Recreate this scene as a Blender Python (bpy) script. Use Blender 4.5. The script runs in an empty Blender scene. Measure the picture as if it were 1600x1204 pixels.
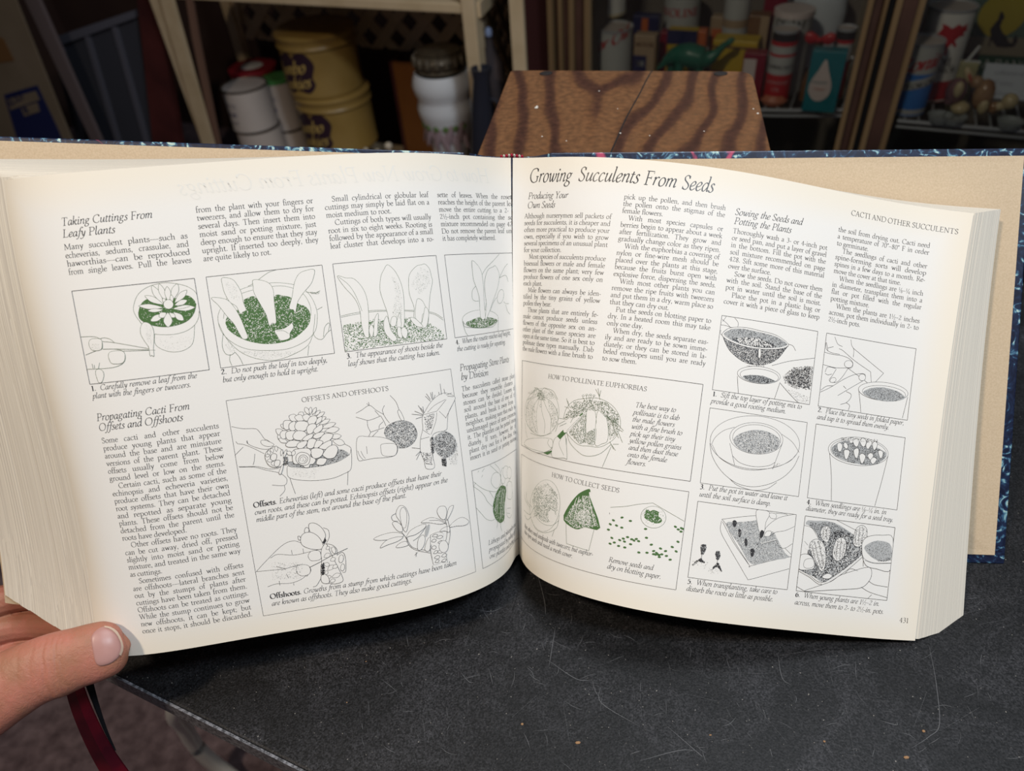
import bpy, bmesh, math, random
import numpy as np
from mathutils import Vector, Matrix
from mathutils.bvhtree import BVHTree
random.seed(7); rng = np.random.default_rng(7)
C = bpy.context.scene.collection
SC = bpy.context.scene
# ------------------------------------------------------------------ camera, light, exposure
PITCH, ROLL = math.radians(41.9), math.radians(5.2)
CAMZ = 0.75 + 0.4192
FPX = 1155.0
u0 = Vector((0, math.sin(PITCH), math.cos(PITCH)))
cr_ = Vector((math.cos(ROLL), 0, 0)) - u0 * math.sin(ROLL)
cu_ = u0 * math.cos(ROLL) + Vector((math.sin(ROLL), 0, 0))
cf_ = Vector((0, math.cos(PITCH), -math.sin(PITCH)))
MC = np.array([cr_, cu_, cf_])                       # rows: right, up, forward of the photographer's view
cam = bpy.data.cameras.new('camera'); co = bpy.data.objects.new('camera', cam); C.objects.link(co)
co.matrix_world = Matrix(((cr_.x, cu_.x, -cf_.x, 0), (cr_.y, cu_.y, -cf_.y, 0), (cr_.z, cu_.z, -cf_.z, CAMZ), (0, 0, 0, 1)))
cam.sensor_width = 36; cam.lens = 36 * FPX / 1600; cam.clip_start = .02
cam.dof.use_dof = True; cam.dof.focus_distance = .425; cam.dof.aperture_fstop = 8.0
SC.camera = co
SC.view_settings.view_transform = 'Standard'; SC.view_settings.look = 'None'
SC.view_settings.exposure = -0.27; SC.view_settings.gamma = 1; SC.view_settings.use_curve_mapping = False
w = bpy.data.worlds.new('world'); SC.world = w; w.use_nodes = True
w.node_tree.nodes['Background'].inputs[0].default_value = (.75, .82, 1, 1)
w.node_tree.nodes['Background'].inputs[1].default_value = .07
def area(name, loc, target, size, power, col):
    l = bpy.data.lights.new(name, 'AREA'); l.shape = 'DISK'; l.size = size; l.energy = power; l.color = col
    o = bpy.data.objects.new(name, l); C.objects.link(o); o.location = loc
    o.rotation_euler = (Vector(target) - Vector(loc)).to_track_quat('-Z', 'Y').to_euler(); return o
area('warm_ceiling_lamp', (-.75, -.25, 2.35), (0, .35, .85), .16, 19, (1, .84, .66))
area('cool_ceiling_lamp', (.75, -.35, 2.45), (0, .35, .85), .28, 24, (.80, .90, 1))
area('cabinet_fill_light', (.45, .5, 2.5), (.3, .9, .85), .6, 13, (.9, .95, 1))  # unseen fill light, placed to brighten the goods in the cabinets
# ------------------------------------------------------------------ helpers
def cw(P):
    """view frame in mm (right, up, away) -> world in m"""
    P = np.asarray(P, float) / 1000.
    return P @ MC + np.array([0, 0, CAMZ])
def ray(px, py):
    return np.array([(px - 800) / FPX, (602 - py) / FPX, 1.]) @ MC
def at_z(px, py, z):
    r = ray(px, py); return np.array([0, 0, CAMZ]) + r * ((z - CAMZ) / r[2])
def pz(px, py, Z):
    return [(px - 800) / FPX * Z, (602 - py) / FPX * Z, Z]
def mk(name, V, F, mats, parent=None, smooth=False, mi=None):
    me = bpy.data.meshes.new(name)
    me.from_pydata([tuple(map(float, v)) for v in V], [], [tuple(map(int, f)) for f in F]); me.update()
    if not isinstance(mats, (list, tuple)): mats = [mats]
    for m in mats: me.materials.append(m)
    if mi is not None: me.polygons.foreach_set('material_index', np.array(mi, dtype=np.int32))
    if smooth: me.polygons.foreach_set('use_smooth', np.ones(len(me.polygons), dtype=bool)); me.set_sharp_from_angle(angle=math.radians(42))
    o = bpy.data.objects.new(name, me); C.objects.link(o)
    if parent: o.parent = parent; o.matrix_parent_inverse = Matrix.Translation(-parent.location)
    return o
def tag(o, label=None, cat=None, group=None, kind=None):
    if label: o['label'] = label
    if cat: o['category'] = cat
    if group: o['group'] = group
    if kind: o['kind'] = kind
    return o
def thing(name, loc, label, cat, group=None):
    o = bpy.data.objects.new(name, None); C.objects.link(o); o.location = loc; o.empty_display_size = .02
    return tag(o, label, cat, group)
def mat(name, col, rough=.6, spec=.3, metal=0, noise=None, bump=None, trans=0, col2=None, sheen=0, coord='Object'):
    m = bpy.data.materials.new(name); m.use_nodes = True; nt = m.node_tree; b = nt.nodes['Principled BSDF']
    b.inputs['Base Color'].default_value = (*col, 1); b.inputs['Roughness'].default_value = rough
    b.inputs['Specular IOR Level'].default_value = spec; b.inputs['Metallic'].default_value = metal
    if trans: b.inputs['Transmission Weight'].default_value = trans
    if noise or bump:
        tc = nt.nodes.new('ShaderNodeTexCoord')
    if noise:
        mp = nt.nodes.new('ShaderNodeMapping'); mp.inputs['Scale'].default_value = noise[1] if isinstance(noise[1], tuple) else (noise[1],) * 3
        n = nt.nodes.new('ShaderNodeTexNoise'); n.inputs['Scale'].default_value = 1; n.inputs['Detail'].default_value = noise[2] if len(noise) > 2 else 4
        r = nt.nodes.new('ShaderNodeValToRGB'); r.color_ramp.elements[0].position = .5 - noise[0]; r.color_ramp.elements[1].position = .5 + noise[0]
        r.color_ramp.elements[0].color = (*col, 1); r.color_ramp.elements[1].color = (*(col2 or tuple(c * 1.5 for c in col)), 1)
        nt.links.new(tc.outputs[coord], mp.inputs[0]); nt.links.new(mp.outputs[0], n.inputs[0]); nt.links.new(n.outputs[0], r.inputs[0]); nt.links.new(r.outputs[0], b.inputs['Base Color'])
    if bump:
        n2 = nt.nodes.new('ShaderNodeTexNoise'); n2.inputs['Scale'].default_value = bump[1]; n2.inputs['Detail'].default_value = 3
        bp = nt.nodes.new('ShaderNodeBump'); bp.inputs['Strength'].default_value = bump[0]; bp.inputs['Distance'].default_value = bump[2] if len(bump) > 2 else .0005
        nt.links.new(tc.outputs[coord], n2.inputs[0]); nt.links.new(n2.outputs[0], bp.inputs['Height']); nt.links.new(bp.outputs[0], b.inputs['Normal'])
    return m
# ---- hand drawn old-style serif alphabet: 100 units = 1 em, pen strokes (c curve, l line, t hairline, d dot) ----
ROM = {
'a':"41|c 7 33 13 41 22 42 28 38 29 30 29 8 32 2 38 3|c 29 25 17 22 8 17 6 9 11 1 19 1 29 9",
'b':"49|l 12 73 12 2|t 4 71 12 74|c 12 33 22 42 34 40 43 31 43 18 36 4 25 -1 12 4",
'c':"39|c 34 34 28 41 20 41 9 34 5 20 10 5 20 0 30 2 36 9",
'd':"50|c 37 8 27 0 17 0 7 9 5 22 11 36 23 42 36 38|l 37 73 37 3|t 29 71 37 74|t 37 2 45 4",
'e':"40|t 8 25 35 26|c 35 26 34 36 25 42 14 40 6 31 5 18 11 5 22 0 31 3 36 9",
'f':"28|c 32 68 27 74 19 73 14 63 13 50 13 2|t 4 41 26 41|t 5 0 22 0",
'g':"44|c 20 42 10 38 7 29 11 18 20 15 29 19 32 29 29 38 20 42|c 14 17 8 12 11 6 24 5 35 2 38 -8 31 -19 18 -22 6 -18 4 -9 12 2|t 29 38 41 40",
'h':"51|l 12 73 12 1|t 4 71 12 74|t 4 0 20 0|c 12 31 21 41 31 42 38 34 38 1|t 31 0 46 0",
'i':"24|l 12 41 12 1|t 4 38 12 42|t 4 0 20 0|d 12 60 5",
'j':"23|c 13 41 13 -10 9 -20 1 -24|t 5 38 13 42|d 13 60 5",
'k':"47|l 12 73 12 1|t 4 71 12 74|t 4 0 19 0|t 13 19 35 41|t 28 41 42 41|l 20 25 39 2|t 32 0 47 0",
'l':"24|l 12 73 12 1|t 4 71 12 74|t 4 0 20 0",
'm':"76|l 12 41 12 1|t 4 38 12 42|t 4 0 19 0|c 12 32 20 41 29 42 37 34 37 1|t 30 0 44 0|c 37 32 46 41 55 42 62 34 62 1|t 55 0 71 0",
'n':"51|l 12 41 12 1|t 4 38 12 42|t 4 0 20 0|c 12 31 21 41 31 42 38 34 38 1|t 31 0 46 0",
'o':"47|c 23 42 11 37 5 21 11 5 23 0 36 5 42 21 36 37 23 42",
'p':"49|l 12 40 12 -23|t 4 38 12 42|t 4 -24 21 -24|c 12 33 22 42 34 40 43 31 43 18 36 4 25 -1 12 4",
'q':"49|l 37 40 37 -23|t 29 -24 44 -24|c 37 8 27 0 17 0 7 9 5 22 11 36 23 42 37 36",
'r':"34|l 12 41 12 1|t 4 38 12 42|t 4 0 22 0|c 12 30 18 38 25 42 31 39|d 30 37 4",
's':"34|c 29 33 23 41 14 41 8 34 11 26 24 18 29 10 24 1 15 -1 6 3 5 9",
't':"30|c 13 51 13 10 16 2 23 0 30 5|t 4 41 27 41|t 5 41 13 51",
'u':"50|c 11 40 11 12 16 2 24 0 32 4 38 10|l 38 41 38 2|t 3 40 11 41|t 30 40 38 41|t 38 2 47 3",
'v':"43|l 7 41 22 2|l 22 1 36 41|t 1 41 15 41|t 29 41 42 41",
'w':"64|l 7 41 21 2|l 21 1 33 38|l 32 41 44 2|l 44 1 57 41|t 1 41 15 41|t 50 41 63 41",
'x':"43|l 8 41 35 1|l 9 1 34 41|t 2 41 16 41|t 28 41 40 41|t 2 0 15 0|t 28 0 42 0",
'y':"43|l 7 41 22 4|c 36 41 23 6 15 -17 9 -23 4 -22|t 1 41 15 41|t 29 41 42 41",
'z':"40|t 6 33 6 41 34 41|l 33 40 7 2|t 6 0 35 0 36 9",
'A':"66|l 31 66 55 1|t 31 66 8 1|t 16 24 47 24|t 1 0 17 0|t 46 0 65 0",
'B':"58|l 14 65 14 1|t 4 66 14 66 28 66|t 4 0 14 0 28 0|c 26 66 42 64 43 50 36 37 16 35|c 28 35 47 32 51 17 43 3 26 0",
'C':"66|c 59 52 50 65 37 67 16 58 6 33 15 9 36 -1 52 3 61 13|t 59 66 59 52",
'D':"74|l 14 65 14 1|t 4 66 30 66|t 4 0 30 0|c 28 66 54 63 68 46 68 22 54 4 28 0",
'E':"55|l 14 65 14 1|t 4 66 48 66 48 56|t 4 0 50 0 53 12|t 14 35 38 35|t 38 41 38 29",
'F':"51|l 14 65 14 1|t 4 66 47 66 48 55|t 4 0 26 0|t 14 34 36 34|t 37 41 37 28",
'G':"73|c 61 52 52 65 38 67 17 59 6 34 15 9 38 -1 60 6|l 60 27 60 5|t 51 28 70 28|t 60 65 61 52",
'H':"77|l 14 65 14 1|l 62 65 62 1|t 4 66 25 66|t 4 0 25 0|t 52 66 73 66|t 52 0 73 0|t 14 34 62 34",
'I':"31|l 15 65 15 1|t 5 66 26 66|t 5 0 26 0",
'J':"30|c 16 65 16 4 12 -12 1 -18|t 6 66 27 66",
'K':"66|l 14 65 14 1|t 4 66 24 66|t 4 0 24 0|t 15 32 49 66|t 42 66 58 66|l 24 39 57 2|t 48 0 67 0",
'L':"55|l 14 65 14 1|t 4 66 26 66|t 4 0 49 0 53 14",
'M':"85|t 16 65 11 1|l 17 66 42 5|t 42 4 68 66|l 68 65 72 1|t 6 66 18 66|t 66 66 79 66|t 3 0 20 0|t 62 0 82 0",
'N':"74|t 15 65 15 0|l 14 66 61 2|t 61 0 61 66|t 4 66 15 66|t 6 0 24 0|t 53 66 70 66",
'O':"76|c 38 67 17 60 6 33 17 6 38 -1 59 6 70 33 59 60 38 67",
'P':"55|l 14 65 14 1|t 4 66 28 66|t 4 0 26 0|c 26 66 43 63 49 49 43 34 28 30 18 32",
'Q':"76|c 38 67 17 60 6 33 17 6 38 -1 59 6 70 33 59 60 38 67|c 36 1 50 -10 66 -18 80 -17",
'R':"62|l 14 65 14 1|t 4 66 28 66|t 4 0 25 0|c 26 66 43 63 46 49 40 36 18 34|l 28 33 54 2|t 52 0 64 0",
'S':"48|c 39 53 32 65 21 67 10 58 13 44 32 30 41 17 34 2 21 -1 9 6|t 39 66 39 53|t 8 1 8 14",
'T':"63|l 31 65 31 1|t 5 54 6 66 57 66 58 54|t 20 0 43 0",
'U':"72|c 14 65 14 20 21 3 37 -1 53 4 59 20 59 65|t 4 66 25 66|t 51 66 68 66",
'V':"66|l 10 66 34 1|t 34 0 57 66|t 2 66 21 66|t 49 66 65 66",
'W':"94|l 10 66 30 1|t 30 0 48 62|l 46 66 66 1|t 66 0 85 66|t 2 66 21 66|t 38 66 55 66|t 78 66 93 66",
'X':"64|l 10 66 52 1|t 10 1 50 66|t 3 66 22 66|t 43 66 59 66|t 3 0 18 0|t 43 0 62 0",
'Y':"60|l 9 66 30 30|t 52 66 30 30|l 30 32 30 1|t 2 66 20 66|t 43 66 60 66|t 20 0 41 0",
'Z':"59|t 8 54 9 66 53 66|l 52 65 7 2|t 6 0 51 0 54 14",
'0':"46|c 23 62 11 55 6 31 11 6 23 0 35 6 40 31 35 55 23 62",
'1':"40|l 21 61 21 1|t 10 54 21 62|t 10 0 32 0",
'2':"46|c 8 50 14 60 25 62 35 54 33 40 18 20 6 2|l 8 3 38 3|t 38 3 41 12",
'3':"44|c 9 55 20 62 32 57 33 45 25 36 16 34|c 18 35 32 32 37 20 31 6 19 -1 6 3",
'4':"47|l 30 61 30 1|t 30 61 4 19|l 4 18 43 18|t 21 0 39 0",
'5':"44|t 14 60 35 60|t 14 60 12 37|c 12 36 25 39 36 32 37 18 29 4 17 -1 6 3",
'6':"46|c 36 61 21 53 9 36 8 15 16 1 29 1 39 14 37 29 26 37 10 29",
'7':"43|l 7 60 38 60|l 38 60 18 0",
'8':"45|c 22 62 12 57 11 45 22 34 34 22 35 8 23 -1 10 7 10 21 23 34 33 45 32 57 22 62",
'9':"46|c 10 0 26 9 37 26 38 46 30 61 17 61 7 48 9 33 20 25 36 33",
'.':"21|d 10 4 5.5", ',':"21|d 10 4 5.5|t 14 2 8 -12", ':':"22|d 11 4 5|d 11 36 5", ';':"22|d 11 36 5|d 11 4 5|t 15 2 8 -12",
'-':"29|l 4 20 25 20|l 4 22 25 22", '~':"95|l 2 21 93 21", '_':"46|l 2 22 44 22",
'(':"30|c 26 73 13 56 9 30 13 2 26 -15", ')':"30|c 4 73 17 56 21 30 17 2 4 -15",
'*':"28|c 14 64 6 57 14 49 22 57 14 64", '/':"18|t 26 66 -8 -4", ' ':"25|",
}
ITA = {
'a':"41|c 33 36 22 42 10 32 5 15 10 1 20 3 31 22|c 34 41 31 12 34 1 41 8",
'b':"40|c 10 73 8 20 8 4 14 -1 27 5 35 20 33 36 25 42 14 34 9 22|t 4 71 10 74",
'c':"34|c 30 35 22 42 12 36 5 20 8 4 18 -1 31 8",
'd':"42|c 33 36 22 42 10 32 5 15 10 1 20 3 31 20|c 36 73 33 12 35 1 42 8|t 29 71 36 74",
'e':"34|c 7 16 22 22 30 33 24 42 14 37 6 24 6 8 14 -1 23 2 32 10",
'f':"26|c 40 66 35 73 27 72 20 55 13 10 7 -14 -2 -24 -9 -20|t 6 41 31 41",
'g':"42|c 22 42 12 37 9 26 14 16 24 18 31 28 30 38 22 42|c 15 15 8 9 14 4 27 0 33 -9 26 -20 13 -23 2 -17 3 -8 12 2|t 30 38 40 41",
'h':"43|c 11 73 8 30 7 1|t 5 71 11 74|c 8 22 20 38 30 42 34 32 31 10 33 1 42 8",
'i':"23|c 4 34 12 41 10 20 9 4 14 0 21 8|d 14 58 5",
'j':"22|c 4 34 12 41 9 -5 4 -18 -6 -24|d 14 58 5",
'k':"41|c 11 73 8 30 7 1|t 5 71 11 74|c 9 20 22 36 32 40 32 30 12 21|c 18 22 26 6 34 -1 41 8",
'l':"22|c 11 73 8 20 9 4 14 0 21 8|t 4 71 11 74",
'm':"62|c 4 34 11 40 9 18 7 1|c 8 22 18 38 27 42 31 34 28 14 27 1|c 29 22 39 38 48 42 53 33 50 10 52 1 61 8",
'n':"43|c 4 34 11 40 9 18 7 1|c 8 22 20 38 30 42 34 32 31 10 33 1 42 8",
'o':"40|c 23 42 12 36 5 19 9 3 19 -1 30 6 36 22 32 37 23 42",
'p':"41|c 4 34 12 40 9 12 6 -24|c 9 22 20 38 30 42 36 30 32 12 22 0 9 4|t 0 -24 14 -24",
'q':"41|c 33 36 22 42 10 32 5 15 10 1 20 3 31 22|c 35 41 32 10 30 -24|t 24 -24 38 -24",
'r':"31|c 4 34 11 40 9 18 7 1|c 8 22 18 37 26 42 31 37",
's':"29|c 26 35 19 42 11 36 11 28 22 16 23 6 15 -1 6 0 2 6",
't':"25|c 15 54 10 20 9 4 14 0 23 8|t 3 41 25 41",
'u':"43|c 4 34 11 40 8 16 10 3 18 1 28 14 33 34|c 35 41 32 12 34 1 42 8",
'v':"37|c 4 34 10 41 14 22 14 0|c 14 0 27 14 33 30 30 41",
'w':"56|c 4 34 10 41 12 16 16 1 26 12 32 34|c 33 41 31 14 35 1 46 12 52 30 49 41",
'x':"39|c 4 37 12 40 20 20 28 1 36 6|t 4 2 34 40",
'y':"38|c 4 34 10 41 13 16 20 2 28 14 33 36|c 35 41 28 4 18 -17 5 -24 -2 -18",
'z':"35|t 8 38 30 40|l 30 40 5 2|t 5 1 30 2",
}
FRAC = {'½': '12', '¼': '14', '⅛': '18'}
_gc = {}
def catmull(P, n=4, closed=False):
    P = [np.array(p, float) for p in P]
    if len(P) < 3: return P
    m = len(P); out = []
    for i in range(m if closed else m - 1):
        a = P[(i - 1) % m] if (closed or i > 0) else 2 * P[0] - P[1]
        b, c = P[i], P[(i + 1) % m]
        d = P[(i + 2) % m] if (closed or i + 2 < m) else 2 * P[-1] - P[-2]
        for k in range(n):
            t = k / n
            out.append(.5 * (2 * b + (c - a) * t + (2 * a - 5 * b + 4 * c - d) * t * t + (3 * b - 3 * c + d - a) * t ** 3))
    if not closed: out.append(P[-1])
    return out
def ribbon(pts, hw):
    """polyline -> quad strip; hw: half width or function of the direction"""
    P = np.array(pts, float); n = len(P)
    T = np.empty_like(P); T[1:-1] = P[2:] - P[:-2]; T[0] = P[1] - P[0]; T[-1] = P[-1] - P[-2]
    T /= np.linalg.norm(T, axis=1)[:, None] + 1e-9
    N = np.stack([-T[:, 1], T[:, 0]], 1)
    w = hw(T)[:, None] if callable(hw) else hw
    V = np.concatenate([P + N * w, P - N * w])
    F = [(i, i + n, i + n + 1, i + 1) for i in range(n - 1)]
    return V, F
def glyph(ch, style):
    key = (ch, style)
    if key in _gc: return _gc[key]
    it = 'i' in style; bold = 'b' in style
    src = (ITA.get(ch) if it else None) or ROM.get(ch) or ROM['.']
    parts = src.split('|'); adv = float(parts[0])
    W = (7.6 if bold else 4.1) * (.92 if it else 1); th = 1.85 if not bold else 2.6
    an = math.radians(22); nx, ny = math.cos(an), math.sin(an)
    pen = lambda T: np.maximum(th, W * np.abs(nx * T[:, 1] - ny * T[:, 0]))
    V = []; F = []; nv = 0
    for s in parts[1:]:
        if not s: continue
        v = s.split(); k = v[0]; q = [float(a) for a in v[1:]]
        if k == 'd':
            a = np.linspace(0, 2 * math.pi, 7)[:-1]
            VV = np.stack([q[0] + q[2] * np.cos(a), q[1] + q[2] * np.sin(a)], 1); FF = [tuple(range(6))]
        else:
            pts = list(zip(q[::2], q[1::2]))
            if k == 'c': pts = catmull(pts, 4, False)
            VV, FF = ribbon(pts, pen if k != 't' else (th if len(pts) > 2 or pts[0][1] == pts[1][1] else th * 1.1))
        V.append(VV); F += [tuple(i + nv for i in f) for f in FF]; nv += len(VV)
    V = np.concatenate(V) if V else np.zeros((0, 2))
    if it:
        V = V.copy(); V[:, 0] += .2 * V[:, 1]
        if ch not in ITA: V[:, 0] *= .92; adv *= .92
    _gc[key] = (adv / 100, V / 100, F)
    return _gc[key]
def word_glyphs(w, style):
    out = []; x = 0
    for ch in w:
        if ch in FRAC:
            a, b = FRAC[ch]
            A, V, F = glyph(a, style); out.append((x, V * .62 + [0, .27], F)); x += A * .6
            A, V, F = glyph('/', style); out.append((x, V, F)); x += A * .7
            A, V, F = glyph(b, style); out.append((x, V * .62 - [0, .08], F)); x += A * .62
        else:
            A, V, F = glyph(ch, style); out.append((x, V, F)); x += A
    return out, x
def lay_line(text, x0, y0, x1, y1, size, style, justify):
    """2-D polygons of one line; bold words marked with ^"""
    words = text.split(' '); G = []
    for w in words:
        st = style
        if w.startswith('^'): w = w[1:]; st = 'b' + style.replace('i', '')
        G.append(word_glyphs(w, st))
    tot = sum(g[1] for g in G) * size; ns = len(words) - 1; avail = x1 - x0
    sp = .24 * size; k = 1.
    if justify == 1:      # justified column: stretch the spaces, squeeze letters only if needed
        sp = (avail - tot) / max(ns, 1)
        if sp < .17 * size: sp = .17 * size; k = (avail - ns * sp) / tot
        if ns == 0: k = avail / tot
        elif sp > .75 * size: k = min(1.12, (avail - ns * .6 * size) / tot); sp = (avail - k * tot) / ns
    elif justify == 2:    # measured line: letters and spaces scale together
        k = avail / (tot + ns * sp); sp *= k
    V = []; F = []; nv = 0; x = x0; sl = (y1 - y0) / max(avail, 1e-6) if justify else 0
    for gl, wd in G:
        for gx, gv, gf in gl:
            if len(gv) == 0: continue
            vx = x + (gx + gv[:, 0]) * size * k
            V.append(np.stack([vx, y0 + (vx - x0) * sl + gv[:, 1] * size], 1)); F += [tuple(i + nv for i in f) for f in gf]; nv += len(gv)
        x += wd * size * k + sp
    return np.concatenate(V), F

# ------------------------------------------------------------------ materials
PAPER = mat('cream_paper', (.84, .81, .765), .55, .25, bump=(.25, 900, .0001))
M_INK = mat('black_ink', (.045, .043, .045), .42, .4)
M_GLINE = mat('green_line_ink', (.13, .17, .11), .5, .3)
M_GREEN = mat('green_ink', (.075, .16, .05), .5, .3)
M_GREY = mat('grey_ink', (.47, .47, .46), .5, .3)
M_INKP = mat('printed_paper', (.84, .81, .765), .55, .25)
M_GHOST = mat('show_through_ink', (.80, .765, .70), .55, .25)
TAN = mat('tan_endpaper', (.56, .43, .285), .7, .2, noise=(.2, 900, 3), col2=(.64, .50, .345), bump=(.5, 1300, .0002))
def edge_mat():
    m = bpy.data.materials.new('page_edges'); m.use_nodes = True; nt = m.node_tree; b = nt.nodes['Principled BSDF']
    uv = nt.nodes.new('ShaderNodeUVMap'); mp = nt.nodes.new('ShaderNodeMapping'); mp.inputs['Scale'].default_value = (70, .22, 1)
    n = nt.nodes.new('ShaderNodeTexNoise'); n.inputs['Scale'].default_value = 1; n.inputs['Detail'].default_value = 5
    r = nt.nodes.new('ShaderNodeValToRGB'); r.color_ramp.elements[0].position = .35; r.color_ramp.elements[1].position = .62
    r.color_ramp.elements[0].color = (.62, .565, .49, 1); r.color_ramp.elements[1].color = (.84, .77, .65, 1)
    bp = nt.nodes.new('ShaderNodeBump'); bp.inputs['Strength'].default_value = .6; bp.inputs['Distance'].default_value = .0004
    nt.links.new(uv.outputs[0], mp.inputs[0]); nt.links.new(mp.outputs[0], n.inputs[0]); nt.links.new(n.outputs[0], r.inputs[0])
    nt.links.new(r.outputs[0], b.inputs['Base Color']); nt.links.new(n.outputs[0], bp.inputs['Height']); nt.links.new(bp.outputs[0], b.inputs['Normal'])
    b.inputs['Roughness'].default_value = .7; b.inputs['Specular IOR Level'].default_value = .15
    return m
EDGE = edge_mat()
def marble():
    m = bpy.data.materials.new('marbled_paper'); m.use_nodes = True; nt = m.node_tree; b = nt.nodes['Principled BSDF']; L = nt.links.new
    tc = nt.nodes.new('ShaderNodeTexCoord')
    w1 = nt.nodes.new('ShaderNodeTexNoise'); w1.inputs['Scale'].default_value = 95; w1.inputs['Detail'].default_value = 6; w1.inputs['Distortion'].default_value = 3
    r = nt.nodes.new('ShaderNodeValToRGB'); e = r.color_ramp.elements
    e[0].position = .40; e[0].color = (.006, .009, .028, 1); e[1].position = .70; e[1].color = (.50, .62, .55, 1)
    for p, c in ((.55, (.012, .022, .06)), (.60, (.04, .11, .20)), (.64, (.18, .36, .42))):
        q = e.new(p); q.color = (*c, 1)
    w2 = nt.nodes.new('ShaderNodeTexNoise'); w2.inputs['Scale'].default_value = 28; w2.inputs['Detail'].default_value = 3; w2.inputs['Distortion'].default_value = 1.5
    r2 = nt.nodes.new('ShaderNodeValToRGB'); r2.color_ramp.elements[0].position = .69; r2.color_ramp.elements[1].position = .72
    mx = nt.nodes.new('ShaderNodeMix'); mx.data_type = 'RGBA'; mx.inputs[7].default_value = (.45, .06, .13, 1)
    L(tc.outputs['Object'], w1.inputs[0]); L(tc.outputs['Object'], w2.inputs[0]); L(w1.outputs[0], r.inputs[0]); L(w2.outputs[0], r2.inputs[0])
    L(r2.outputs[0], mx.inputs[0]); L(r.outputs[0], mx.inputs[6]); L(mx.outputs[2], b.inputs['Base Color'])
    b.inputs['Roughness'].default_value = .35
    return m
MARB = marble()
def toned():
    # paper aged to a deeper cream along its outer margins
    m = mat('aged_cream_paper', (.84, .81, .765), .55, .25, bump=(.25, 900, .0001)); nt = m.node_tree; b = nt.nodes['Principled BSDF']; L = nt.links.new
    uv = nt.nodes.new('ShaderNodeUVMap'); se = nt.nodes.new('ShaderNodeSeparateXYZ'); L(uv.outputs[0], se.inputs[0])
    def mr(src, a, c):
        n = nt.nodes.new('ShaderNodeMapRange'); n.interpolation_type = 'SMOOTHSTEP'; n.inputs[1].default_value = a; n.inputs[2].default_value = c; n.inputs[3].default_value = 1; n.inputs[4].default_value = 0; L(src, n.inputs[0]); return n.outputs[0]
    def mx2(p, q):
        n = nt.nodes.new('ShaderNodeMath'); n.operation = 'MAXIMUM'; L(p, n.inputs[0]); L(q, n.inputs[1]); return n.outputs[0]
    inv = nt.nodes.new('ShaderNodeMath'); inv.operation = 'SUBTRACT'; inv.inputs[0].default_value = 1; L(se.outputs[1], inv.inputs[1])
    f = mx2(mx2(mr(se.outputs[0], .0, .30), mr(se.outputs[1], 0, .085)), mr(inv.outputs[0], 0, .10))
    mx = nt.nodes.new('ShaderNodeMix'); mx.data_type = 'RGBA'; mx.inputs[6].default_value = (.84, .81, .765, 1); mx.inputs[7].default_value = (.85, .775, .655, 1)
    L(f, mx.inputs[0]); L(mx.outputs[2], b.inputs['Base Color']); return m
AGED = toned()
# ------------------------------------------------------------------ floor
CARPET = mat('mauve_carpet', (.075, .05, .053), .95, .1, noise=(.22, 45, 8), col2=(.21, .15, .155), bump=(1, 260, .004))
tag(mk('floor', [(-4, -3, 0), (4, -3, 0), (4, 5, 0), (-4, 5, 0)], [(0, 1, 2, 3)], CARPET), kind='structure')
def boxm(x0, x1, y0, y1, z0, z1):
    V = [(x, y, z) for z in (z0, z1) for y in (y0, y1) for x in (x0, x1)]
    return V, [(0, 2, 3, 1), (4, 5, 7, 6), (0, 1, 5, 4), (2, 6, 7, 3), (0, 4, 6, 2), (1, 3, 7, 5)]
def bev(o, wd=.001, seg=2):
    m = o.modifiers.new('bevel', 'BEVEL'); m.width = wd; m.segments = seg; m.limit_method = 'ANGLE'; return o
def xf(V, M):
    V = np.array(V, float); return V @ M[:3, :3].T + M[:3, 3]
def frame(o, ex, ey, ez):
    M = np.eye(4); M[:3, 0] = ex; M[:3, 1] = ey; M[:3, 2] = ez; M[:3, 3] = o; return M
def tube(path, rad, n=10, closed=False, caps=True):
    P = np.array(path, float); m = len(P); V = []; F = []
    R = rad if hasattr(rad, '__len__') else [rad] * m
    up = np.array([.03, .02, 1.])
    for i in range(m):
        a = P[(i + 1) % m] - P[i - 1] if closed else P[min(i + 1, m - 1)] - P[max(i - 1, 0)]
        a = a / (np.linalg.norm(a) + 1e-12)
        s = np.cross(a, up)
        if np.linalg.norm(s) < .05: s = np.cross(a, [1, 0, 0])
        s /= np.linalg.norm(s); t = np.cross(s, a)
        for k in range(n):
            an = 2 * math.pi * k / n; V.append(P[i] + R[i] * (math.cos(an) * s + math.sin(an) * t))
    for i in range(m if closed else m - 1):
        for k in range(n):
            j = (i + 1) % m; F.append((i * n + k, i * n + (k + 1) % n, j * n + (k + 1) % n, j * n + k))
    if caps and not closed: F.append(tuple(range(n))[::-1]); F.append(tuple((m - 1) * n + k for k in range(n)))
    return V, F
def lathe(prof, n=28, M=None):
    V = []; F = []
    for r, z in prof:
        for k in range(n):
            a = 2 * math.pi * k / n; V.append((r * math.cos(a), r * math.sin(a), z))
    m = len(prof)
    for i in range(m - 1):
        for k in range(n):
            F.append((i * n + k, i * n + (k + 1) % n, (i + 1) * n + (k + 1) % n, (i + 1) * n + k))
    if prof[0][0] > 1e-5: F.append(tuple(range(n))[::-1])
    if prof[-1][0] > 1e-5: F.append(tuple((m - 1) * n + k for k in range(n)))
    return (xf(V, M) if M is not None else V), F
def join(parts):
    V = []; F = []; n = 0
    for v, f in parts:
        V += [tuple(q) for q in v]; F += [tuple(i + n for i in g) for g in f]; n += len(v)
    return V, F
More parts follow.
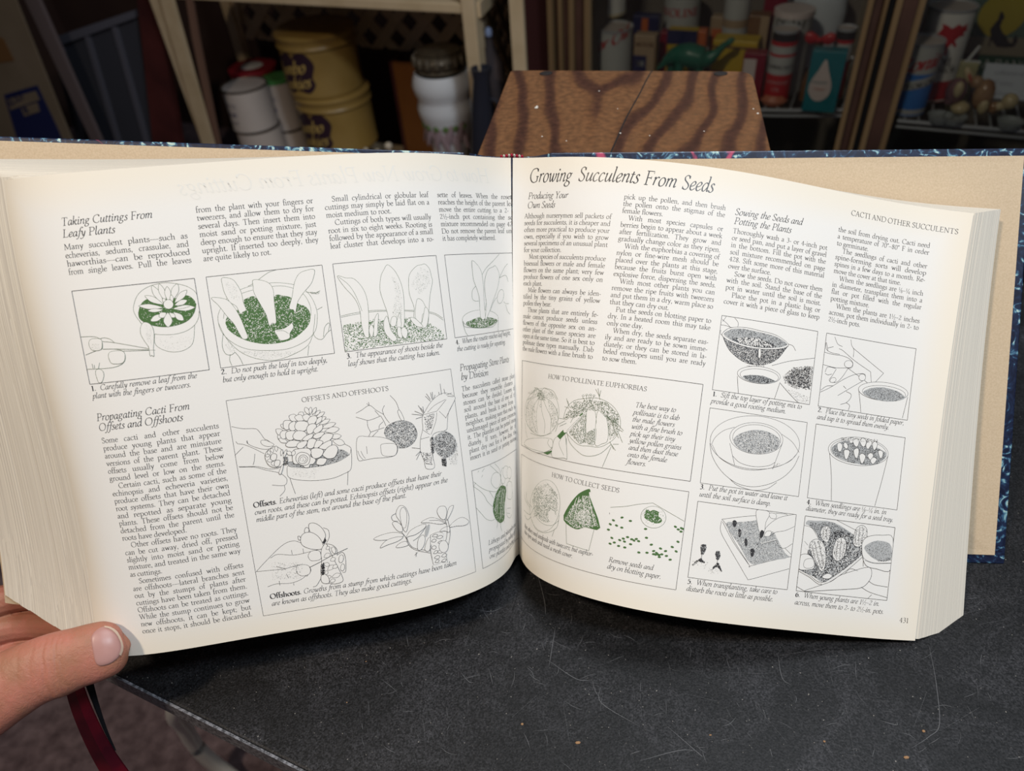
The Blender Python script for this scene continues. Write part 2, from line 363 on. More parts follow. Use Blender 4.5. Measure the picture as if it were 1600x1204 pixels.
# ------------------------------------------------------------------ black table, rotated under the book
TZ = .75
A = at_z(165, 1045, TZ); B = at_z(480, 1204, TZ); d = (B - A); d /= np.linalg.norm(d); e = np.array([-d[1], d[0], 0])
A0 = A - d * .03
def tp(a, b, z): return A0 + d * a + e * b + np.array([0, 0, z - TZ])
def slate():
    m = bpy.data.materials.new('scratched_black_laminate'); m.use_nodes = True; nt = m.node_tree; b = nt.nodes['Principled BSDF']; L = nt.links.new
    tc = nt.nodes.new('ShaderNodeTexCoord')
    def noise(sc, det, dist=0, rough=.5):
        n = nt.nodes.new('ShaderNodeTexNoise'); n.inputs['Scale'].default_value = sc; n.inputs['Detail'].default_value = det
        n.inputs['Distortion'].default_value = dist; n.inputs['Roughness'].default_value = rough; L(tc.outputs['Object'], n.inputs[0]); return n
    def ramp(src, a, c0, bb, c1):
        r = nt.nodes.new('ShaderNodeValToRGB'); r.color_ramp.elements[0].position = a; r.color_ramp.elements[1].position = bb
        r.color_ramp.elements[0].color = (*c0, 1); r.color_ramp.elements[1].color = (*c1, 1); L(src, r.inputs[0]); return r
    g = ramp(noise(1050, 2).outputs[0], .38, (.0035, .0035, .004), .74, (.042, .041, .044))
    sp = ramp(noise(620, 1).outputs[0], .74, (0, 0, 0), .80, (.5, .46, .40))
    cl = ramp(noise(14, 5, 1.2, .7).outputs[0], .45, (.55, .55, .55), .75, (1.75, 1.75, 1.8))
    mul = nt.nodes.new('ShaderNodeMix'); mul.data_type = 'RGBA'; mul.blend_type = 'MULTIPLY'; mul.inputs[0].default_value = 1
    L(g.outputs[0], mul.inputs[6]); L(cl.outputs[0], mul.inputs[7])
    last = mul.outputs[2]
    for s in [sp.outputs[0]]:
        a = nt.nodes.new('ShaderNodeMix'); a.data_type = 'RGBA'; a.blend_type = 'ADD'; a.inputs[0].default_value = .5; L(last, a.inputs[6]); L(s, a.inputs[7]); last = a.outputs[2]
    L(last, b.inputs['Base Color']); b.inputs['Roughness'].default_value = .5; b.inputs['Specular IOR Level'].default_value = .3
    bp = nt.nodes.new('ShaderNodeBump'); bp.inputs['Strength'].default_value = .5; bp.inputs['Distance'].default_value = .0003
    L(noise(900, 3).outputs[0], bp.inputs['Height']); L(bp.outputs[0], b.inputs['Normal'])
    return m
SLATE = slate(); EDGEB = mat('worn_table_edge', (.05, .05, .055), .5, .4, noise=(.12, 500, 3), col2=(.22, .22, .24))
CHROME = mat('brushed_steel', (.62, .61, .57), .35, .5, metal=.15)
tb = thing('table', tuple(tp(.5, .31, 0)), 'black scratched tabletop that carries the open book', 'table')
tb.location.z = 0
TL_, TD_ = 1.05, .62
V = [tp(a, b, z) for z in (TZ - .018, TZ) for b in (0, TD_) for a in (0, TL_)]
bev(mk('tabletop', V, boxm(0, 1, 0, 1, 0, 1)[1], SLATE, tb), .0015)
o = 0.0006
V = [tp(a, b, z) for z in (TZ - .0185, TZ - .0012) for b in (-.0015, .0) for a in (-.0005, TL_)]
tag(mk('edge_band', V, boxm(0, 1, 0, 1, 0, 1)[1], EDGEB, tb), 'worn grey front edge of the tabletop')
# scratches and crumbs: fine marks lying in the surface
SV = []; SF = []
def scratch(pts, wd):
    global SV, SF
    P = np.array([at_z(px, py, TZ + .00012) for px, py in pts]); P = np.array(catmull(list(P), 5)) if len(P) > 2 else P
    T = np.gradient(P, axis=0); T /= np.linalg.norm(T, axis=1)[:, None] + 1e-12
    N = np.cross(T, [0, 0, 1]); n = len(P); k = len(SV)
    ww = wd * np.sin(np.linspace(.25, math.pi - .25, n))[:, None]
    SV += list(P + N * ww) + list(P - N * ww); SF += [(k + i, k + i + n, k + i + n + 1, k + i + 1) for i in range(n - 1)]
for s in ([(720, 1050), (732, 1064), (740, 1066)], [(745, 952), (768, 955), (785, 948)], [(838, 890), (850, 935), (853, 962)], [(868, 978), (862, 1015), (858, 1040)],
          [(938, 1072), (940, 1098), (1000, 1135)], [(990, 1070), (992, 1096)], [(1215, 1020), (1222, 1058), (1236, 1070)], [(1478, 1136), (1530, 1105)], [(1452, 1010), (1462, 1062), (1468, 1130), (1452, 1150), (1425, 1168)],
          [(1000, 1082), (1003, 1120)], [(1375, 1125), (1400, 1132), (1402, 1128)], [(1448, 1080), (1428, 1135)], [(1040, 1132), (1090, 1175), (1098, 1182)], [(1000, 1188), (1060, 1172), (1088, 1172)],
          [(1320, 1095), (1335, 1180)], [(1070, 1083), (1125, 1096)], [(1290, 1020), (1302, 1070)], [(1210, 1025), (1290, 1012)], [(615, 1000), (626, 985)], [(615, 1035), (640, 1012)], [(725, 1010), (735, 985)], [(855, 1030), (900, 1060), (925, 1062)],
          [(1130, 1050), (1200, 1052)], [(1500, 960), (1540, 950)], [(1530, 975), (1570, 968)], [(1480, 900), (1500, 925)], [(1400, 1020), (1412, 1032)], [(880, 1100), (890, 1160)], [(800, 1120), (840, 1085)], [(700, 1130), (715, 1110)], [(1180, 1100), (1230, 1160)]):
    scratch(s, .00015)
for i in range(150):
    px, py = rng.uniform(560, 1590), rng.uniform(915, 1200)
    a = rng.uniform(-.5, 1.9); l = rng.uniform(6, 34); b2 = rng.uniform(-.25, .25)
    scratch([(px, py), (px + l * .5 * math.cos(a), py + l * .5 * math.sin(a)), (px + l * math.cos(a + b2), py + l * math.sin(a + b2))], rng.uniform(.00005, .00012))
SCR = mat('pale_scratches', (.13, .13, .135), .5, .3)
tag(mk('scratch_marks', SV, SF, SCR, tb), 'fine pale scratches on the black top', kind='stuff')
CRUMB = mat('crumb', (.36, .21, .11), .8, .2)
CL = ['largest tan crumb, right part of the black tabletop below page number 431', 'tan crumb nearest the bottom edge, right half of the black tabletop', 'small tan crumb straight below the drawings of the right page', 'tiny crumb midway along the bottom of the tabletop', 'orange crumb below the gutter of the book', 'brownish crumb low on the tabletop just right of the gutter', 'faint crumb in the lower left of the tabletop', 'smallest crumb, just below the left page']
for i, (px, py, s) in enumerate(((1443, 1142, 1.3), (1416, 1183, 1.4), (1288, 1158, 1.0), (1110, 1148, .7), (816, 1131, 1.2), (903, 1160, 1.4), (542, 1097, .6), (572, 1033, .5))):
    c = at_z(px, py, TZ); V, F = lathe([(0.0, 0), (.8, 0), (1, .35), (.5, .8), (0, .9)], 6)
    V = [(c[0] + v[0] * .0007 * s * (1.6 if i % 2 else 1), c[1] + v[1] * .0006 * s, c[2] + v[2] * .0007 * s) for v in V]
    tag(mk('crumb', V, F, CRUMB), CL[i], 'crumb', 'crumbs scattered on the tabletop')
# table base: curved steel feet
def leg(pts, r=.011):
    return tube(catmull([np.array(p) for p in pts], 6), r, 12)
f1 = at_z(277, 1100, .32); f2 = at_z(288, 1135, .20); f3 = at_z(315, 1175, .10); f4 = at_z(365, 1215, .03); f5 = at_z(470, 1290, .02)
top = tp(.12, .22, TZ - .02)
V, F = leg([(top[0], top[1], TZ - .02), (f1 * .6 + top * .4) + np.array([0, 0, .03]), f1, f2, f3, f4, f5]); tag(mk('leg', V, F, CHROME, tb, True), 'curved steel leg')
V, F = leg([tp(.95, .3, TZ - .02), tp(.95, .3, .4), tp(.93, .28, .1), tp(.85, .22, .02)]); mk('leg', V, F, CHROME, tb, True)
V, F = leg([tp(.55, .52, TZ - .02), tp(.55, .52, .3), tp(.54, .55, .05), tp(.5, .6, .02)]); mk('leg', V, F, CHROME, tb, True)
# ------------------------------------------------------------------ wooden stool behind the book
def pine():
    m = bpy.data.materials.new('stained_pine'); m.use_nodes = True; nt = m.node_tree; b = nt.nodes['Principled BSDF']; L = nt.links.new
    uv = nt.nodes.new('ShaderNodeUVMap')
    # cathedral grain: rings of a long parabola
    se = nt.nodes.new('ShaderNodeSeparateXYZ'); L(uv.outputs[0], se.inputs[0])
    def mth(op, a, b_=None):
        n = nt.nodes.new('ShaderNodeMath'); n.operation = op
        for i, q in enumerate((a, b_)):
            if q is None: continue
            if isinstance(q, (int, float)): n.inputs[i].default_value = q
            else: L(q, n.inputs[i])
        return n.outputs[0]
    nz = nt.nodes.new('ShaderNodeTexNoise'); nz.inputs['Scale'].default_value = 1.9; nz.inputs['Detail'].default_value = 2
    mp = nt.nodes.new('ShaderNodeMapping'); mp.inputs['Scale'].default_value = (1.3, .55, 1); L(uv.outputs[0], mp.inputs[0]); L(mp.outputs[0], nz.inputs[0])
    x = mth('SUBTRACT', se.outputs[0], .40); x2 = mth('ABSOLUTE', x)
    g = mth('ADD', mth('MULTIPLY', mth('POWER', mth('ADD', x2, .004), 1.3), 9.5), mth('MULTIPLY', se.outputs[1], -1.7))
    g = mth('ADD', g, mth('MULTIPLY', nz.outputs[0], 2.6))
    s = mth('SINE', mth('MULTIPLY', g, 6.2832))
    r = nt.nodes.new('ShaderNodeValToRGB'); e_ = r.color_ramp.elements
    e_[0].position = .12; e_[0].color = (.165, .080, .038, 1); e_[1].position = .98; e_[1].color = (.060, .026, .018, 1)
    q = e_.new(.55); q.color = (.150, .070, .033, 1)
    q = e_.new(.82); q.color = (.080, .036, .022, 1)
    L(mth('ADD', mth('MULTIPLY', s, .5), .5), r.inputs[0])
    fn = nt.nodes.new('ShaderNodeTexNoise'); fn.inputs['Scale'].default_value = 40; fn.inputs['Detail'].default_value = 6; L(uv.outputs[0], fn.inputs[0])
    r3 = nt.nodes.new('ShaderNodeValToRGB'); r3.color_ramp.elements[0].position = .35; r3.color_ramp.elements[1].position = .75
    r3.color_ramp.elements[0].color = (.75, .75, .75, 1); r3.color_ramp.elements[1].color = (1.35, 1.3, 1.2, 1); L(fn.outputs[0], r3.inputs[0])
    mx = nt.nodes.new('ShaderNodeMix'); mx.data_type = 'RGBA'; mx.blend_type = 'MULTIPLY'; mx.inputs[0].default_value = 1
    L(r.outputs[0], mx.inputs[6]); L(r3.outputs[0], mx.inputs[7]); L(mx.outputs[2], b.inputs['Base Color'])
    b.inputs['Roughness'].default_value = .45; b.inputs['Specular IOR Level'].default_value = .35
    bp = nt.nodes.new('ShaderNodeBump'); bp.inputs['Strength'].default_value = .25; bp.inputs['Distance'].default_value = .001
    L(s, bp.inputs['Height']); L(bp.outputs[0], b.inputs['Normal'])
    return m
PINE = pine()
SZ = TZ + .185
c00 = at_z(745, 240, SZ); c01 = at_z(797, 109, SZ); c11 = at_z(1176, 110, SZ); c10 = at_z(1207, 240, SZ)
c00 = c01 + (c00 - c01) * 1.33; c10 = c11 + (c10 - c11) * 1.33
st = thing('wooden_stool', tuple(((c00 + c11) / 2)[:2]) + (TZ,), 'low brown pine stool with bold grain, standing behind the open book', 'stool')
def stool_pt(a, b, z): 
    p = (c00 * (1 - a) + c10 * a) * (1 - b) + (c01 * (1 - a) + c11 * a) * b; return np.array([p[0], p[1], z])
# rounded rectangle top
loop = []
for (cx, cy, a0) in ((.94, .93, 0), (.02, .985, 90), (.02, .02, 180), (.97, .03, 270)):
    rx = {0: .06, 90: .02, 180: .02, 270: .03}[a0]
    for k in range(6):
        an = math.radians(a0 + 18 * k); loop.append((cx + rx * math.cos(an), cy + rx * math.sin(an) * (1.1 if a0 == 0 else .75)))
V = []; n = len(loop); TH = .022
for (ins, z) in ((.012, SZ - TH), (.0, SZ - TH + .004), (.0, SZ - .003), (.006, SZ - .0006), (.014, SZ)):
    for a, b in loop: V.append(stool_pt(.5 + (a - .5) * (1 - ins), .5 + (b - .5) * (1 - ins), z))
F = [(r * n + i, r * n + (i + 1) % n, (r + 1) * n + (i + 1) % n, (r + 1) * n + i) for r in range(4) for i in range(n)]
F += [tuple(range(n))[::-1], tuple(4 * n + i for i in range(n))]
sto = mk('seat', V, F, PINE, st)
uvl = sto.data.uv_layers.new(name='UVMap')
LP = [l.vertex_index for l in sto.data.loops]
for i, vi in enumerate(LP):
    a, b = loop[vi % n]; uvl.data[i].uv = (a, b)
def panel(a0, a1, b0, b1, z0, z1, name):
    V = [stool_pt(a, b, z) for z in (z0, z1) for b in (b0, b1) for a in (a0, a1)]
    o_ = mk(name, V, boxm(0, 1, 0, 1, 0, 1)[1], PINE, st); u_ = o_.data.uv_layers.new(name='UVMap')
    for i, l in enumerate(o_.data.loops): u_.data[i].uv = (V[l.vertex_index][2] * 4, V[l.vertex_index][1] * 4)
    return bev(o_)
panel(.06, .14, .12, .92, TZ, SZ - TH, 'side_panel'); panel(.86, .94, .12, .92, TZ, SZ - TH, 'side_panel'); panel(.14, .86, .5, .56, TZ + .06, SZ - TH, 'stretcher')
NAIL = mat('dark_nail_hole', (.02, .018, .018), .5, .5)
for px, py in ((853, 115), (1126, 115.5)):
    c = at_z(px, py, SZ); V, F = lathe([(.0, .0), (.0045, 0), (.0045, .0006), (.0035, .0009), (0, .0009)], 14)
    V = [(c[0] + v[0] * 1.3, c[1] + v[1] * 1.0, c[2] + v[2]) for v in V]; tag(mk('nail_head', V, F, NAIL, st), 'dark nail head near the far edge')
DUST = mat('pale_speck', (.7, .68, .62), .7, .2); V = []; F = []
for px, py, s in ((838, 168, 1.4), (839, 166, .9), (969, 208, .8), (1184, 177, .9), (1177, 170, .6), (936, 142, .6), (847, 213, .6), (885, 220, .5), (965, 170, .4), (1015, 212, .5), (1100, 205, .5)):
    c = at_z(px, py, SZ); v, f = lathe([(0, 0), (1, 0), (.7, .5), (0, .6)], 6); k = len(V)
    V += [(c[0] + q[0] * .0011 * s, c[1] + q[1] * .0011 * s, c[2] + q[2] * .0005) for q in v]; F += [tuple(i + k for i in g) for g in f]
tag(mk('dust_specks', V, F, DUST, st), 'pale dust specks', kind='stuff')
# a long crack in the plank
cr = [np.array(at_z(*p, SZ + .0002)) for p in ((954, 239), (966, 212), (978, 185), (990, 163), (1000, 145), (1010, 125), (1019, 110))]
cr = catmull(cr, 5); V = []; F = []
for i, p in enumerate(cr): V += [p + np.array([-.0006, 0, 0]), p + np.array([.0006, 0, 0])]
F = [(2 * i, 2 * i + 1, 2 * i + 3, 2 * i + 2) for i in range(len(cr) - 1)]
tag(mk('crack', V, F, NAIL, st), 'fine dark crack along the grain')
# ------------------------------------------------------------------ the open book (mm, view frame -> world)
COEF = [np.array(c) for c in [[[[-80.799,-1.022,429.22],[-9.076,125.575,-19.004],[-0.28,-0.077,-0.46],[-0.294,0.0,0.382]],[[-121.613,-19.493,-50.647],[-8.233,0.088,2.316],[0.834,0.24,1.105],[0.793,0.099,-0.378]],[[-38.924,-4.546,0.778],[4.872,-0.589,-5.151],[-0.464,-0.169,-0.791],[-0.634,0.03,0.752]],[[-2.558,0.784,9.335],[-0.661,0.318,-0.147],[0.498,-0.004,0.09],[0.626,0.054,-0.295]],[[2.316,0.266,-1.46],[-0.585,0.146,1.368],[-0.693,0.015,-0.141],[-0.272,0.063,0.594]],[[-0.008,0.331,1.593],[-0.385,0.237,0.489],[0.571,-0.05,-0.608],[0.227,0.018,-0.171]],[[-0.648,0.23,1.539],[0.734,0.012,-0.039],[-0.468,0.025,-0.015],[-0.057,0.038,0.308]],[[0.269,0.155,1.124],[-0.405,-0.014,-0.22],[0.196,-0.014,-0.102],[0.028,0.013,-0.038]],[[0.273,0.056,-0.044],[0.139,0.004,0.045],[-0.148,0.022,0.098],[0.033,0.005,0.057]]],[[[88.207,0.025,444.996],[11.036,125.395,-7.012],[0.587,0.215,1.697],[-0.872,0.036,0.444]],[[124.097,-17.915,-23.531],[9.874,1.157,17.051],[-0.754,-0.423,-3.589],[1.659,-0.159,-1.054]],[[40.072,-6.169,9.135],[-1.622,-1.059,-3.727],[0.334,0.535,2.489],[-1.439,0.043,0.783]],[[0.804,0.19,11.24],[-3.268,0.736,-3.785],[-0.026,-0.403,-3.375],[1.205,-0.122,-0.811]],[[-1.344,-0.314,-5.234],[3.161,-0.595,-0.14],[0.135,0.357,2.688],[-0.969,0.023,0.563]],[[-0.542,0.324,-1.045],[-1.21,0.173,-0.187],[0.09,-0.247,-1.979],[0.647,-0.08,-0.403]],[[1.346,-0.03,-0.631],[0.365,-0.277,0.421],[-0.336,0.168,0.741],[-0.397,-0.011,0.137]],[[-0.556,0.02,0.081],[-0.37,0.025,-0.622],[0.302,-0.045,-0.404],[0.181,-0.017,-0.033]],[[0.098,-0.03,-0.313],[0.158,-0.104,-0.021],[-0.159,0.01,0.308],[-0.075,-0.022,0.042]]]]]
H, W, WREF, DU, DV = 255.0, 279.366, 265.0, 8, 3
def cheb(t, n):
    out = [np.ones_like(t), t]
    for i in range(2, n + 1): out.append(2 * t * out[-1] - out[-2])
    return np.stack(out[:n + 1], -1)
def surf(pg, x, y):
    x = np.asarray(x, float); y = np.asarray(y, float)
    u = np.clip(np.abs(x) / WREF, 0, 1.0545); s = np.sqrt(u + .02) * 2 / math.sqrt(1.07) - 1
    return np.einsum('...i,...j,ijk->...k', cheb(s, DU), cheb(y / H * 2 - 1, DV), COEF[pg])
def page_pts(pg, x, y, off=0.):
    """off: height above the paper in mm"""
    sg = -1 if pg == 0 else 1
    x = np.clip(np.asarray(x, float) * sg, 0, W) * sg; y = np.asarray(y, float)
    P = surf(pg, x, y); h = .4
    xa = np.clip(np.abs(x) - h, 0, W); xb = np.clip(np.abs(x) + h, 0, W)
    a = surf(pg, xb * sg, y) - surf(pg, xa * sg, y); b = surf(pg, x, y + h) - surf(pg, x, y - h)
    N = np.cross(a, b) * sg; N /= np.linalg.norm(N, axis=-1, keepdims=True)
    N *= np.where(N[..., 2:3] > 0, 1, 1) * (-1 if N[..., 2].mean() > 0 else 1)
    return P + N * np.asarray(off)[..., None] if np.ndim(off) else P + N * off
bk = thing('open_book', tuple(cw([5, -113, 500])), 'large open gardening book with cream pages and marbled cover on the black table', 'book')
US = np.concatenate([np.linspace(0, 40, 60), np.linspace(41.5, W, 150)]); VS = np.linspace(0, H, 52)
def sheet(pg, name, offs, mats, parent, t0=0., t1=None, du=0., dy=0., uu=US, vv=VS):
    """solid between two offset functions"""
    sg = -1 if pg == 0 else 1
    X, Y = np.meshgrid(uu, vv, indexing='ij'); nu, nv = X.shape
    top = offs(pg, X * sg, Y, t0); bot = offs(pg, X * sg, Y, t1)
    V = np.concatenate([cw(top.reshape(-1, 3)), cw(bot.reshape(-1, 3))]); n = nu * nv
    idx = np.arange(n).reshape(nu, nv); F = []; mi = []; uvt = []
    a, b, c, d_ = idx[:-1, :-1].ravel(), idx[1:, :-1].ravel(), idx[1:, 1:].ravel(), idx[:-1, 1:].ravel()
    F1 = np.stack([a, b, c, d_], 1); F2 = np.stack([a, d_, c, b], 1) + n
    if sg < 0: F1 = F1[:, ::-1]; F2 = F2[:, ::-1]
    F = [tuple(f) for f in F1] + [tuple(f) for f in F2]; mi = [0] * len(F)
    nt2 = 2 * n
    ring = list(idx[:, 0]) + list(idx[-1, 1:]) + list(idx[::-1, -1][1:]) + list(idx[0, ::-1][1:-1])
    m = len(ring); V = np.concatenate([V, V[ring], V[np.array(ring) + n]])
    for i in range(m):
        p, q = nt2 + i, nt2 + (i + 1) % m; f = (p, p + m, q + m, q)
        F.append(f if sg > 0 else f[::-1]); mi.append(1)
    src = np.concatenate([np.arange(nt2), np.array(ring), np.array(ring) + n])
    o_ = mk(name, V, F, mats, parent, False, mi)
    o_.data.polygons.foreach_set('use_smooth', np.array([k == 0 for k in mi]))
    ul = o_.data.uv_layers.new(name='UVMap'); vi = np.empty(len(o_.data.loops), dtype=np.int32); o_.data.loops.foreach_get('vertex_index', vi); vi = src[vi]
    tt = np.where(vi < n, t0, t1) + (W - X.ravel()[vi % n]) * .013; yy = Y.ravel()[vi % n] / H + X.ravel()[vi % n] * .0
    ul.data.foreach_set('uv', np.stack([tt, yy], 1).ravel().astype(np.float32))
    return o_
def off_sheet(pg, X, Y, t): return page_pts(pg, X, Y, -t)
pages = [sheet(0, 'page', off_sheet, [AGED, EDGE], bk, 0, .16), sheet(1, 'page', off_sheet, [AGED, EDGE], bk, 0, .16)]
tag(pages[0], 'page on the left with drawings of cuttings and offshoots'); tag(pages[1], 'page on the right titled Growing Succulents From Seeds')
# page blocks under the two open pages
EO = {0: (np.array([-77, 23, 33]), np.array([-75, 21, 33])), 1: (np.array([37, 4.5, 8]), np.array([21, 5, 5]))}
def off_block(pg, X, Y, t):
    P = page_pts(pg, X, Y, -.5 - (6 if pg == 1 else 2) * t * np.clip(np.abs(X) / W * 3 - .6, 0, 1)); s = (np.abs(X) / W)[..., None]; v = (Y / H)[..., None]; sg = -1 if pg == 0 else 1
    eb, et = EO[pg]; E_ = eb * (1 - v) + et * v
    G = np.array([sg * 20., 0, 5.]); k = np.clip(s, 0, 1) ** (.8 if pg == 1 else 1.2)
    if pg == 0:      # fanned fore-edge: the leaves slide apart towards their outer ends
        arch = np.sin(np.pi * np.clip(s, 0, 1)) * np.array([0, 0, 12.])
    else: arch = np.sin(np.pi * np.clip(s, 0, 1)) * np.array([0, 0, 10.])
    return P + t * (G * (1 - k) + E_ * k + arch)
UB = np.concatenate([np.linspace(0, 40, 22), np.linspace(44, W, 58)]); VB = np.linspace(0, H, 30)
ts = {0: np.linspace(0, 1, 23), 1: np.linspace(0, 1, 12)}
for pg in (0, 1):
    T = ts[pg]
    for i in range(len(T) - 1):
        r1 = rng.uniform(-.35, .35) if pg == 0 else rng.uniform(-.25, .3); r2 = 0.
        if pg == 1 and i == 0: r1 = -2.2
        if pg == 0 and i in (0, 1): r1 = -.6
        def ofn(p, X, Y, t, r1=r1, r2=r2):
            return off_block(p, X * (1 + min(r1, 0) / W), Y, t) if p == 1 else off_block(p, X, Y, t) - np.array([r1, 0, 0]) * (np.abs(X) / W)[..., None]
        sheet(pg, 'leaf_bundle', ofn, [EDGE, EDGE], bk, float(T[i]) + 1e-4, float(T[i + 1]), uu=UB, vv=VB)
# tan flyleaf behind the left block
def ofl(p, X, Y, t):
    q = off_block(p, X, Y, t); w_ = (np.abs(X) / W)[..., None]; v = (1 - Y / H)[..., None]; return q + np.array([-1, -6., 3.]) * w_ * v
fl = sheet(0, 'flyleaf', ofl, [TAN, TAN], bk, 1.01, 1.02, uu=UB, vv=VB); tag(fl, 'tan flyleaf behind the fanned pages')
# boards
def quad_board(ib, it, ob, ot, thick, name, mt, parent, nrm, up=0.):
    P = [np.array(q, float) for q in (ib, ob, ot, it)]; nrm = np.array(nrm, float)
    V = [p + nrm * up for p in P] + [p + nrm * (up + thick) for p in P]
    return mk(name, cw(V), [(0, 1, 2, 3), (7, 6, 5, 4), (0, 4, 5, 1), (1, 5, 6, 2), (2, 6, 7, 3), (3, 7, 4, 0)], mt, parent)
def lerp4(P, a, b): ib, it, ob, ot = P; return (ib * (1 - a) + ob * a) * (1 - b) + (it * (1 - a) + ot * a) * b
RB = [np.array(q, float) for q in ((26, -110, 500), (24, 147, 467), (312.8, -113.4, 469.5), (320.3, 146.1, 455))]
LB = [np.array(q, float) for q in ((-26, -114, 502), (-30, 147.5, 468), (-316, -118, 462), (-322, 145.5, 429))]
for P, sd, lb in ((RB, 1, 'marbled cover board on the right'), (LB, -1, 'marbled cover board on the left')):
    nn = np.cross(P[2] - P[0], P[1] - P[0]); nn /= np.linalg.norm(nn)
    if nn[2] < 0: nn = -nn
    bo = tag(bev(quad_board(*[P[0], P[1], P[2], P[3]], 2.6, 'cover_board', MARB, bk, nn, 0.), .0008), lb)
    x_ = .022
    hi = .982 if sd > 0 else .99
    ep = quad_board(lerp4(P, .0, .022), lerp4(P, .0, hi), lerp4(P, 1 - x_, .022), lerp4(P, 1 - x_ + (.006 if sd > 0 else 0), hi), .25, 'endpaper', TAN, bo, nn, -.3)
    tag(ep, 'tan paper pasted inside the cover')
# spine and headband
V = []; F = []
for k, (sx, zz_) in enumerate(((-26, 0), (-16, 6), (0, 9), (16, 6), (26, 0))):
    for dz in (0, 3):
        V += [(sx, -103, 499.5 + zz_ + dz), (sx - 1, 147, 468 + zz_ + dz)]
F = []
for k in range(4):
    a = k * 4; F += [(a, a + 4, a + 5, a + 1), (a + 2, a + 3, a + 7, a + 6), (a, a + 2, a + 6, a + 4), (a + 1, a + 5, a + 7, a + 3)]
tag(mk('spine', cw(V), F, MARB, bk, True), 'marbled spine hidden behind the pages')
REDT = mat('red_thread', (.5, .02, .06), .6, .3); WHT = mat('cream_thread', (.7, .65, .55), .6, .3)
hv = []; hf = []; hm = []
for k in range(9):
    x = -6.4 + k * 1.6; y = 142.2 - abs(x) * .05; z = 458 + abs(x) * .25
    v, f = lathe([(0, -1.3), (.8, -.9), (1, 0), (.8, .9), (0, 1.3)], 8); n0 = len(hv)
    hv += [(x + q[2] * .3 + q[0] * .8, y + q[1] * 1.2, z + q[2] * 2) for q in v]; hf += [tuple(i + n0 for i in g) for g in f]; hm += [k % 2] * len(f)
tag(mk('headband', cw(hv), hf, [REDT, WHT], bk, True, hm), 'red and cream headband at the top of the spine')
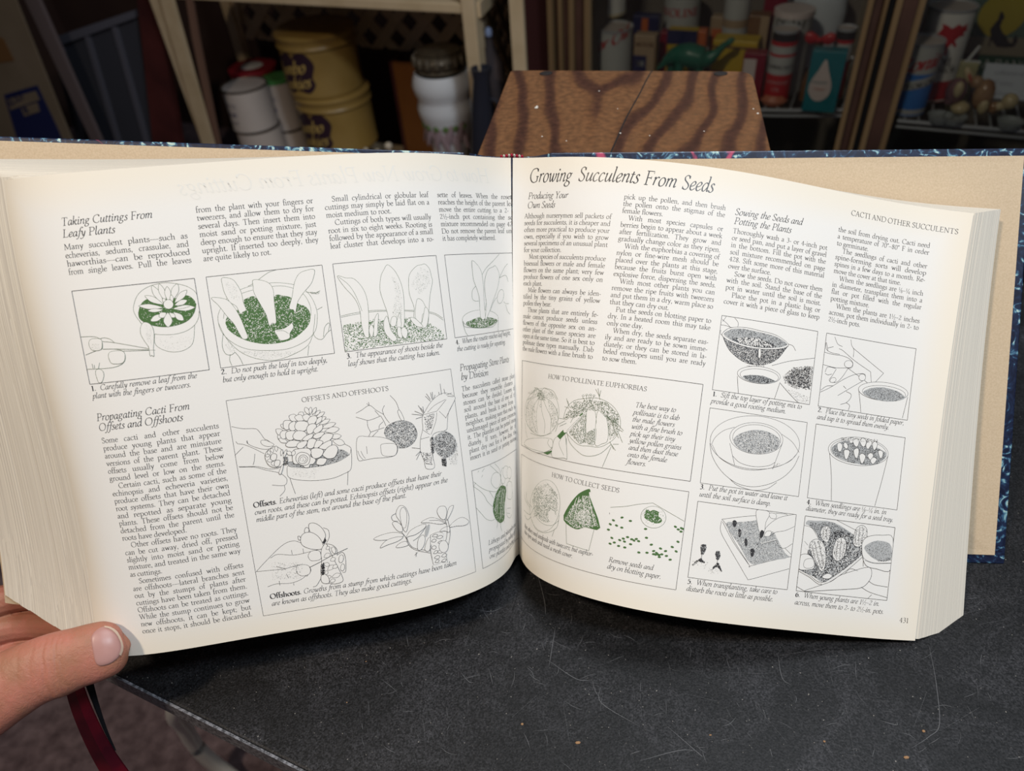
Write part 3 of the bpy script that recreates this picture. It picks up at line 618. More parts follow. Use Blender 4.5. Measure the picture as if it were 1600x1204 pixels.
# ------------------------------------------------------------------ printing
INK = {'k': 0, 'g': 1, 'G': 2, 'm': 3, 'w': 4, 'K': 0, 'z': 2}
PM = [M_INK, M_GLINE, M_GREEN, M_GREY, M_INKP]
class Print:
    def __init__(s, pg, clip=None): s.pg = pg; s.V = []; s.F = []; s.O = []; s.M = []; s.n = 0; s.ord = 0; s.clip = clip
    def add(s, V, F, m, off=None):
        V = np.asarray(V, float)
        if len(V) == 0: return
        if s.clip is not None:
            V = V.copy(); V[:, 0] = np.clip(V[:, 0], s.clip[0], s.clip[2]); V[:, 1] = np.clip(V[:, 1], s.clip[1], s.clip[3])
        s.V.append(V); s.O.append(np.full(len(V), .05 + s.ord * .0022 if off is None else off)); s.F += [tuple(i + s.n for i in f) for f in F]; s.M += [m] * len(F); s.n += len(V)
    def stroke(s, pts, m, hw, closed=False):
        P = [np.array(p, float) for p in pts]
        if closed: P = P + [P[0]]
        Q = [P[0]]
        for a, b in zip(P[:-1], P[1:]):
            k = max(1, int(math.ceil(np.hypot(*(b - a)) / 2.0)))
            Q += [a + (b - a) * (i + 1) / k for i in range(k)]
        Q = [q for i, q in enumerate(Q) if i == 0 or np.hypot(*(q - Q[i - 1])) > 1e-3]
        if len(Q) < 2: return
        V, F = ribbon(Q, hw); s.add(V, F, m)
    def fill(s, pts, m):
        P = np.array(pts, float); 
        if s.clip is not None:
            P[:, 0] = np.clip(P[:, 0], s.clip[0], s.clip[2]); P[:, 1] = np.clip(P[:, 1], s.clip[1], s.clip[3])
        x0, x1 = P[:, 0].min(), P[:, 0].max(); k = max(4, int((x1 - x0) / .45)); xs = np.linspace(x0, x1, k + 1)
        A_ = P; B_ = np.roll(P, -1, 0)
        def cross(x):
            msk = ((A_[:, 0] <= x) & (B_[:, 0] > x)) | ((B_[:, 0] <= x) & (A_[:, 0] > x)); a = A_[msk]; b = B_[msk]
            return np.sort(a[:, 1] + (x - a[:, 0]) / (b[:, 0] - a[:, 0]) * (b[:, 1] - a[:, 1]))
        V = []; F = []
        for i in range(k):
            cm = cross((xs[i] + xs[i + 1]) / 2); cl_ = cross(xs[i] + 1e-6); cr2 = cross(xs[i + 1] - 1e-6)
            if len(cl_) != len(cm): cl_ = cm
            if len(cr2) != len(cm): cr2 = cm
            for j in range(0, len(cm) - 1, 2):
                nn_ = max(1, int((cm[j + 1] - cm[j]) / 7)); 
                for q in range(nn_):
                    f0, f1_ = q / nn_, (q + 1) / nn_; b0 = len(V)
                    V += [(xs[i], cl_[j] + (cl_[j + 1] - cl_[j]) * f0), (xs[i + 1], cr2[j] + (cr2[j + 1] - cr2[j]) * f0), (xs[i + 1], cr2[j] + (cr2[j + 1] - cr2[j]) * f1_), (xs[i], cl_[j] + (cl_[j + 1] - cl_[j]) * f1_)]
                    F.append((b0, b0 + 1, b0 + 2, b0 + 3))
        if V: s.add(V, F, m)
    def stipple(s, pts, m, n, size):
        P = np.array(pts, float); lo, hi = P.min(0), P.max(0); A_ = P; B_ = np.roll(P, -1, 0)
        q = rng.uniform(lo, hi, (n * 2, 2)); ins = np.zeros(len(q), bool)
        for a, b in zip(A_, B_):
            c_ = ((a[1] > q[:, 1]) != (b[1] > q[:, 1])); ins ^= c_ & (q[:, 0] < (b[0] - a[0]) * (q[:, 1] - a[1]) / (b[1] - a[1] + 1e-12) + a[0])
        q = q[ins][:n]; k = len(q)
        if k == 0: return
        an = rng.uniform(0, 6.28, k); r = size * .5 * rng.uniform(.5, 1.15, k); el = rng.uniform(.35, .9, k)
        V = []
        for j in range(4):
            t = j * math.pi / 2; dx = r * math.cos(t); dy = r * el * math.sin(t)
            V.append(np.stack([q[:, 0] + dx * np.cos(an) - dy * np.sin(an), q[:, 1] + dx * np.sin(an) + dy * np.cos(an)], 1))
        V = np.stack(V, 1).reshape(-1, 2); s.add(V, [(4 * i, 4 * i + 1, 4 * i + 2, 4 * i + 3) for i in range(k)], m)
    def build(s, name, parent, label=None):
        V = np.concatenate(s.V); O_ = np.concatenate(s.O); W3 = cw(page_pts(s.pg, V[:, 0], V[:, 1], O_))
        return tag(mk(name, W3, s.F, PM, parent, False, s.M), label)
TEXT = [
[0,"heading",[[-247.71,230.11,-204.63,229.97,5.7,"i",2,"Taking Cuttings From"],[-248.06,224.41,-222.79,224.27,5.7,"i",2,"Leafy Plants"]]],
[0,"text_column",[[-248.39,218.33,-189.69,218.33,4.15,"",1,"Many succulent plants~such as"],[-248.39,214.22,-189.69,214.22,4.15,"",1,"echeverias, sedums, crassulae, and"],[-248.39,210.12,-189.69,210.12,4.15,"",1,"haworthias~can be reproduced"],[-248.39,206.02,-189.69,206.02,4.15,"",1,"from single leaves. Pull the leaves"]]],
[0,"text_column",[[-184.06,230.63,-125.36,230.63,4.15,"",1,"from the plant with your fingers or"],[-184.06,226.53,-125.36,226.53,4.15,"",1,"tweezers, and allow them to dry for"],[-184.06,222.43,-125.36,222.43,4.15,"",1,"several days. Then insert them into"],[-184.06,218.33,-125.36,218.33,4.15,"",1,"moist sand or potting mixture, just"],[-184.06,214.22,-125.36,214.22,4.15,"",1,"deep enough to ensure that they stay"],[-184.06,210.12,-125.36,210.12,4.15,"",1,"upright. If inserted too deeply, they"],[-184.06,206.02,-125.36,206.02,4.15,"",0,"are quite likely to rot."]]],
[0,"text_column",[[-115.63,230.63,-61.03,230.63,4.15,"",1,"Small cylindrical or globular leaf"],[-119.73,226.53,-61.03,226.53,4.15,"",1,"cuttings may simply be laid flat on a"],[-119.73,222.43,-61.03,222.43,4.15,"",0,"moist medium to root."],[-115.63,218.33,-61.03,218.33,4.15,"",1,"Cuttings of both types will usually"],[-119.73,214.22,-61.03,214.22,4.15,"",1,"root in six to eight weeks. Rooting is"],[-119.73,210.12,-61.03,210.12,4.15,"",1,"followed by the appearance of a small"],[-119.73,206.02,-61.03,206.02,4.15,"",1,"leaf cluster that develops into a ro-"]]],
[0,"text_column",[[-55.4,230.63,3.3,230.63,4.15,"",1,"sette of leaves. When the rosette"],[-55.4,226.53,3.3,226.53,4.15,"",1,"reaches the height of the parent leaf,"],[-55.4,222.43,3.3,222.43,4.15,"",1,"move the entire cutting to a 2- to"],[-55.4,218.33,3.3,218.33,4.15,"",1,"2½-inch pot containing the soil"],[-55.4,214.22,3.3,214.22,4.15,"",1,"mixture recommended on page 428."],[-55.4,210.12,3.3,210.12,4.15,"",1,"Do not remove the parent leaf until"],[-55.4,206.02,3.3,206.02,4.15,"",0,"it has completely withered."]]],
[0,"caption",[[-248.31,146.77,-196.32,146.96,4.2,"i",2,"^1.  Carefully remove a leaf from the"],[-248.51,142.79,-199.81,142.72,4.2,"i",2,"plant with the fingers or tweezers."]]],
[0,"caption",[[-184.3,146.99,-129.81,146.03,4.2,"i",2,"^2.  Do not push the leaf in too deeply,"],[-184.21,142.8,-135.14,141.85,4.2,"i",2,"but only enough to hold it upright."]]],
[0,"caption",[[-119.42,146.62,-64.46,146.01,4.2,"i",2,"^3.  The appearance of shoots beside the"],[-119.32,142.38,-66.72,142.02,4.2,"i",2,"leaf shows that the cutting has taken."]]],
[0,"caption",[[-55.29,146.39,-3.22,146.88,4.2,"i",2,"^4.  When the rosette reaches leaf height,"],[-55.18,142.42,-9.35,141.68,4.2,"i",2,"the cutting is ready for repotting."]]],
[0,"heading",[[-248.72,131.02,-202.33,131.16,5.7,"i",2,"Propagating Cacti From"],[-248.67,125.77,-206.41,125.79,5.7,"i",2,"Offsets and Offshoots"]]],
[0,"text_column",[[-248.39,119.11,-189.69,119.11,4.15,"",1,"Some cacti and other succulents"],[-248.39,115.01,-189.69,115.01,4.15,"",1,"produce young plants that appear"],[-248.39,110.9,-189.69,110.9,4.15,"",1,"around the base and are miniature"],[-248.39,106.8,-189.69,106.8,4.15,"",1,"versions of the parent plant. These"],[-248.39,102.7,-189.69,102.7,4.15,"",1,"offsets usually come from below"],[-248.39,98.6,-189.69,98.6,4.15,"",1,"ground level or low on the stems."],[-244.29,94.49,-189.69,94.49,4.15,"",1,"Certain cacti, such as some of the"],[-248.39,90.39,-189.69,90.39,4.15,"",1,"echinopsis and echeveria varieties,"],[-248.39,86.29,-189.69,86.29,4.15,"",1,"produce offsets that have their own"],[-248.39,82.19,-189.69,82.19,4.15,"",1,"root systems. They can be detached"],[-248.39,78.08,-189.69,78.08,4.15,"",1,"and repotted as separate young"],[-248.39,73.98,-189.69,73.98,4.15,"",1,"plants. These offsets should not be"],[-248.39,69.88,-189.69,69.88,4.15,"",1,"detached from the parent until the"],[-248.39,65.78,-189.69,65.78,4.15,"",0,"roots have developed."],[-244.29,61.67,-189.69,61.67,4.15,"",1,"Other offsets have no roots. They"],[-248.39,57.57,-189.69,57.57,4.15,"",1,"can be cut away, dried off, pressed"],[-248.39,53.47,-189.69,53.47,4.15,"",1,"slightly into moist sand or potting"],[-248.39,49.37,-189.69,49.37,4.15,"",1,"mixture, and treated in the same way"],[-248.39,45.26,-189.69,45.26,4.15,"",0,"as cuttings."],[-244.29,41.16,-189.69,41.16,4.15,"",1,"Sometimes confused with offsets"],[-248.39,37.06,-189.69,37.06,4.15,"",1,"are offshoots~lateral branches sent"],[-248.39,32.96,-189.69,32.96,4.15,"",1,"out by the stumps of plants after"],[-248.39,28.85,-189.69,28.85,4.15,"",1,"cuttings have been taken from them."],[-248.39,24.75,-189.69,24.75,4.15,"",1,"Offshoots can be treated as cuttings."],[-248.39,20.65,-189.69,20.65,4.15,"",1,"While the stump continues to grow"],[-248.39,16.55,-189.69,16.55,4.15,"",1,"new offshoots, it can be kept; but"],[-248.39,12.44,-189.69,12.44,4.15,"",1,"once it stops, it should be discarded."]]],
[0,"heading",[[-146.09,126.42,-99.31,126.2,3.75,"",2,"OFFSETS AND OFFSHOOTS"]]],
[0,"caption",[[-179.31,73.16,-75.87,73.24,4.2,"i",2,"^Offsets. Echeverias (left) and some cacti produce offsets that have their"],[-179.35,69.11,-72.63,68.76,4.2,"i",2,"own roots, and these can be potted. Echinopsis offsets (right) appear on the"],[-179.24,64.91,-97.8,64.92,4.2,"i",2,"middle part of the stem, not around the base of the plant."]]],
[0,"caption",[[-178.87,20.41,-73.72,19.52,4.2,"i",2,"^Offshoots. Growths from a stump from which cuttings have been taken"],[-178.75,16.3,-101.19,15.84,4.2,"i",2,"are known as offshoots. They also make good cuttings."]]],
[0,"heading",[[-54.94,130.91,-6.41,129.94,5.7,"i",2,"Propagating Stone Plants"],[-54.85,125.55,-31.78,125.02,5.7,"i",2,"by Division"]]],
[0,"text_column",[[-55.4,118.93,3.3,118.93,4.15,"",1,"The succulents called stone plants"],[-55.4,114.83,3.3,114.83,4.15,"",1,"because they resemble clusters of"],[-55.4,110.73,3.3,110.73,4.15,"",1,"stones can be divided. Loosen the"],[-55.4,106.63,3.3,106.63,4.15,"",1,"soil around the base of one of the"],[-55.4,102.52,3.3,102.52,4.15,"",1,"plants, and break it away from its"],[-55.4,98.42,3.3,98.42,4.15,"",1,"neighbor, making sure that each has"],[-55.4,94.32,3.3,94.32,4.15,"",1,"undamaged piece of stem connected"],[-55.4,90.22,3.3,90.22,4.15,"",1,"it. The plantlet can be potted imme-"],[-55.4,86.11,3.3,86.11,4.15,"",1,"diately. If torn, however, let the"],[-55.4,82.01,3.3,82.01,4.15,"",1,"plant dry out for a few days, then"],[-55.4,77.91,3.3,77.91,4.15,"",1,"insert it in sand or potting mixture."]]],
[0,"caption",[[-48.61,23.65,-4.62,21.11,4.2,"i",2,"Lithops and pleiospilos are"],[-48.72,19.46,-6.42,16.46,4.2,"i",2,"propagated by pulling off"],[-48.7,15.22,-6.19,11.68,4.2,"i",2,"one plantlet and potting it."]]],
[1,"page_title",[[10.24,240.45,38.73,240.37,12.2,"i",2,"Growing"],[42.77,240.76,78.83,241.09,12.2,"i",2,"Succulents"],[81.81,240.65,100.29,240.44,12.2,"i",2,"From"],[103.26,240.23,121.92,240.53,12.2,"i",2,"Seeds"]]],
[1,"heading",[[9.8,230.63,37.67,230.72,5.7,"i",2,"Producing Your"],[9.5,225.19,29.44,225.09,5.7,"i",2,"Own Seeds"]]],
[1,"text_column",[[7.55,219.09,66.25,219.09,4.15,"",1,"Although nurserymen sell packets of"],[7.55,214.99,66.25,214.99,4.15,"",1,"seeds for succulents, it is cheaper and"],[7.55,210.88,66.25,210.88,4.15,"",1,"often more practical to produce your"],[7.55,206.78,66.25,206.78,4.15,"",1,"own, especially if you wish to grow"],[7.55,202.68,66.25,202.68,4.15,"",1,"several specimens of an unusual plant"],[7.55,198.58,66.25,198.58,4.15,"",0,"for your collection."],[11.65,194.47,66.25,194.47,4.15,"",1,"Most species of succulents produce"],[7.55,190.37,66.25,190.37,4.15,"",1,"bisexual flowers or male and female"],[7.55,186.27,66.25,186.27,4.15,"",1,"flowers on the same plant; very few"],[7.55,182.17,66.25,182.17,4.15,"",1,"produce flowers of one sex only on"],[7.55,178.06,66.25,178.06,4.15,"",0,"each plant."],[11.65,173.96,66.25,173.96,4.15,"",1,"Male flowers can always be iden-"],[7.55,169.86,66.25,169.86,4.15,"",1,"tified by the tiny grains of yellow"],[7.55,165.76,66.25,165.76,4.15,"",0,"pollen they bear."],[11.65,161.65,66.25,161.65,4.15,"",1,"Those plants that are entirely fe-"],[7.55,157.55,66.25,157.55,4.15,"",1,"male cannot produce seeds unless"],[7.55,153.45,66.25,153.45,4.15,"",1,"flowers of the opposite sex on an-"],[7.55,149.35,66.25,149.35,4.15,"",1,"other plant of the same species are"],[7.55,145.24,66.25,145.24,4.15,"",1,"open at the same time. So it is best to"],[7.55,141.14,66.25,141.14,4.15,"",1,"pollinate these types manually. Dab"],[7.55,137.04,66.25,137.04,4.15,"",1,"the male flowers with a fine brush to"]]],
[1,"text_column",[[71.88,231.4,130.58,231.4,4.15,"",1,"pick up the pollen, and then brush"],[71.88,227.29,130.58,227.29,4.15,"",1,"the pollen onto the stigmas of the"],[71.88,223.19,130.58,223.19,4.15,"",0,"female flowers."],[75.98,219.09,130.58,219.09,4.15,"",1,"With most species capsules or"],[71.88,214.99,130.58,214.99,4.15,"",1,"berries begin to appear about a week"],[71.88,210.88,130.58,210.88,4.15,"",1,"after fertilization. They grow and"],[71.88,206.78,130.58,206.78,4.15,"",1,"gradually change color as they ripen."],[75.98,202.68,130.58,202.68,4.15,"",1,"With the euphorbias a covering of"],[71.88,198.58,130.58,198.58,4.15,"",1,"nylon or fine-wire mesh should be"],[71.88,194.47,130.58,194.47,4.15,"",1,"placed over the plants at this stage,"],[71.88,190.37,130.58,190.37,4.15,"",1,"because the fruits burst open with"],[71.88,186.27,130.58,186.27,4.15,"",1,"explosive force, dispersing the seeds."],[75.98,182.17,130.58,182.17,4.15,"",1,"With most other plants you can"],[71.88,178.06,130.58,178.06,4.15,"",1,"remove the ripe fruits with tweezers"],[71.88,173.96,130.58,173.96,4.15,"",1,"and put them in a dry, warm place so"],[71.88,169.86,130.58,169.86,4.15,"",0,"that they can dry out."],[75.98,165.76,130.58,165.76,4.15,"",1,"Put the seeds on blotting paper to"],[71.88,161.65,130.58,161.65,4.15,"",1,"dry. In a heated room this may take"],[71.88,157.55,130.58,157.55,4.15,"",0,"only one day."],[75.98,153.45,130.58,153.45,4.15,"",1,"When dry, the seeds separate eas-"],[71.88,149.35,130.58,149.35,4.15,"",1,"ily and are ready to be sown imme-"],[71.88,145.24,130.58,145.24,4.15,"",1,"diately; or they can be stored in la-"],[71.88,141.14,130.58,141.14,4.15,"",1,"beled envelopes until you are ready"],[71.88,137.04,130.58,137.04,4.15,"",0,"to sow them."]]],
[1,"heading",[[136.01,229.74,177.32,230.7,5.7,"i",2,"Sowing the Seeds and"],[136.2,224.44,170.99,224.82,5.7,"i",2,"Potting the Plants"]]],
[1,"text_column",[[136.21,219.09,194.91,219.09,4.15,"",1,"Thoroughly wash a 3- or 4-inch pot"],[136.21,214.99,194.91,214.99,4.15,"",1,"or seed pan, and put a layer of gravel"],[136.21,210.88,194.91,210.88,4.15,"",1,"in the bottom. Fill the pot with the"],[136.21,206.78,194.91,206.78,4.15,"",1,"soil mixture recommended on page"],[136.21,202.68,194.91,202.68,4.15,"",1,"428. Sift some more of this material"],[136.21,198.58,194.91,198.58,4.15,"",0,"over the surface."],[140.31,194.47,194.91,194.47,4.15,"",1,"Sow the seeds. Do not cover them"],[136.21,190.37,194.91,190.37,4.15,"",1,"with the soil. Stand the base of the"],[136.21,186.27,194.91,186.27,4.15,"",1,"pot in water until the soil is moist."],[140.31,182.17,194.91,182.17,4.15,"",1,"Place the pot in a plastic bag or"],[136.21,178.06,194.91,178.06,4.15,"",1,"cover it with a piece of glass to keep"]]],
[1,"text_column",[[200.54,231.4,259.24,231.4,4.15,"",1,"the soil from drying out. Cacti need"],[200.54,227.29,259.24,227.29,4.15,"",1,"a temperature of 70*_80* F in order"],[200.54,223.19,259.24,223.19,4.15,"",0,"to germinate."],[204.64,219.09,259.24,219.09,4.15,"",1,"The seedlings of cacti and other"],[200.54,214.99,259.24,214.99,4.15,"",1,"spine-forming sorts will develop"],[200.54,210.88,259.24,210.88,4.15,"",1,"spines in a few days to a month. Re-"],[200.54,206.78,259.24,206.78,4.15,"",0,"move the cover at that time."],[204.64,202.68,259.24,202.68,4.15,"",1,"When the seedlings are ⅛_¼ inch"],[200.54,198.58,259.24,198.58,4.15,"",1,"in diameter, transplant them into a"],[200.54,194.47,259.24,194.47,4.15,"",1,"flat or pot filled with the regular"],[200.54,190.37,259.24,190.37,4.15,"",0,"potting mixture."],[204.64,186.27,259.24,186.27,4.15,"",1,"When the plants are 1½_2 inches"],[200.54,182.17,259.24,182.17,4.15,"",1,"across, pot them individually in 2- to"],[200.54,178.06,259.24,178.06,4.15,"",0,"2½-inch pots."]]],
[1,"running_head",[[207.59,242.5,273.35,241.61,4.5,"",2,"CACTI AND OTHER SUCCULENTS"]]],
[1,"page_number",[[268.44,10.38,274.17,10.32,4.6,"",2,"431"]]],
[1,"heading",[[36.62,122.49,99.81,122.39,3.9,"",2,"HOW TO POLLINATE EUPHORBIAS"]]],
[1,"heading",[[47.39,64.08,92.31,63.03,3.9,"",2,"HOW TO COLLECT SEEDS"]]],
[1,"caption",[[94.38,112.63,117.29,112.77,4.2,"i",2,"The best way to"],[93.9,108.43,119.81,108.52,4.2,"i",2,"pollinate is to dab"],[93.97,104.38,117.63,104.47,4.2,"i",2,"the male flowers"],[93.96,100.31,122.44,100.35,4.2,"i",2,"with a fine brush to"],[93.83,96.16,118.93,96.33,4.2,"i",2,"pick up their tiny"],[93.87,92.24,122.97,92.18,4.2,"i",2,"yellow pollen grains"],[94.07,88.21,121.61,88.25,4.2,"i",2,"and then dust these"],[93.92,84.19,116.06,84.08,4.2,"i",2,"onto the female"],[94.06,80.08,104.99,80.19,4.2,"i",2,"flowers."]]],
[1,"caption",[[17.56,24.06,81.84,24.01,4.2,"i",2,"Most others need seedpods with tweezers; but euphor-"],[17.94,20.37,69.04,19.82,4.2,"i",2,"bias ripen seeds and need a mesh cover."]]],
[1,"caption",[[91.38,23.24,116.58,23.23,4.2,"i",2,"Remove seeds and"],[91.06,19.35,121.52,19.15,4.2,"i",2,"dry on blotting paper."]]],
[1,"caption",[[136.67,124.78,190.17,125.08,4.2,"i",2,"^1.  Sift the top layer of potting mix to"],[136.16,120.7,180.84,121.05,4.2,"i",2,"provide a good rooting medium."]]],
[1,"caption",[[200.66,124.98,257.41,125.18,4.2,"i",2,"^2.  Place the tiny seeds in folded paper,"],[200.56,120.9,248.14,121.23,4.2,"i",2,"and tap it to spread them evenly."]]],
[1,"caption",[[136.31,72.01,188.0,72.35,4.2,"i",2,"^3.  Put the pot in water and leave it"],[136.46,67.85,178.43,67.97,4.2,"i",2,"until the soil surface is damp."]]],
[1,"caption",[[200.5,71.81,252.57,71.87,4.2,"i",2,"^4.  When seedlings are ⅛_¼ in. in"],[200.45,68.2,257.56,67.96,4.2,"i",2,"diameter, they are ready for a seed tray."]]],
[1,"caption",[[136.25,18.94,188.84,19.34,4.2,"i",2,"^5.  When transplanting, take care to"],[136.17,15.03,186.88,15.03,4.2,"i",2,"disturb the roots as little as possible."]]],
[1,"caption",[[200.46,19.13,254.82,18.79,4.2,"i",2,"^6.  When young plants are 1½_2 in."],[200.47,14.83,258.06,14.48,4.2,"i",2,"across, move them to 2- to 2½-in. pots."]]]]
for pg, name, lines in TEXT:
    p = Print(pg)
    for x0, y0, x1, y1, size, style, j, s in lines:
        V, F = lay_line(s, x0, y0, x1, y1, size, style, j); p.add(V, F, 0, .06)
    words = lines[0][7].replace('^', '').replace('~', ' ').replace('_', '-').replace('*', ' degrees')
    p.build(name, pages[pg], 'printed %s reading: %s' % (name.replace('_', ' '), ' '.join(words.split()[:6]).rstrip(',.;')))
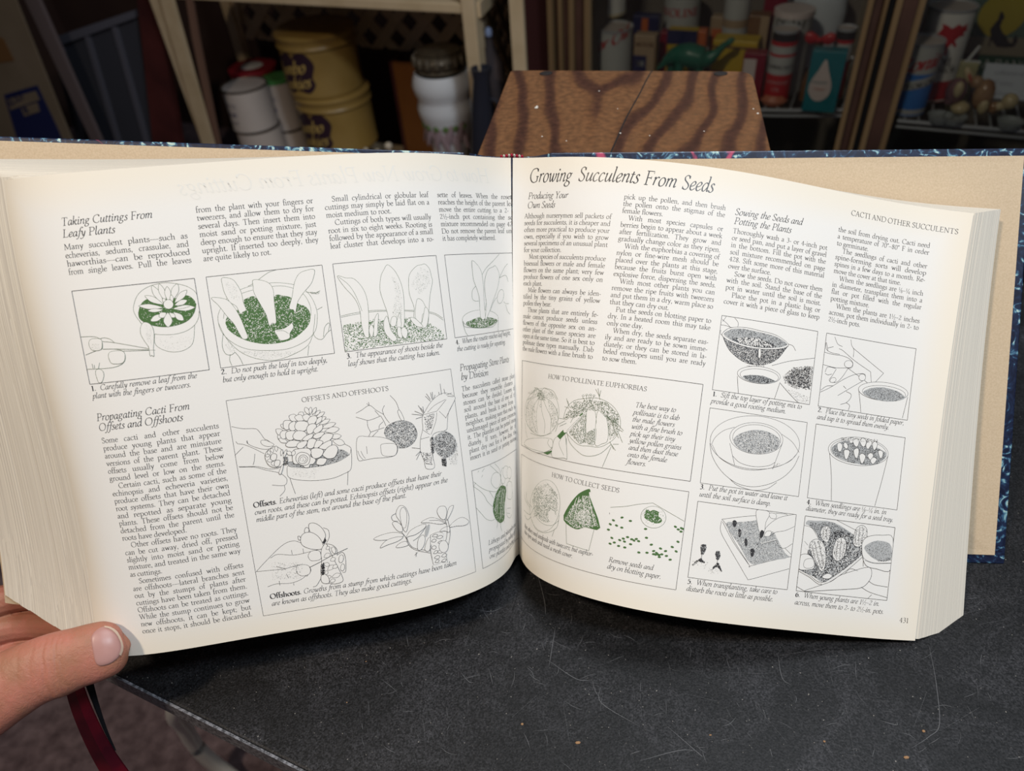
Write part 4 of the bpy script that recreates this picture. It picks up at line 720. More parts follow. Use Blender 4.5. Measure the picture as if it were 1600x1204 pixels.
# faint mirrored print showing through from the back of the left page
p = Print(0); V, F = lay_line('How to Grow New Plants From Cuttings', -190, 0, -15, 0, 12, 'i', 2)
V[:, 0] = -205 - V[:, 0]; V[:, 1] += 240; p.add(V, F, 0, .04)
gh = p.build('show_through_print', pages[0], 'faint mirrored heading showing through the paper'); gh.data.materials[0] = M_GHOST
def frame_lines(p, b):
    x0, y0, x1, y1 = b; p.clip = None
    p.ord += 1
    for q in (((x0, y0), (x1, y0)), ((x1, y0), (x1, y1)), ((x1, y1), (x0, y1)), ((x0, y1), (x0, y0))): p.stroke(q, 0, .105)
for pg, b in [[0,[-184.06,11.37,-61.03,132.91]]]:
    p = Print(pg); frame_lines(p, b); p.build('frame_rule', pages[pg], 'thin printed frame around the offsets drawings')
DRAW = [
[0,[-248.39,150.34,-189.69,197.93],[["cg",[],[-4355,3557,-4400,3652,-4406,3730,-4353,3843,-4265,3910,-4150,3941,-4040,3940,-3902,3898,-3822,3841,-3791,3783]],["cg",[],[-4371,3595,-4355,3557,-4279,3476,-4262,3446,-4176,3424,-4066,3415,-3951,3434,-3865,3483,-3817,3550,-3799,3621]],["cg",[],[-4251,3442,-4265,3353,-4230,3294,-4149,3247,-4061,3232,-3968,3253,-3902,3317,-3863,3483]],["fG",[],[-4368,3678,-4367,3618,-4330,3572,-4270,3535,-4164,3503,-4053,3501,-3937,3529,-3860,3592,-3827,3661,-3816,3708,-3854,3773,-3907,3797,-4010,3779,-4227,3805,-4321,3768]],["sw",[160,0.3],[-4368,3678,-4367,3618,-4330,3572,-4270,3535,-4164,3503,-4053,3501,-3937,3529,-3860,3592,-3827,3661,-3816,3708,-3854,3773,-3907,3797,-4010,3779,-4227,3805,-4321,3768]],["cg",[],[-4368,3678,-4367,3618,-4330,3572,-4270,3535,-4164,3503,-4053,3501,-3937,3529,-3860,3592,-3821,3672]],["Lg",[1.11],[-4122,3732,-4203,3933]],["Lg",[1.0],[-4097,3753,-4131,3941]],["Lg",[1.0],[-4070,3750,-4062,3905]],["Lg",[1.18],[-4041,3759,-3960,3923]],["Lg",[1.01],[-4017,3732,-3882,3848]],["Lg",[0.89],[-4021,3708,-3895,3744]],["Lg",[1.0],[-4123,3727,-4282,3837]],["Lg",[0.88],[-4128,3697,-4356,3742]],["Lg",[1.01],[-4043,3675,-3832,3664]],["lg",[],[-4016,3666,-3938,3668,-3880,3679]],["Lg",[1.07],[-4043,3639,-3959,3544]],["Lg",[0.77],[-4082,3638,-4034,3584]],["Lg",[1.43],[-4095,3645,-4115,3495]],["Lg",[1.06],[-4127,3631,-4268,3576]],["Lg",[0.65],[-4131,3674,-4277,3682]],["Lg",[1.01],[-4109,3641,-4183,3608]],["Lg",[0.59],[-4095,3729,-4119,3792]],["Lg",[0.59],[-4039,3734,-4035,3818]],["og",[],[-4030,3719,-4038,3699,-4053,3684,-4073,3677,-4093,3680,-4110,3691,-4120,3709,-4122,3730,-4114,3750,-4099,3765,-4079,3772,-4059,3769,-4042,3758,-4032,3740]],["og",[],[-4330,3572,-4367,3535,-4381,3464,-4360,3389,-4328,3313,-4330,3228,-4313,3228,-4293,3217,-4286,3295,-4265,3389,-4255,3485,-4279,3548]],["cg",[],[-4755,3425,-4639,3400,-4330,3301]],["cg",[],[-4769,3349,-4650,3337,-4331,3289]],["cg",[],[-4620,3313,-4531,3302,-4272,3278]],["cg",[],[-4964,3495,-4844,3486,-4789,3465,-4761,3426,-4772,3355,-4824,3343,-4952,3308]],["cg",[],[-4773,3457,-4731,3461,-4677,3440,-4641,3398]],["og",[],[-4896,3404,-4881,3451,-4836,3464,-4768,3450,-4763,3402,-4788,3345,-4871,3348]],["cg",[],[-4769,3349,-4639,3334,-4576,3302,-4563,3246,-4590,3189,-4670,3156,-4788,3152,-4976,3163]],["og",[],[-4723,3283,-4688,3315,-4586,3309,-4563,3258,-4596,3189,-4688,3188,-4718,3216]],["og",[],[-4884,3126,-4848,3152,-4810,3130,-4805,3081,-4838,3017,-4874,3021]],["lg",[],[-4903,3212,-4901,3164]],["lg",[],[-4882,3198,-4885,3162]],["lg",[],[-4824,3216,-4847,3156]],["sg",[60,0.18],[-4243,3423,-3892,3377,-3928,3296,-4093,3245,-4218,3299]],["sg",[40,0.18],[-4876,3414,-4777,3403,-4799,3346,-4870,3354]],["sg",[60,0.18],[-4327,3554,-4272,3523,-4271,3390,-4302,3334,-4336,3398]]]],
[0,[-184.06,150.34,-125.36,197.93],[["cg",[],[-3287,3818,-3221,3846,-3073,3934,-2978,3957]],["og",[],[-3632,3510,-3603,3599,-3520,3711,-3340,3801,-3111,3827,-2942,3814,-2776,3761,-2675,3654,-2628,3493,-2645,3351,-2684,3259,-2790,3176,-2984,3117,-3213,3130,-3399,3173,-3532,3262,-3614,3378]],["cg",[],[-3632,3474,-3588,3328,-3498,3186,-3399,3101,-3271,3042,-3115,3015,-2936,3051,-2773,3126,-2697,3249]],["cg",[],[-3577,3514,-3547,3604,-3468,3688,-3347,3755,-3117,3787,-2913,3776,-2752,3687,-2690,3548,-2694,3441]],["fG",[],[-3565,3443,-3550,3511,-3485,3573,-3404,3598,-3359,3675,-3310,3698,-3242,3708,-3185,3631,-3123,3588,-3028,3695,-2950,3680,-2873,3653,-2803,3574,-2738,3542,-2698,3454,-2730,3349,-2811,3275,-2912,3216,-3043,3191,-3203,3198,-3355,3244,-3468,3312,-3536,3380]],["sw",[900,0.41],[-3565,3443,-3550,3511,-3485,3573,-3404,3598,-3359,3675,-3310,3698,-3242,3708,-3185,3631,-3123,3588,-3028,3695,-2950,3680,-2873,3653,-2803,3574,-2738,3542,-2698,3454,-2730,3349,-2811,3275,-2912,3216,-3043,3191,-3203,3198,-3355,3244,-3468,3312,-3536,3380]],["sk",[250,0.29],[-3565,3443,-3550,3511,-3485,3573,-3404,3598,-3359,3675,-3310,3698,-3242,3708,-3185,3631,-3123,3588,-3028,3695,-2950,3680,-2873,3653,-2803,3574,-2738,3542,-2698,3454,-2730,3349,-2811,3275,-2912,3216,-3043,3191,-3203,3198,-3355,3244,-3468,3312,-3536,3380]],["og",[],[-3529,3932,-3435,3910,-3390,3841,-3363,3757,-3357,3651,-3341,3579,-3376,3560,-3406,3546,-3433,3625,-3491,3679,-3527,3776,-3536,3858]],["og",[],[-3663,3740,-3572,3729,-3501,3692,-3447,3603,-3408,3493,-3381,3372,-3368,3287,-3417,3280,-3443,3333,-3482,3444,-3545,3545,-3605,3657]],["og",[],[-3230,3876,-3151,3867,-3077,3829,-3042,3755,-3051,3615,-3059,3414,-3104,3408,-3136,3382,-3148,3496,-3188,3607,-3237,3742,-3237,3812]],["og",[],[-2592,3916,-2685,3917,-2758,3889,-2817,3801,-2860,3663,-2906,3544,-2868,3522,-2850,3490,-2811,3598,-2741,3685,-2660,3760,-2623,3815]],["og",[],[-3087,3328,-2999,3335,-2937,3363,-2900,3385,-2895,3334,-2938,3279,-2951,3227,-3040,3215,-3072,3273]],["cg",[],[-3070,3320,-3002,3314,-2948,3275]],["cg",[],[-2716,3695,-2626,3673,-2565,3690]],["cg",[],[-2622,3493,-2566,3516]],["cg",[],[-2652,3448,-2671,3354,-2697,3249,-2670,3191,-2614,3174,-2558,3232,-2513,3262]],["cg",[],[-2598,3200,-2573,3294,-2532,3337,-2516,3323,-2538,3253]],["cg",[],[-3606,3354,-3631,3240,-3614,3155,-3563,3130,-3515,3153]],["cg",[],[-3567,3136,-3581,3079,-3568,3018]],["cg",[],[-3515,3153,-3479,3089,-3457,3014]],["cg",[],[-2762,3124,-2789,3019]],["sg",[220,0.18],[-3491,3162,-2874,3079,-2924,3049,-3227,3036,-3386,3112]],["sg",[60,0.18],[-3559,3301,-3502,3163,-3549,3146,-3602,3236]],["sg",[60,0.18],[-2670,3689,-2567,3678,-2581,3656,-2662,3665]],["sg",[70,0.17],[-3513,3902,-3412,3844,-3381,3677,-3465,3711]]]],
[0,[-119.73,150.34,-61.03,197.93],[["cg",[],[-2385,3396,-2250,3412,-2055,3418,-1888,3404,-1629,3376,-1358,3323,-1237,3245]],["cg",[],[-2385,3382,-2253,3395,-2057,3404,-1890,3393,-1631,3365,-1360,3309,-1235,3223]],["SG",[1100,0.57],[-2379,3295,-2181,3314,-2027,3324,-1901,3309,-1842,3324,-1641,3295,-1558,3242,-1422,3213,-1260,3093,-1230,3009,-1680,3019,-2111,3016,-2395,3011]],["SG",[900,0.36],[-2379,3295,-2181,3314,-2027,3324,-1901,3309,-1842,3324,-1641,3295,-1558,3242,-1422,3213,-1351,3147,-1528,3022,-2106,3051,-2374,3211]],["Sk",[120,0.29],[-2379,3295,-2181,3314,-2027,3324,-1901,3309,-1842,3324,-1641,3295,-1558,3242,-1422,3213,-1351,3147,-1528,3022,-2106,3051,-2374,3211]],["og",[],[-2364,3826,-2279,3797,-2199,3782,-2128,3698,-2088,3583,-2085,3429,-2114,3179,-2123,3131,-2162,3150,-2180,3271,-2178,3439,-2215,3569,-2306,3703]],["cg",[],[-2352,3816,-2262,3726,-2207,3623,-2170,3494,-2155,3423]],["og",[],[-1809,3895,-1742,3830,-1698,3727,-1677,3612,-1682,3456,-1721,3203,-1798,3226,-1869,3235,-1884,3378,-1914,3522,-1929,3636,-1900,3774,-1855,3847]],["og",[],[-1373,3870,-1326,3812,-1314,3725,-1310,3667,-1360,3526,-1401,3356,-1449,3187,-1584,3274,-1573,3402,-1605,3548,-1598,3676,-1572,3773,-1485,3852,-1421,3865]],["og",[],[-1574,3287,-1544,3442,-1514,3494,-1464,3463,-1436,3389,-1442,3346,-1487,3307,-1514,3223]],["og",[],[-1443,3389,-1409,3357,-1414,3285,-1459,3174,-1522,3174,-1483,3278]],["og",[],[-1633,3294,-1583,3281,-1530,3225,-1498,3175,-1566,3186,-1618,3242]],["og",[],[-2109,3207,-2092,3254,-2070,3265,-2056,3214,-2080,3140,-2101,3142]],["og",[],[-2047,3256,-2025,3337,-1984,3379,-2006,3251,-2030,3148,-2066,3138]],["og",[],[-1939,3271,-1913,3325,-1890,3336,-1879,3264,-1869,3178,-1817,3086,-1858,3055,-1902,3097,-1942,3172]],["og",[],[-1867,3249,-1843,3317,-1805,3327,-1788,3297,-1812,3228,-1849,3218]],["og",[],[-1794,3254,-1770,3323,-1742,3363,-1744,3277,-1748,3221,-1788,3140,-1806,3113]],["og",[],[-1802,3113,-1795,3198,-1765,3201,-1750,3150,-1760,3079]],["og",[],[-1753,3179,-1714,3195,-1685,3142,-1718,3067,-1755,3114]],["sg",[220,0.21],[-1780,3763,-1727,3730,-1697,3529,-1732,3276,-1839,3345,-1765,3564]],["sg",[220,0.21],[-1441,3835,-1336,3799,-1343,3641,-1484,3537,-1576,3645]]]],
[0,[-55.4,150.34,3.3,197.93],[["cg",[],[-567,3708,-474,3789,-346,3863,-219,3946]],["cg",[],[-245,3657,-137,3779,-76,3825]],["cg",[],[-686,3584,-760,3527,-774,3438,-736,3405,-670,3400]],["og",[],[-180,3419,-200,3384,-230,3357,-262,3345,-290,3350,-308,3370,-313,3402,-304,3439,-283,3474,-254,3501,-223,3513,-196,3509,-178,3488,-172,3456]],["cg",[],[-181,3362,-143,3336,-77,3331]],["cg",[],[-144,3320,-109,3237,-58,3193]],["cg",[],[-245,3657,-119,3684,-75,3603]],["og",[],[-712,3879,-628,3824,-571,3731,-563,3578,-578,3395,-580,3225,-665,3216,-657,3415,-674,3522,-720,3646,-723,3767]],["og",[],[-455,3758,-354,3794,-300,3803,-242,3689,-296,3534,-406,3384,-502,3250,-587,3179,-538,3346,-543,3469,-533,3623]],["og",[],[-592,3226,-533,3376,-499,3359,-510,3282,-563,3177]],["cg",[],[-489,3249,-410,3353,-322,3426]],["og",[],[-321,3170,-361,3124,-468,3091,-611,3078,-755,3087,-872,3114,-946,3155,-969,3201,-938,3245,-857,3278,-738,3293,-596,3288,-458,3261,-358,3219]],["fG",[],[-920,3163,-835,3185,-677,3210,-486,3187,-356,3153,-389,3116,-552,3083,-743,3085,-886,3122]],["sw",[260,0.47],[-920,3163,-835,3185,-677,3210,-486,3187,-356,3153,-389,3116,-552,3083,-743,3085,-886,3122]],["sk",[80,0.39],[-920,3163,-835,3185,-677,3210,-486,3187,-356,3153,-389,3116,-552,3083,-743,3085,-886,3122]],["cg",[],[-957,3181,-947,3120,-807,3092,-652,3077,-449,3074,-324,3142]],["cg",[],[-972,3183,-946,3060,-914,3011]],["lg",[],[-324,3142,-348,3002]],["og",[],[-712,3879,-628,3824,-571,3731,-563,3578,-578,3395,-585,3195,-667,3201,-657,3415,-674,3522,-720,3646,-723,3767]],["og",[],[-455,3758,-354,3794,-300,3803,-242,3689,-296,3534,-406,3384,-502,3250,-590,3164,-538,3346,-543,3469,-533,3623]]]],
[0,None,[["ck",[],[-3671,2376,-3559,2336,-3436,2316,-3397,2267,-3362,2194,-3331,2171,-3276,2112]],["ok",[],[-3404,2164,-3387,2182,-3343,2170,-3280,2125,-3283,2104,-3341,2104,-3389,2131]],["ck",[],[-3539,2204,-3529,2160,-3456,2111,-3380,2080,-3322,2077,-3284,2095]],["ck",[],[-3639,2184,-3574,2163,-3490,2110,-3387,2032]],["ck",[],[-3679,2068,-3589,2139]],["ck",[],[-3666,1936,-3577,1921,-3476,1904,-3366,1860,-3263,1847]],["ck",[],[-3661,1929,-3510,1904,-3402,1854,-3270,1801,-3218,1754,-3198,1713,-3213,1666,-3257,1654,-3359,1678]],["ck",[],[-3233,1650,-3239,1595,-3297,1542]],["ck",[],[-3483,2047,-3499,1976,-3518,1930]],["lk",[],[-3639,2184,-3652,2211]],["lk",[],[-3539,2168,-3545,2199]],["ok",[],[-3167,1859,-3123,1839,-2985,1810,-2819,1802,-2636,1823,-2507,1878,-2478,1936,-2507,1727,-2596,1678,-2721,1648,-2900,1652,-3074,1687,-3174,1734,-3182,1798]],["ck",[],[-2543,2009,-2484,1962,-2479,1924]],["fm",[],[-3175,1885,-3148,1905,-3043,1901,-2919,1931,-2796,1961,-2617,1958,-2559,1943,-2507,1878,-2636,1823,-2819,1802,-2985,1810,-3123,1839]],["Sk",[500,0.43],[-3175,1885,-3148,1905,-3043,1901,-2919,1931,-2796,1961,-2617,1958,-2559,1943,-2507,1878,-2636,1823,-2819,1802,-2985,1810,-3123,1839]],["ck",[],[-3165,1727,-3152,1643,-3133,1541]],["ck",[],[-2544,1701,-2572,1547]],["sk",[120,0.19],[-3148,1830,-2820,1790,-2896,1676,-3137,1741]],["Lk",[1.61],[-2661,2065,-2537,2009]],["Lk",[1.36],[-2691,2107,-2561,2100]],["Lk",[1.54],[-2730,2176,-2571,2183]],["Lk",[1.23],[-2759,2217,-2600,2249]],["Lk",[1.04],[-2777,2257,-2655,2301]],["Lk",[0.92],[-2784,2296,-2693,2332]],["Lk",[0.92],[-2802,2336,-2699,2388]],["Lk",[0.79],[-2810,2361,-2743,2413]],["Lk",[0.79],[-2832,2377,-2780,2450]],["Lk",[0.79],[-2855,2380,-2837,2462]],["Lk",[1.03],[-2866,2382,-2895,2470]],["Lk",[1.52],[-2928,2367,-2967,2422]],["Lk",[1.82],[-2979,2338,-3075,2401]],["Lk",[1.7],[-2908,2339,-3020,2381]],["Lk",[1.71],[-2839,2329,-2938,2375]],["Ok",[],[-2895,2306,-2858,2356,-2799,2360,-2791,2315,-2849,2256,-2889,2268]],["Lk",[1.1],[-2812,2263,-2735,2344]],["Lk",[1.21],[-3095,2269,-3175,2318]],["Lk",[1.52],[-3082,2279,-3130,2348]],["Ok",[],[-3150,2290,-3136,2349,-3094,2355,-3051,2330,-3083,2267,-3126,2255]],["Ok",[],[-3095,2281,-3075,2321,-3021,2332,-3013,2269,-3041,2236,-3081,2242]],["Ok",[],[-3033,2272,-3005,2323,-2945,2326,-2890,2299,-2895,2251,-2938,2214,-3007,2225]],["Ok",[],[-2910,2241,-2870,2278,-2811,2269,-2815,2226,-2873,2173,-2912,2185]],["Ok",[],[-2844,2206,-2778,2251,-2740,2252,-2756,2198,-2826,2166]],["Lk",[1.52],[-3142,2190,-3230,2278]],["Lk",[1.34],[-3160,2143,-3221,2209]],["Lk",[1.22],[-3129,2114,-3215,2171]],["Ok",[],[-3197,2211,-3168,2250,-3112,2235,-3145,2166,-3180,2165]],["Ok",[],[-3140,2202,-3111,2237,-3031,2222,-3067,2141,-3125,2144]],["Ok",[],[-3067,2178,-3019,2226,-2945,2209,-2921,2168,-2963,2119,-3044,2131]],["Ok",[],[-2974,2126,-2922,2162,-2855,2172,-2866,2134,-2918,2105,-2964,2112]],["Ok",[],[-2861,2134,-2814,2170,-2736,2170,-2760,2130,-2822,2109]],["Ok",[],[-2802,2087,-2733,2151,-2648,2132,-2677,2080,-2749,2041,-2794,2061]],["Ok",[],[-3156,2093,-3103,2132,-3012,2114,-2997,2093,-3043,2057,-3125,2063]],["Ok",[],[-3044,2051,-3014,2095,-2930,2105,-2942,2059,-3001,2025]],["Ok",[],[-2938,2046,-2905,2116,-2835,2107,-2836,2055,-2884,2013,-2925,2019]],["Ok",[],[-2865,2022,-2825,2091,-2763,2069,-2785,2035,-2837,2005]],["Ok",[],[-2812,2014,-2747,2054,-2673,2067,-2689,1995,-2746,1978,-2791,1992]],["Ok",[],[-2897,2002,-2825,2006,-2771,1970,-2803,1912,-2865,1895,-2902,1928]],["Ok",[],[-2782,1934,-2719,1999,-2645,2013,-2617,1958,-2664,1878,-2736,1874,-2779,1909]],["Ok",[],[-2867,1841,-2830,1892,-2749,1872,-2787,1816,-2840,1818]],["Lk",[1.04],[-3103,1973,-3155,2019]],["Ok",[],[-3108,1936,-3084,2020,-3024,2029,-2930,2020,-2901,1978,-2914,1930,-2866,1885,-2897,1840,-2933,1839,-2949,1810,-2995,1818,-3025,1860,-3094,1872]],["Ok",[],[-3072,1905,-3057,1965,-3006,1988,-2939,1959,-2923,1906,-2956,1843,-3027,1848]],["Ok",[],[-3048,1902,-3024,1948,-2976,1952,-2946,1910,-2977,1865,-3030,1867]],["ck",[],[-3032,1893,-3021,1928,-2984,1935,-2965,1901,-2993,1874]],["lk",[],[-2998,1919,-2990,1892,-3014,1890]],["Lk",[0.92],[-3105,1961,-3073,2018]],["Ok",[],[-3385,2006,-3347,2062,-3273,2093,-3219,2066,-3191,2012,-3193,1925,-3230,1869,-3318,1871,-3369,1917]],["Lk",[0.73],[-3332,2010,-3379,2005]],["Lk",[0.79],[-3332,2010,-3342,2061]],["Lk",[0.79],[-3294,2029,-3310,2081]],["Lk",[0.79],[-3258,2035,-3255,2099]],["Lk",[0.61],[-3220,1979,-3197,2050]],["Lk",[0.61],[-3200,1951,-3152,2043]],["Lk",[0.8],[-3307,1944,-3369,1954]],["Lk",[1.22],[-3277,1989,-3336,1980]],["Lk",[1.1],[-3276,1914,-3335,1911]],["Ok",[],[-3332,1973,-3307,2018,-3263,2005,-3277,1951,-3313,1945]],["Ok",[],[-3303,1893,-3284,1940,-3238,1933,-3251,1885,-3283,1871]],["Sk",[90,0.37],[-3199,1963,-3151,1968,-3159,1870,-3211,1878]],["ok",[],[-3225,1881,-3213,1866,-3249,1785,-3270,1801]]]],
[0,None,[["ck",[],[-2373,2324,-2304,2351,-2218,2390,-2154,2328,-2085,2272]],["ck",[],[-2379,2283,-2317,2254,-2257,2228,-2192,2235,-2112,2256]],["ck",[],[-2222,2391,-2244,2414]],["lk",[],[-2218,2390,-2223,2428]],["ck",[],[-2264,2227,-2266,2161,-2244,2092]],["ck",[],[-2078,2271,-2085,2318,-2055,2366]],["ck",[],[-2167,2324,-2125,2258]],["ck",[],[-2112,2256,-2084,2186,-2071,2137]],["ck",[],[-2084,2278,-2055,2208,-2028,2164]],["ck",[],[-1980,2467,-1926,2386,-1901,2283]],["ok",[],[-1922,2273,-1894,2282,-1862,2177,-1896,2176]],["ck",[],[-2250,2093,-2172,2107,-2092,2121]],["ck",[],[-2276,2044,-2244,2092]],["ck",[],[-2231,2044,-2160,2099]],["ck",[],[-2096,2188,-2139,2155,-2151,2117]],["ck",[],[-2403,2041,-2320,2045,-2269,2046]],["fm",[],[-2101,2056,-2073,2118,-1996,2159,-1890,2168,-1789,2125,-1745,2051,-1743,1970,-1794,1898,-1880,1860,-1984,1871,-2054,1929]],["Sk",[800,0.46],[-2101,2056,-2073,2118,-1996,2159,-1890,2168,-1789,2125,-1745,2051,-1743,1970,-1794,1898,-1880,1860,-1984,1871,-2054,1929]],["sw",[260,0.46],[-2101,2056,-2073,2118,-1996,2159,-1890,2168,-1789,2125,-1745,2051,-1743,1970,-1794,1898,-1880,1860,-1984,1871,-2054,1929]],["ck",[],[-2101,2056,-2073,2118,-1996,2159,-1890,2168,-1789,2125,-1745,2051,-1743,1970,-1794,1898,-1880,1860,-1958,1866]],["ok",[],[-2396,2050,-2269,2046,-2145,2021,-2048,1975,-1990,1919,-1980,1850,-2014,1796,-2100,1784,-2240,1798,-2355,1796,-2422,1817]],["ok",[],[-2160,1907,-2143,1941,-2053,1936,-1991,1912,-1984,1851,-2014,1796,-2073,1792,-2153,1819]],["ck",[],[-2409,1907,-2398,1852,-2367,1801]],["ck",[],[-2378,1902,-2361,1846,-2340,1810]],["lk",[],[-2311,1944,-2314,1859]],["ok",[],[-1645,2182,-1610,2230,-1525,2324,-1414,2387,-1322,2393,-1220,2336,-1227,2289,-1325,2168,-1358,2051,-1384,1974,-1504,1968,-1568,1926,-1594,1740,-1589,1576,-1687,1581,-1701,1679,-1727,1792,-1708,1924,-1665,2037,-1659,2130]],["ck",[],[-1584,2212,-1489,2277,-1348,2322]],["ck",[],[-1629,2193,-1470,2207]],["ck",[],[-1472,2193,-1501,2090,-1578,1955]],["ck",[],[-1441,2202,-1365,2107]],["ck",[],[-1333,2320,-1470,2207]],["ck",[],[-1227,2289,-1325,2168,-1372,2108]],["ck",[],[-1575,1927,-1587,1793,-1592,1658]],["lk",[],[-1667,2024,-1592,1957]],["lk",[],[-1708,1924,-1603,1932]],["lk",[],[-1680,1634,-1605,1613]],["fm",[],[-1572,1845,-1524,1931,-1401,1963,-1304,1890,-1271,1787,-1316,1699,-1431,1654,-1526,1714]],["Sk",[700,0.48],[-1572,1845,-1524,1931,-1401,1963,-1304,1890,-1271,1787,-1316,1699,-1431,1654,-1526,1714]],["sw",[200,0.41],[-1572,1845,-1524,1931,-1401,1963,-1304,1890,-1271,1787,-1316,1699,-1431,1654,-1526,1714]],["Sk",[120,0.47],[-1596,1931,-1554,1923,-1567,1735,-1608,1743]],["Sk",[90,0.55],[-1490,1659,-1431,1654,-1442,1559,-1494,1577]],["Sk",[160,0.4],[-1633,2166,-1500,2198,-1553,2031,-1630,1991]],["Sk",[120,0.41],[-1729,1779,-1608,1743,-1613,1608,-1693,1637]],["lk",[],[-1529,2351,-1568,2425]],["lk",[],[-1531,2332,-1585,2400]],["lk",[],[-1508,2348,-1517,2430]],["lk",[],[-1500,2347,-1495,2433]],["lk",[],[-1493,2346,-1464,2395]],["lk",[],[-1414,2387,-1416,2421]],["lk",[],[-1385,2382,-1384,2511]],["lk",[],[-1339,2382,-1345,2444]],["lk",[],[-1634,2207,-1682,2308]],["lk",[],[-1625,2219,-1659,2278]],["lk",[],[-1637,2187,-1769,2222]],["lk",[],[-1645,2175,-1730,2162]],["lk",[],[-1636,2194,-1731,2250]],["lk",[],[-1629,2213,-1630,2287]],["lk",[],[-1730,1820,-1821,1847]],["lk",[],[-1727,1792,-1787,1749]],["lk",[],[-1728,1786,-1787,1702]],["lk",[],[-1325,2373,-1253,2382]],["lk",[],[-1312,2357,-1236,2338]],["sk",[120,0.28],[-1378,1808,-1259,1757,-1292,1541,-1411,1581]]]],
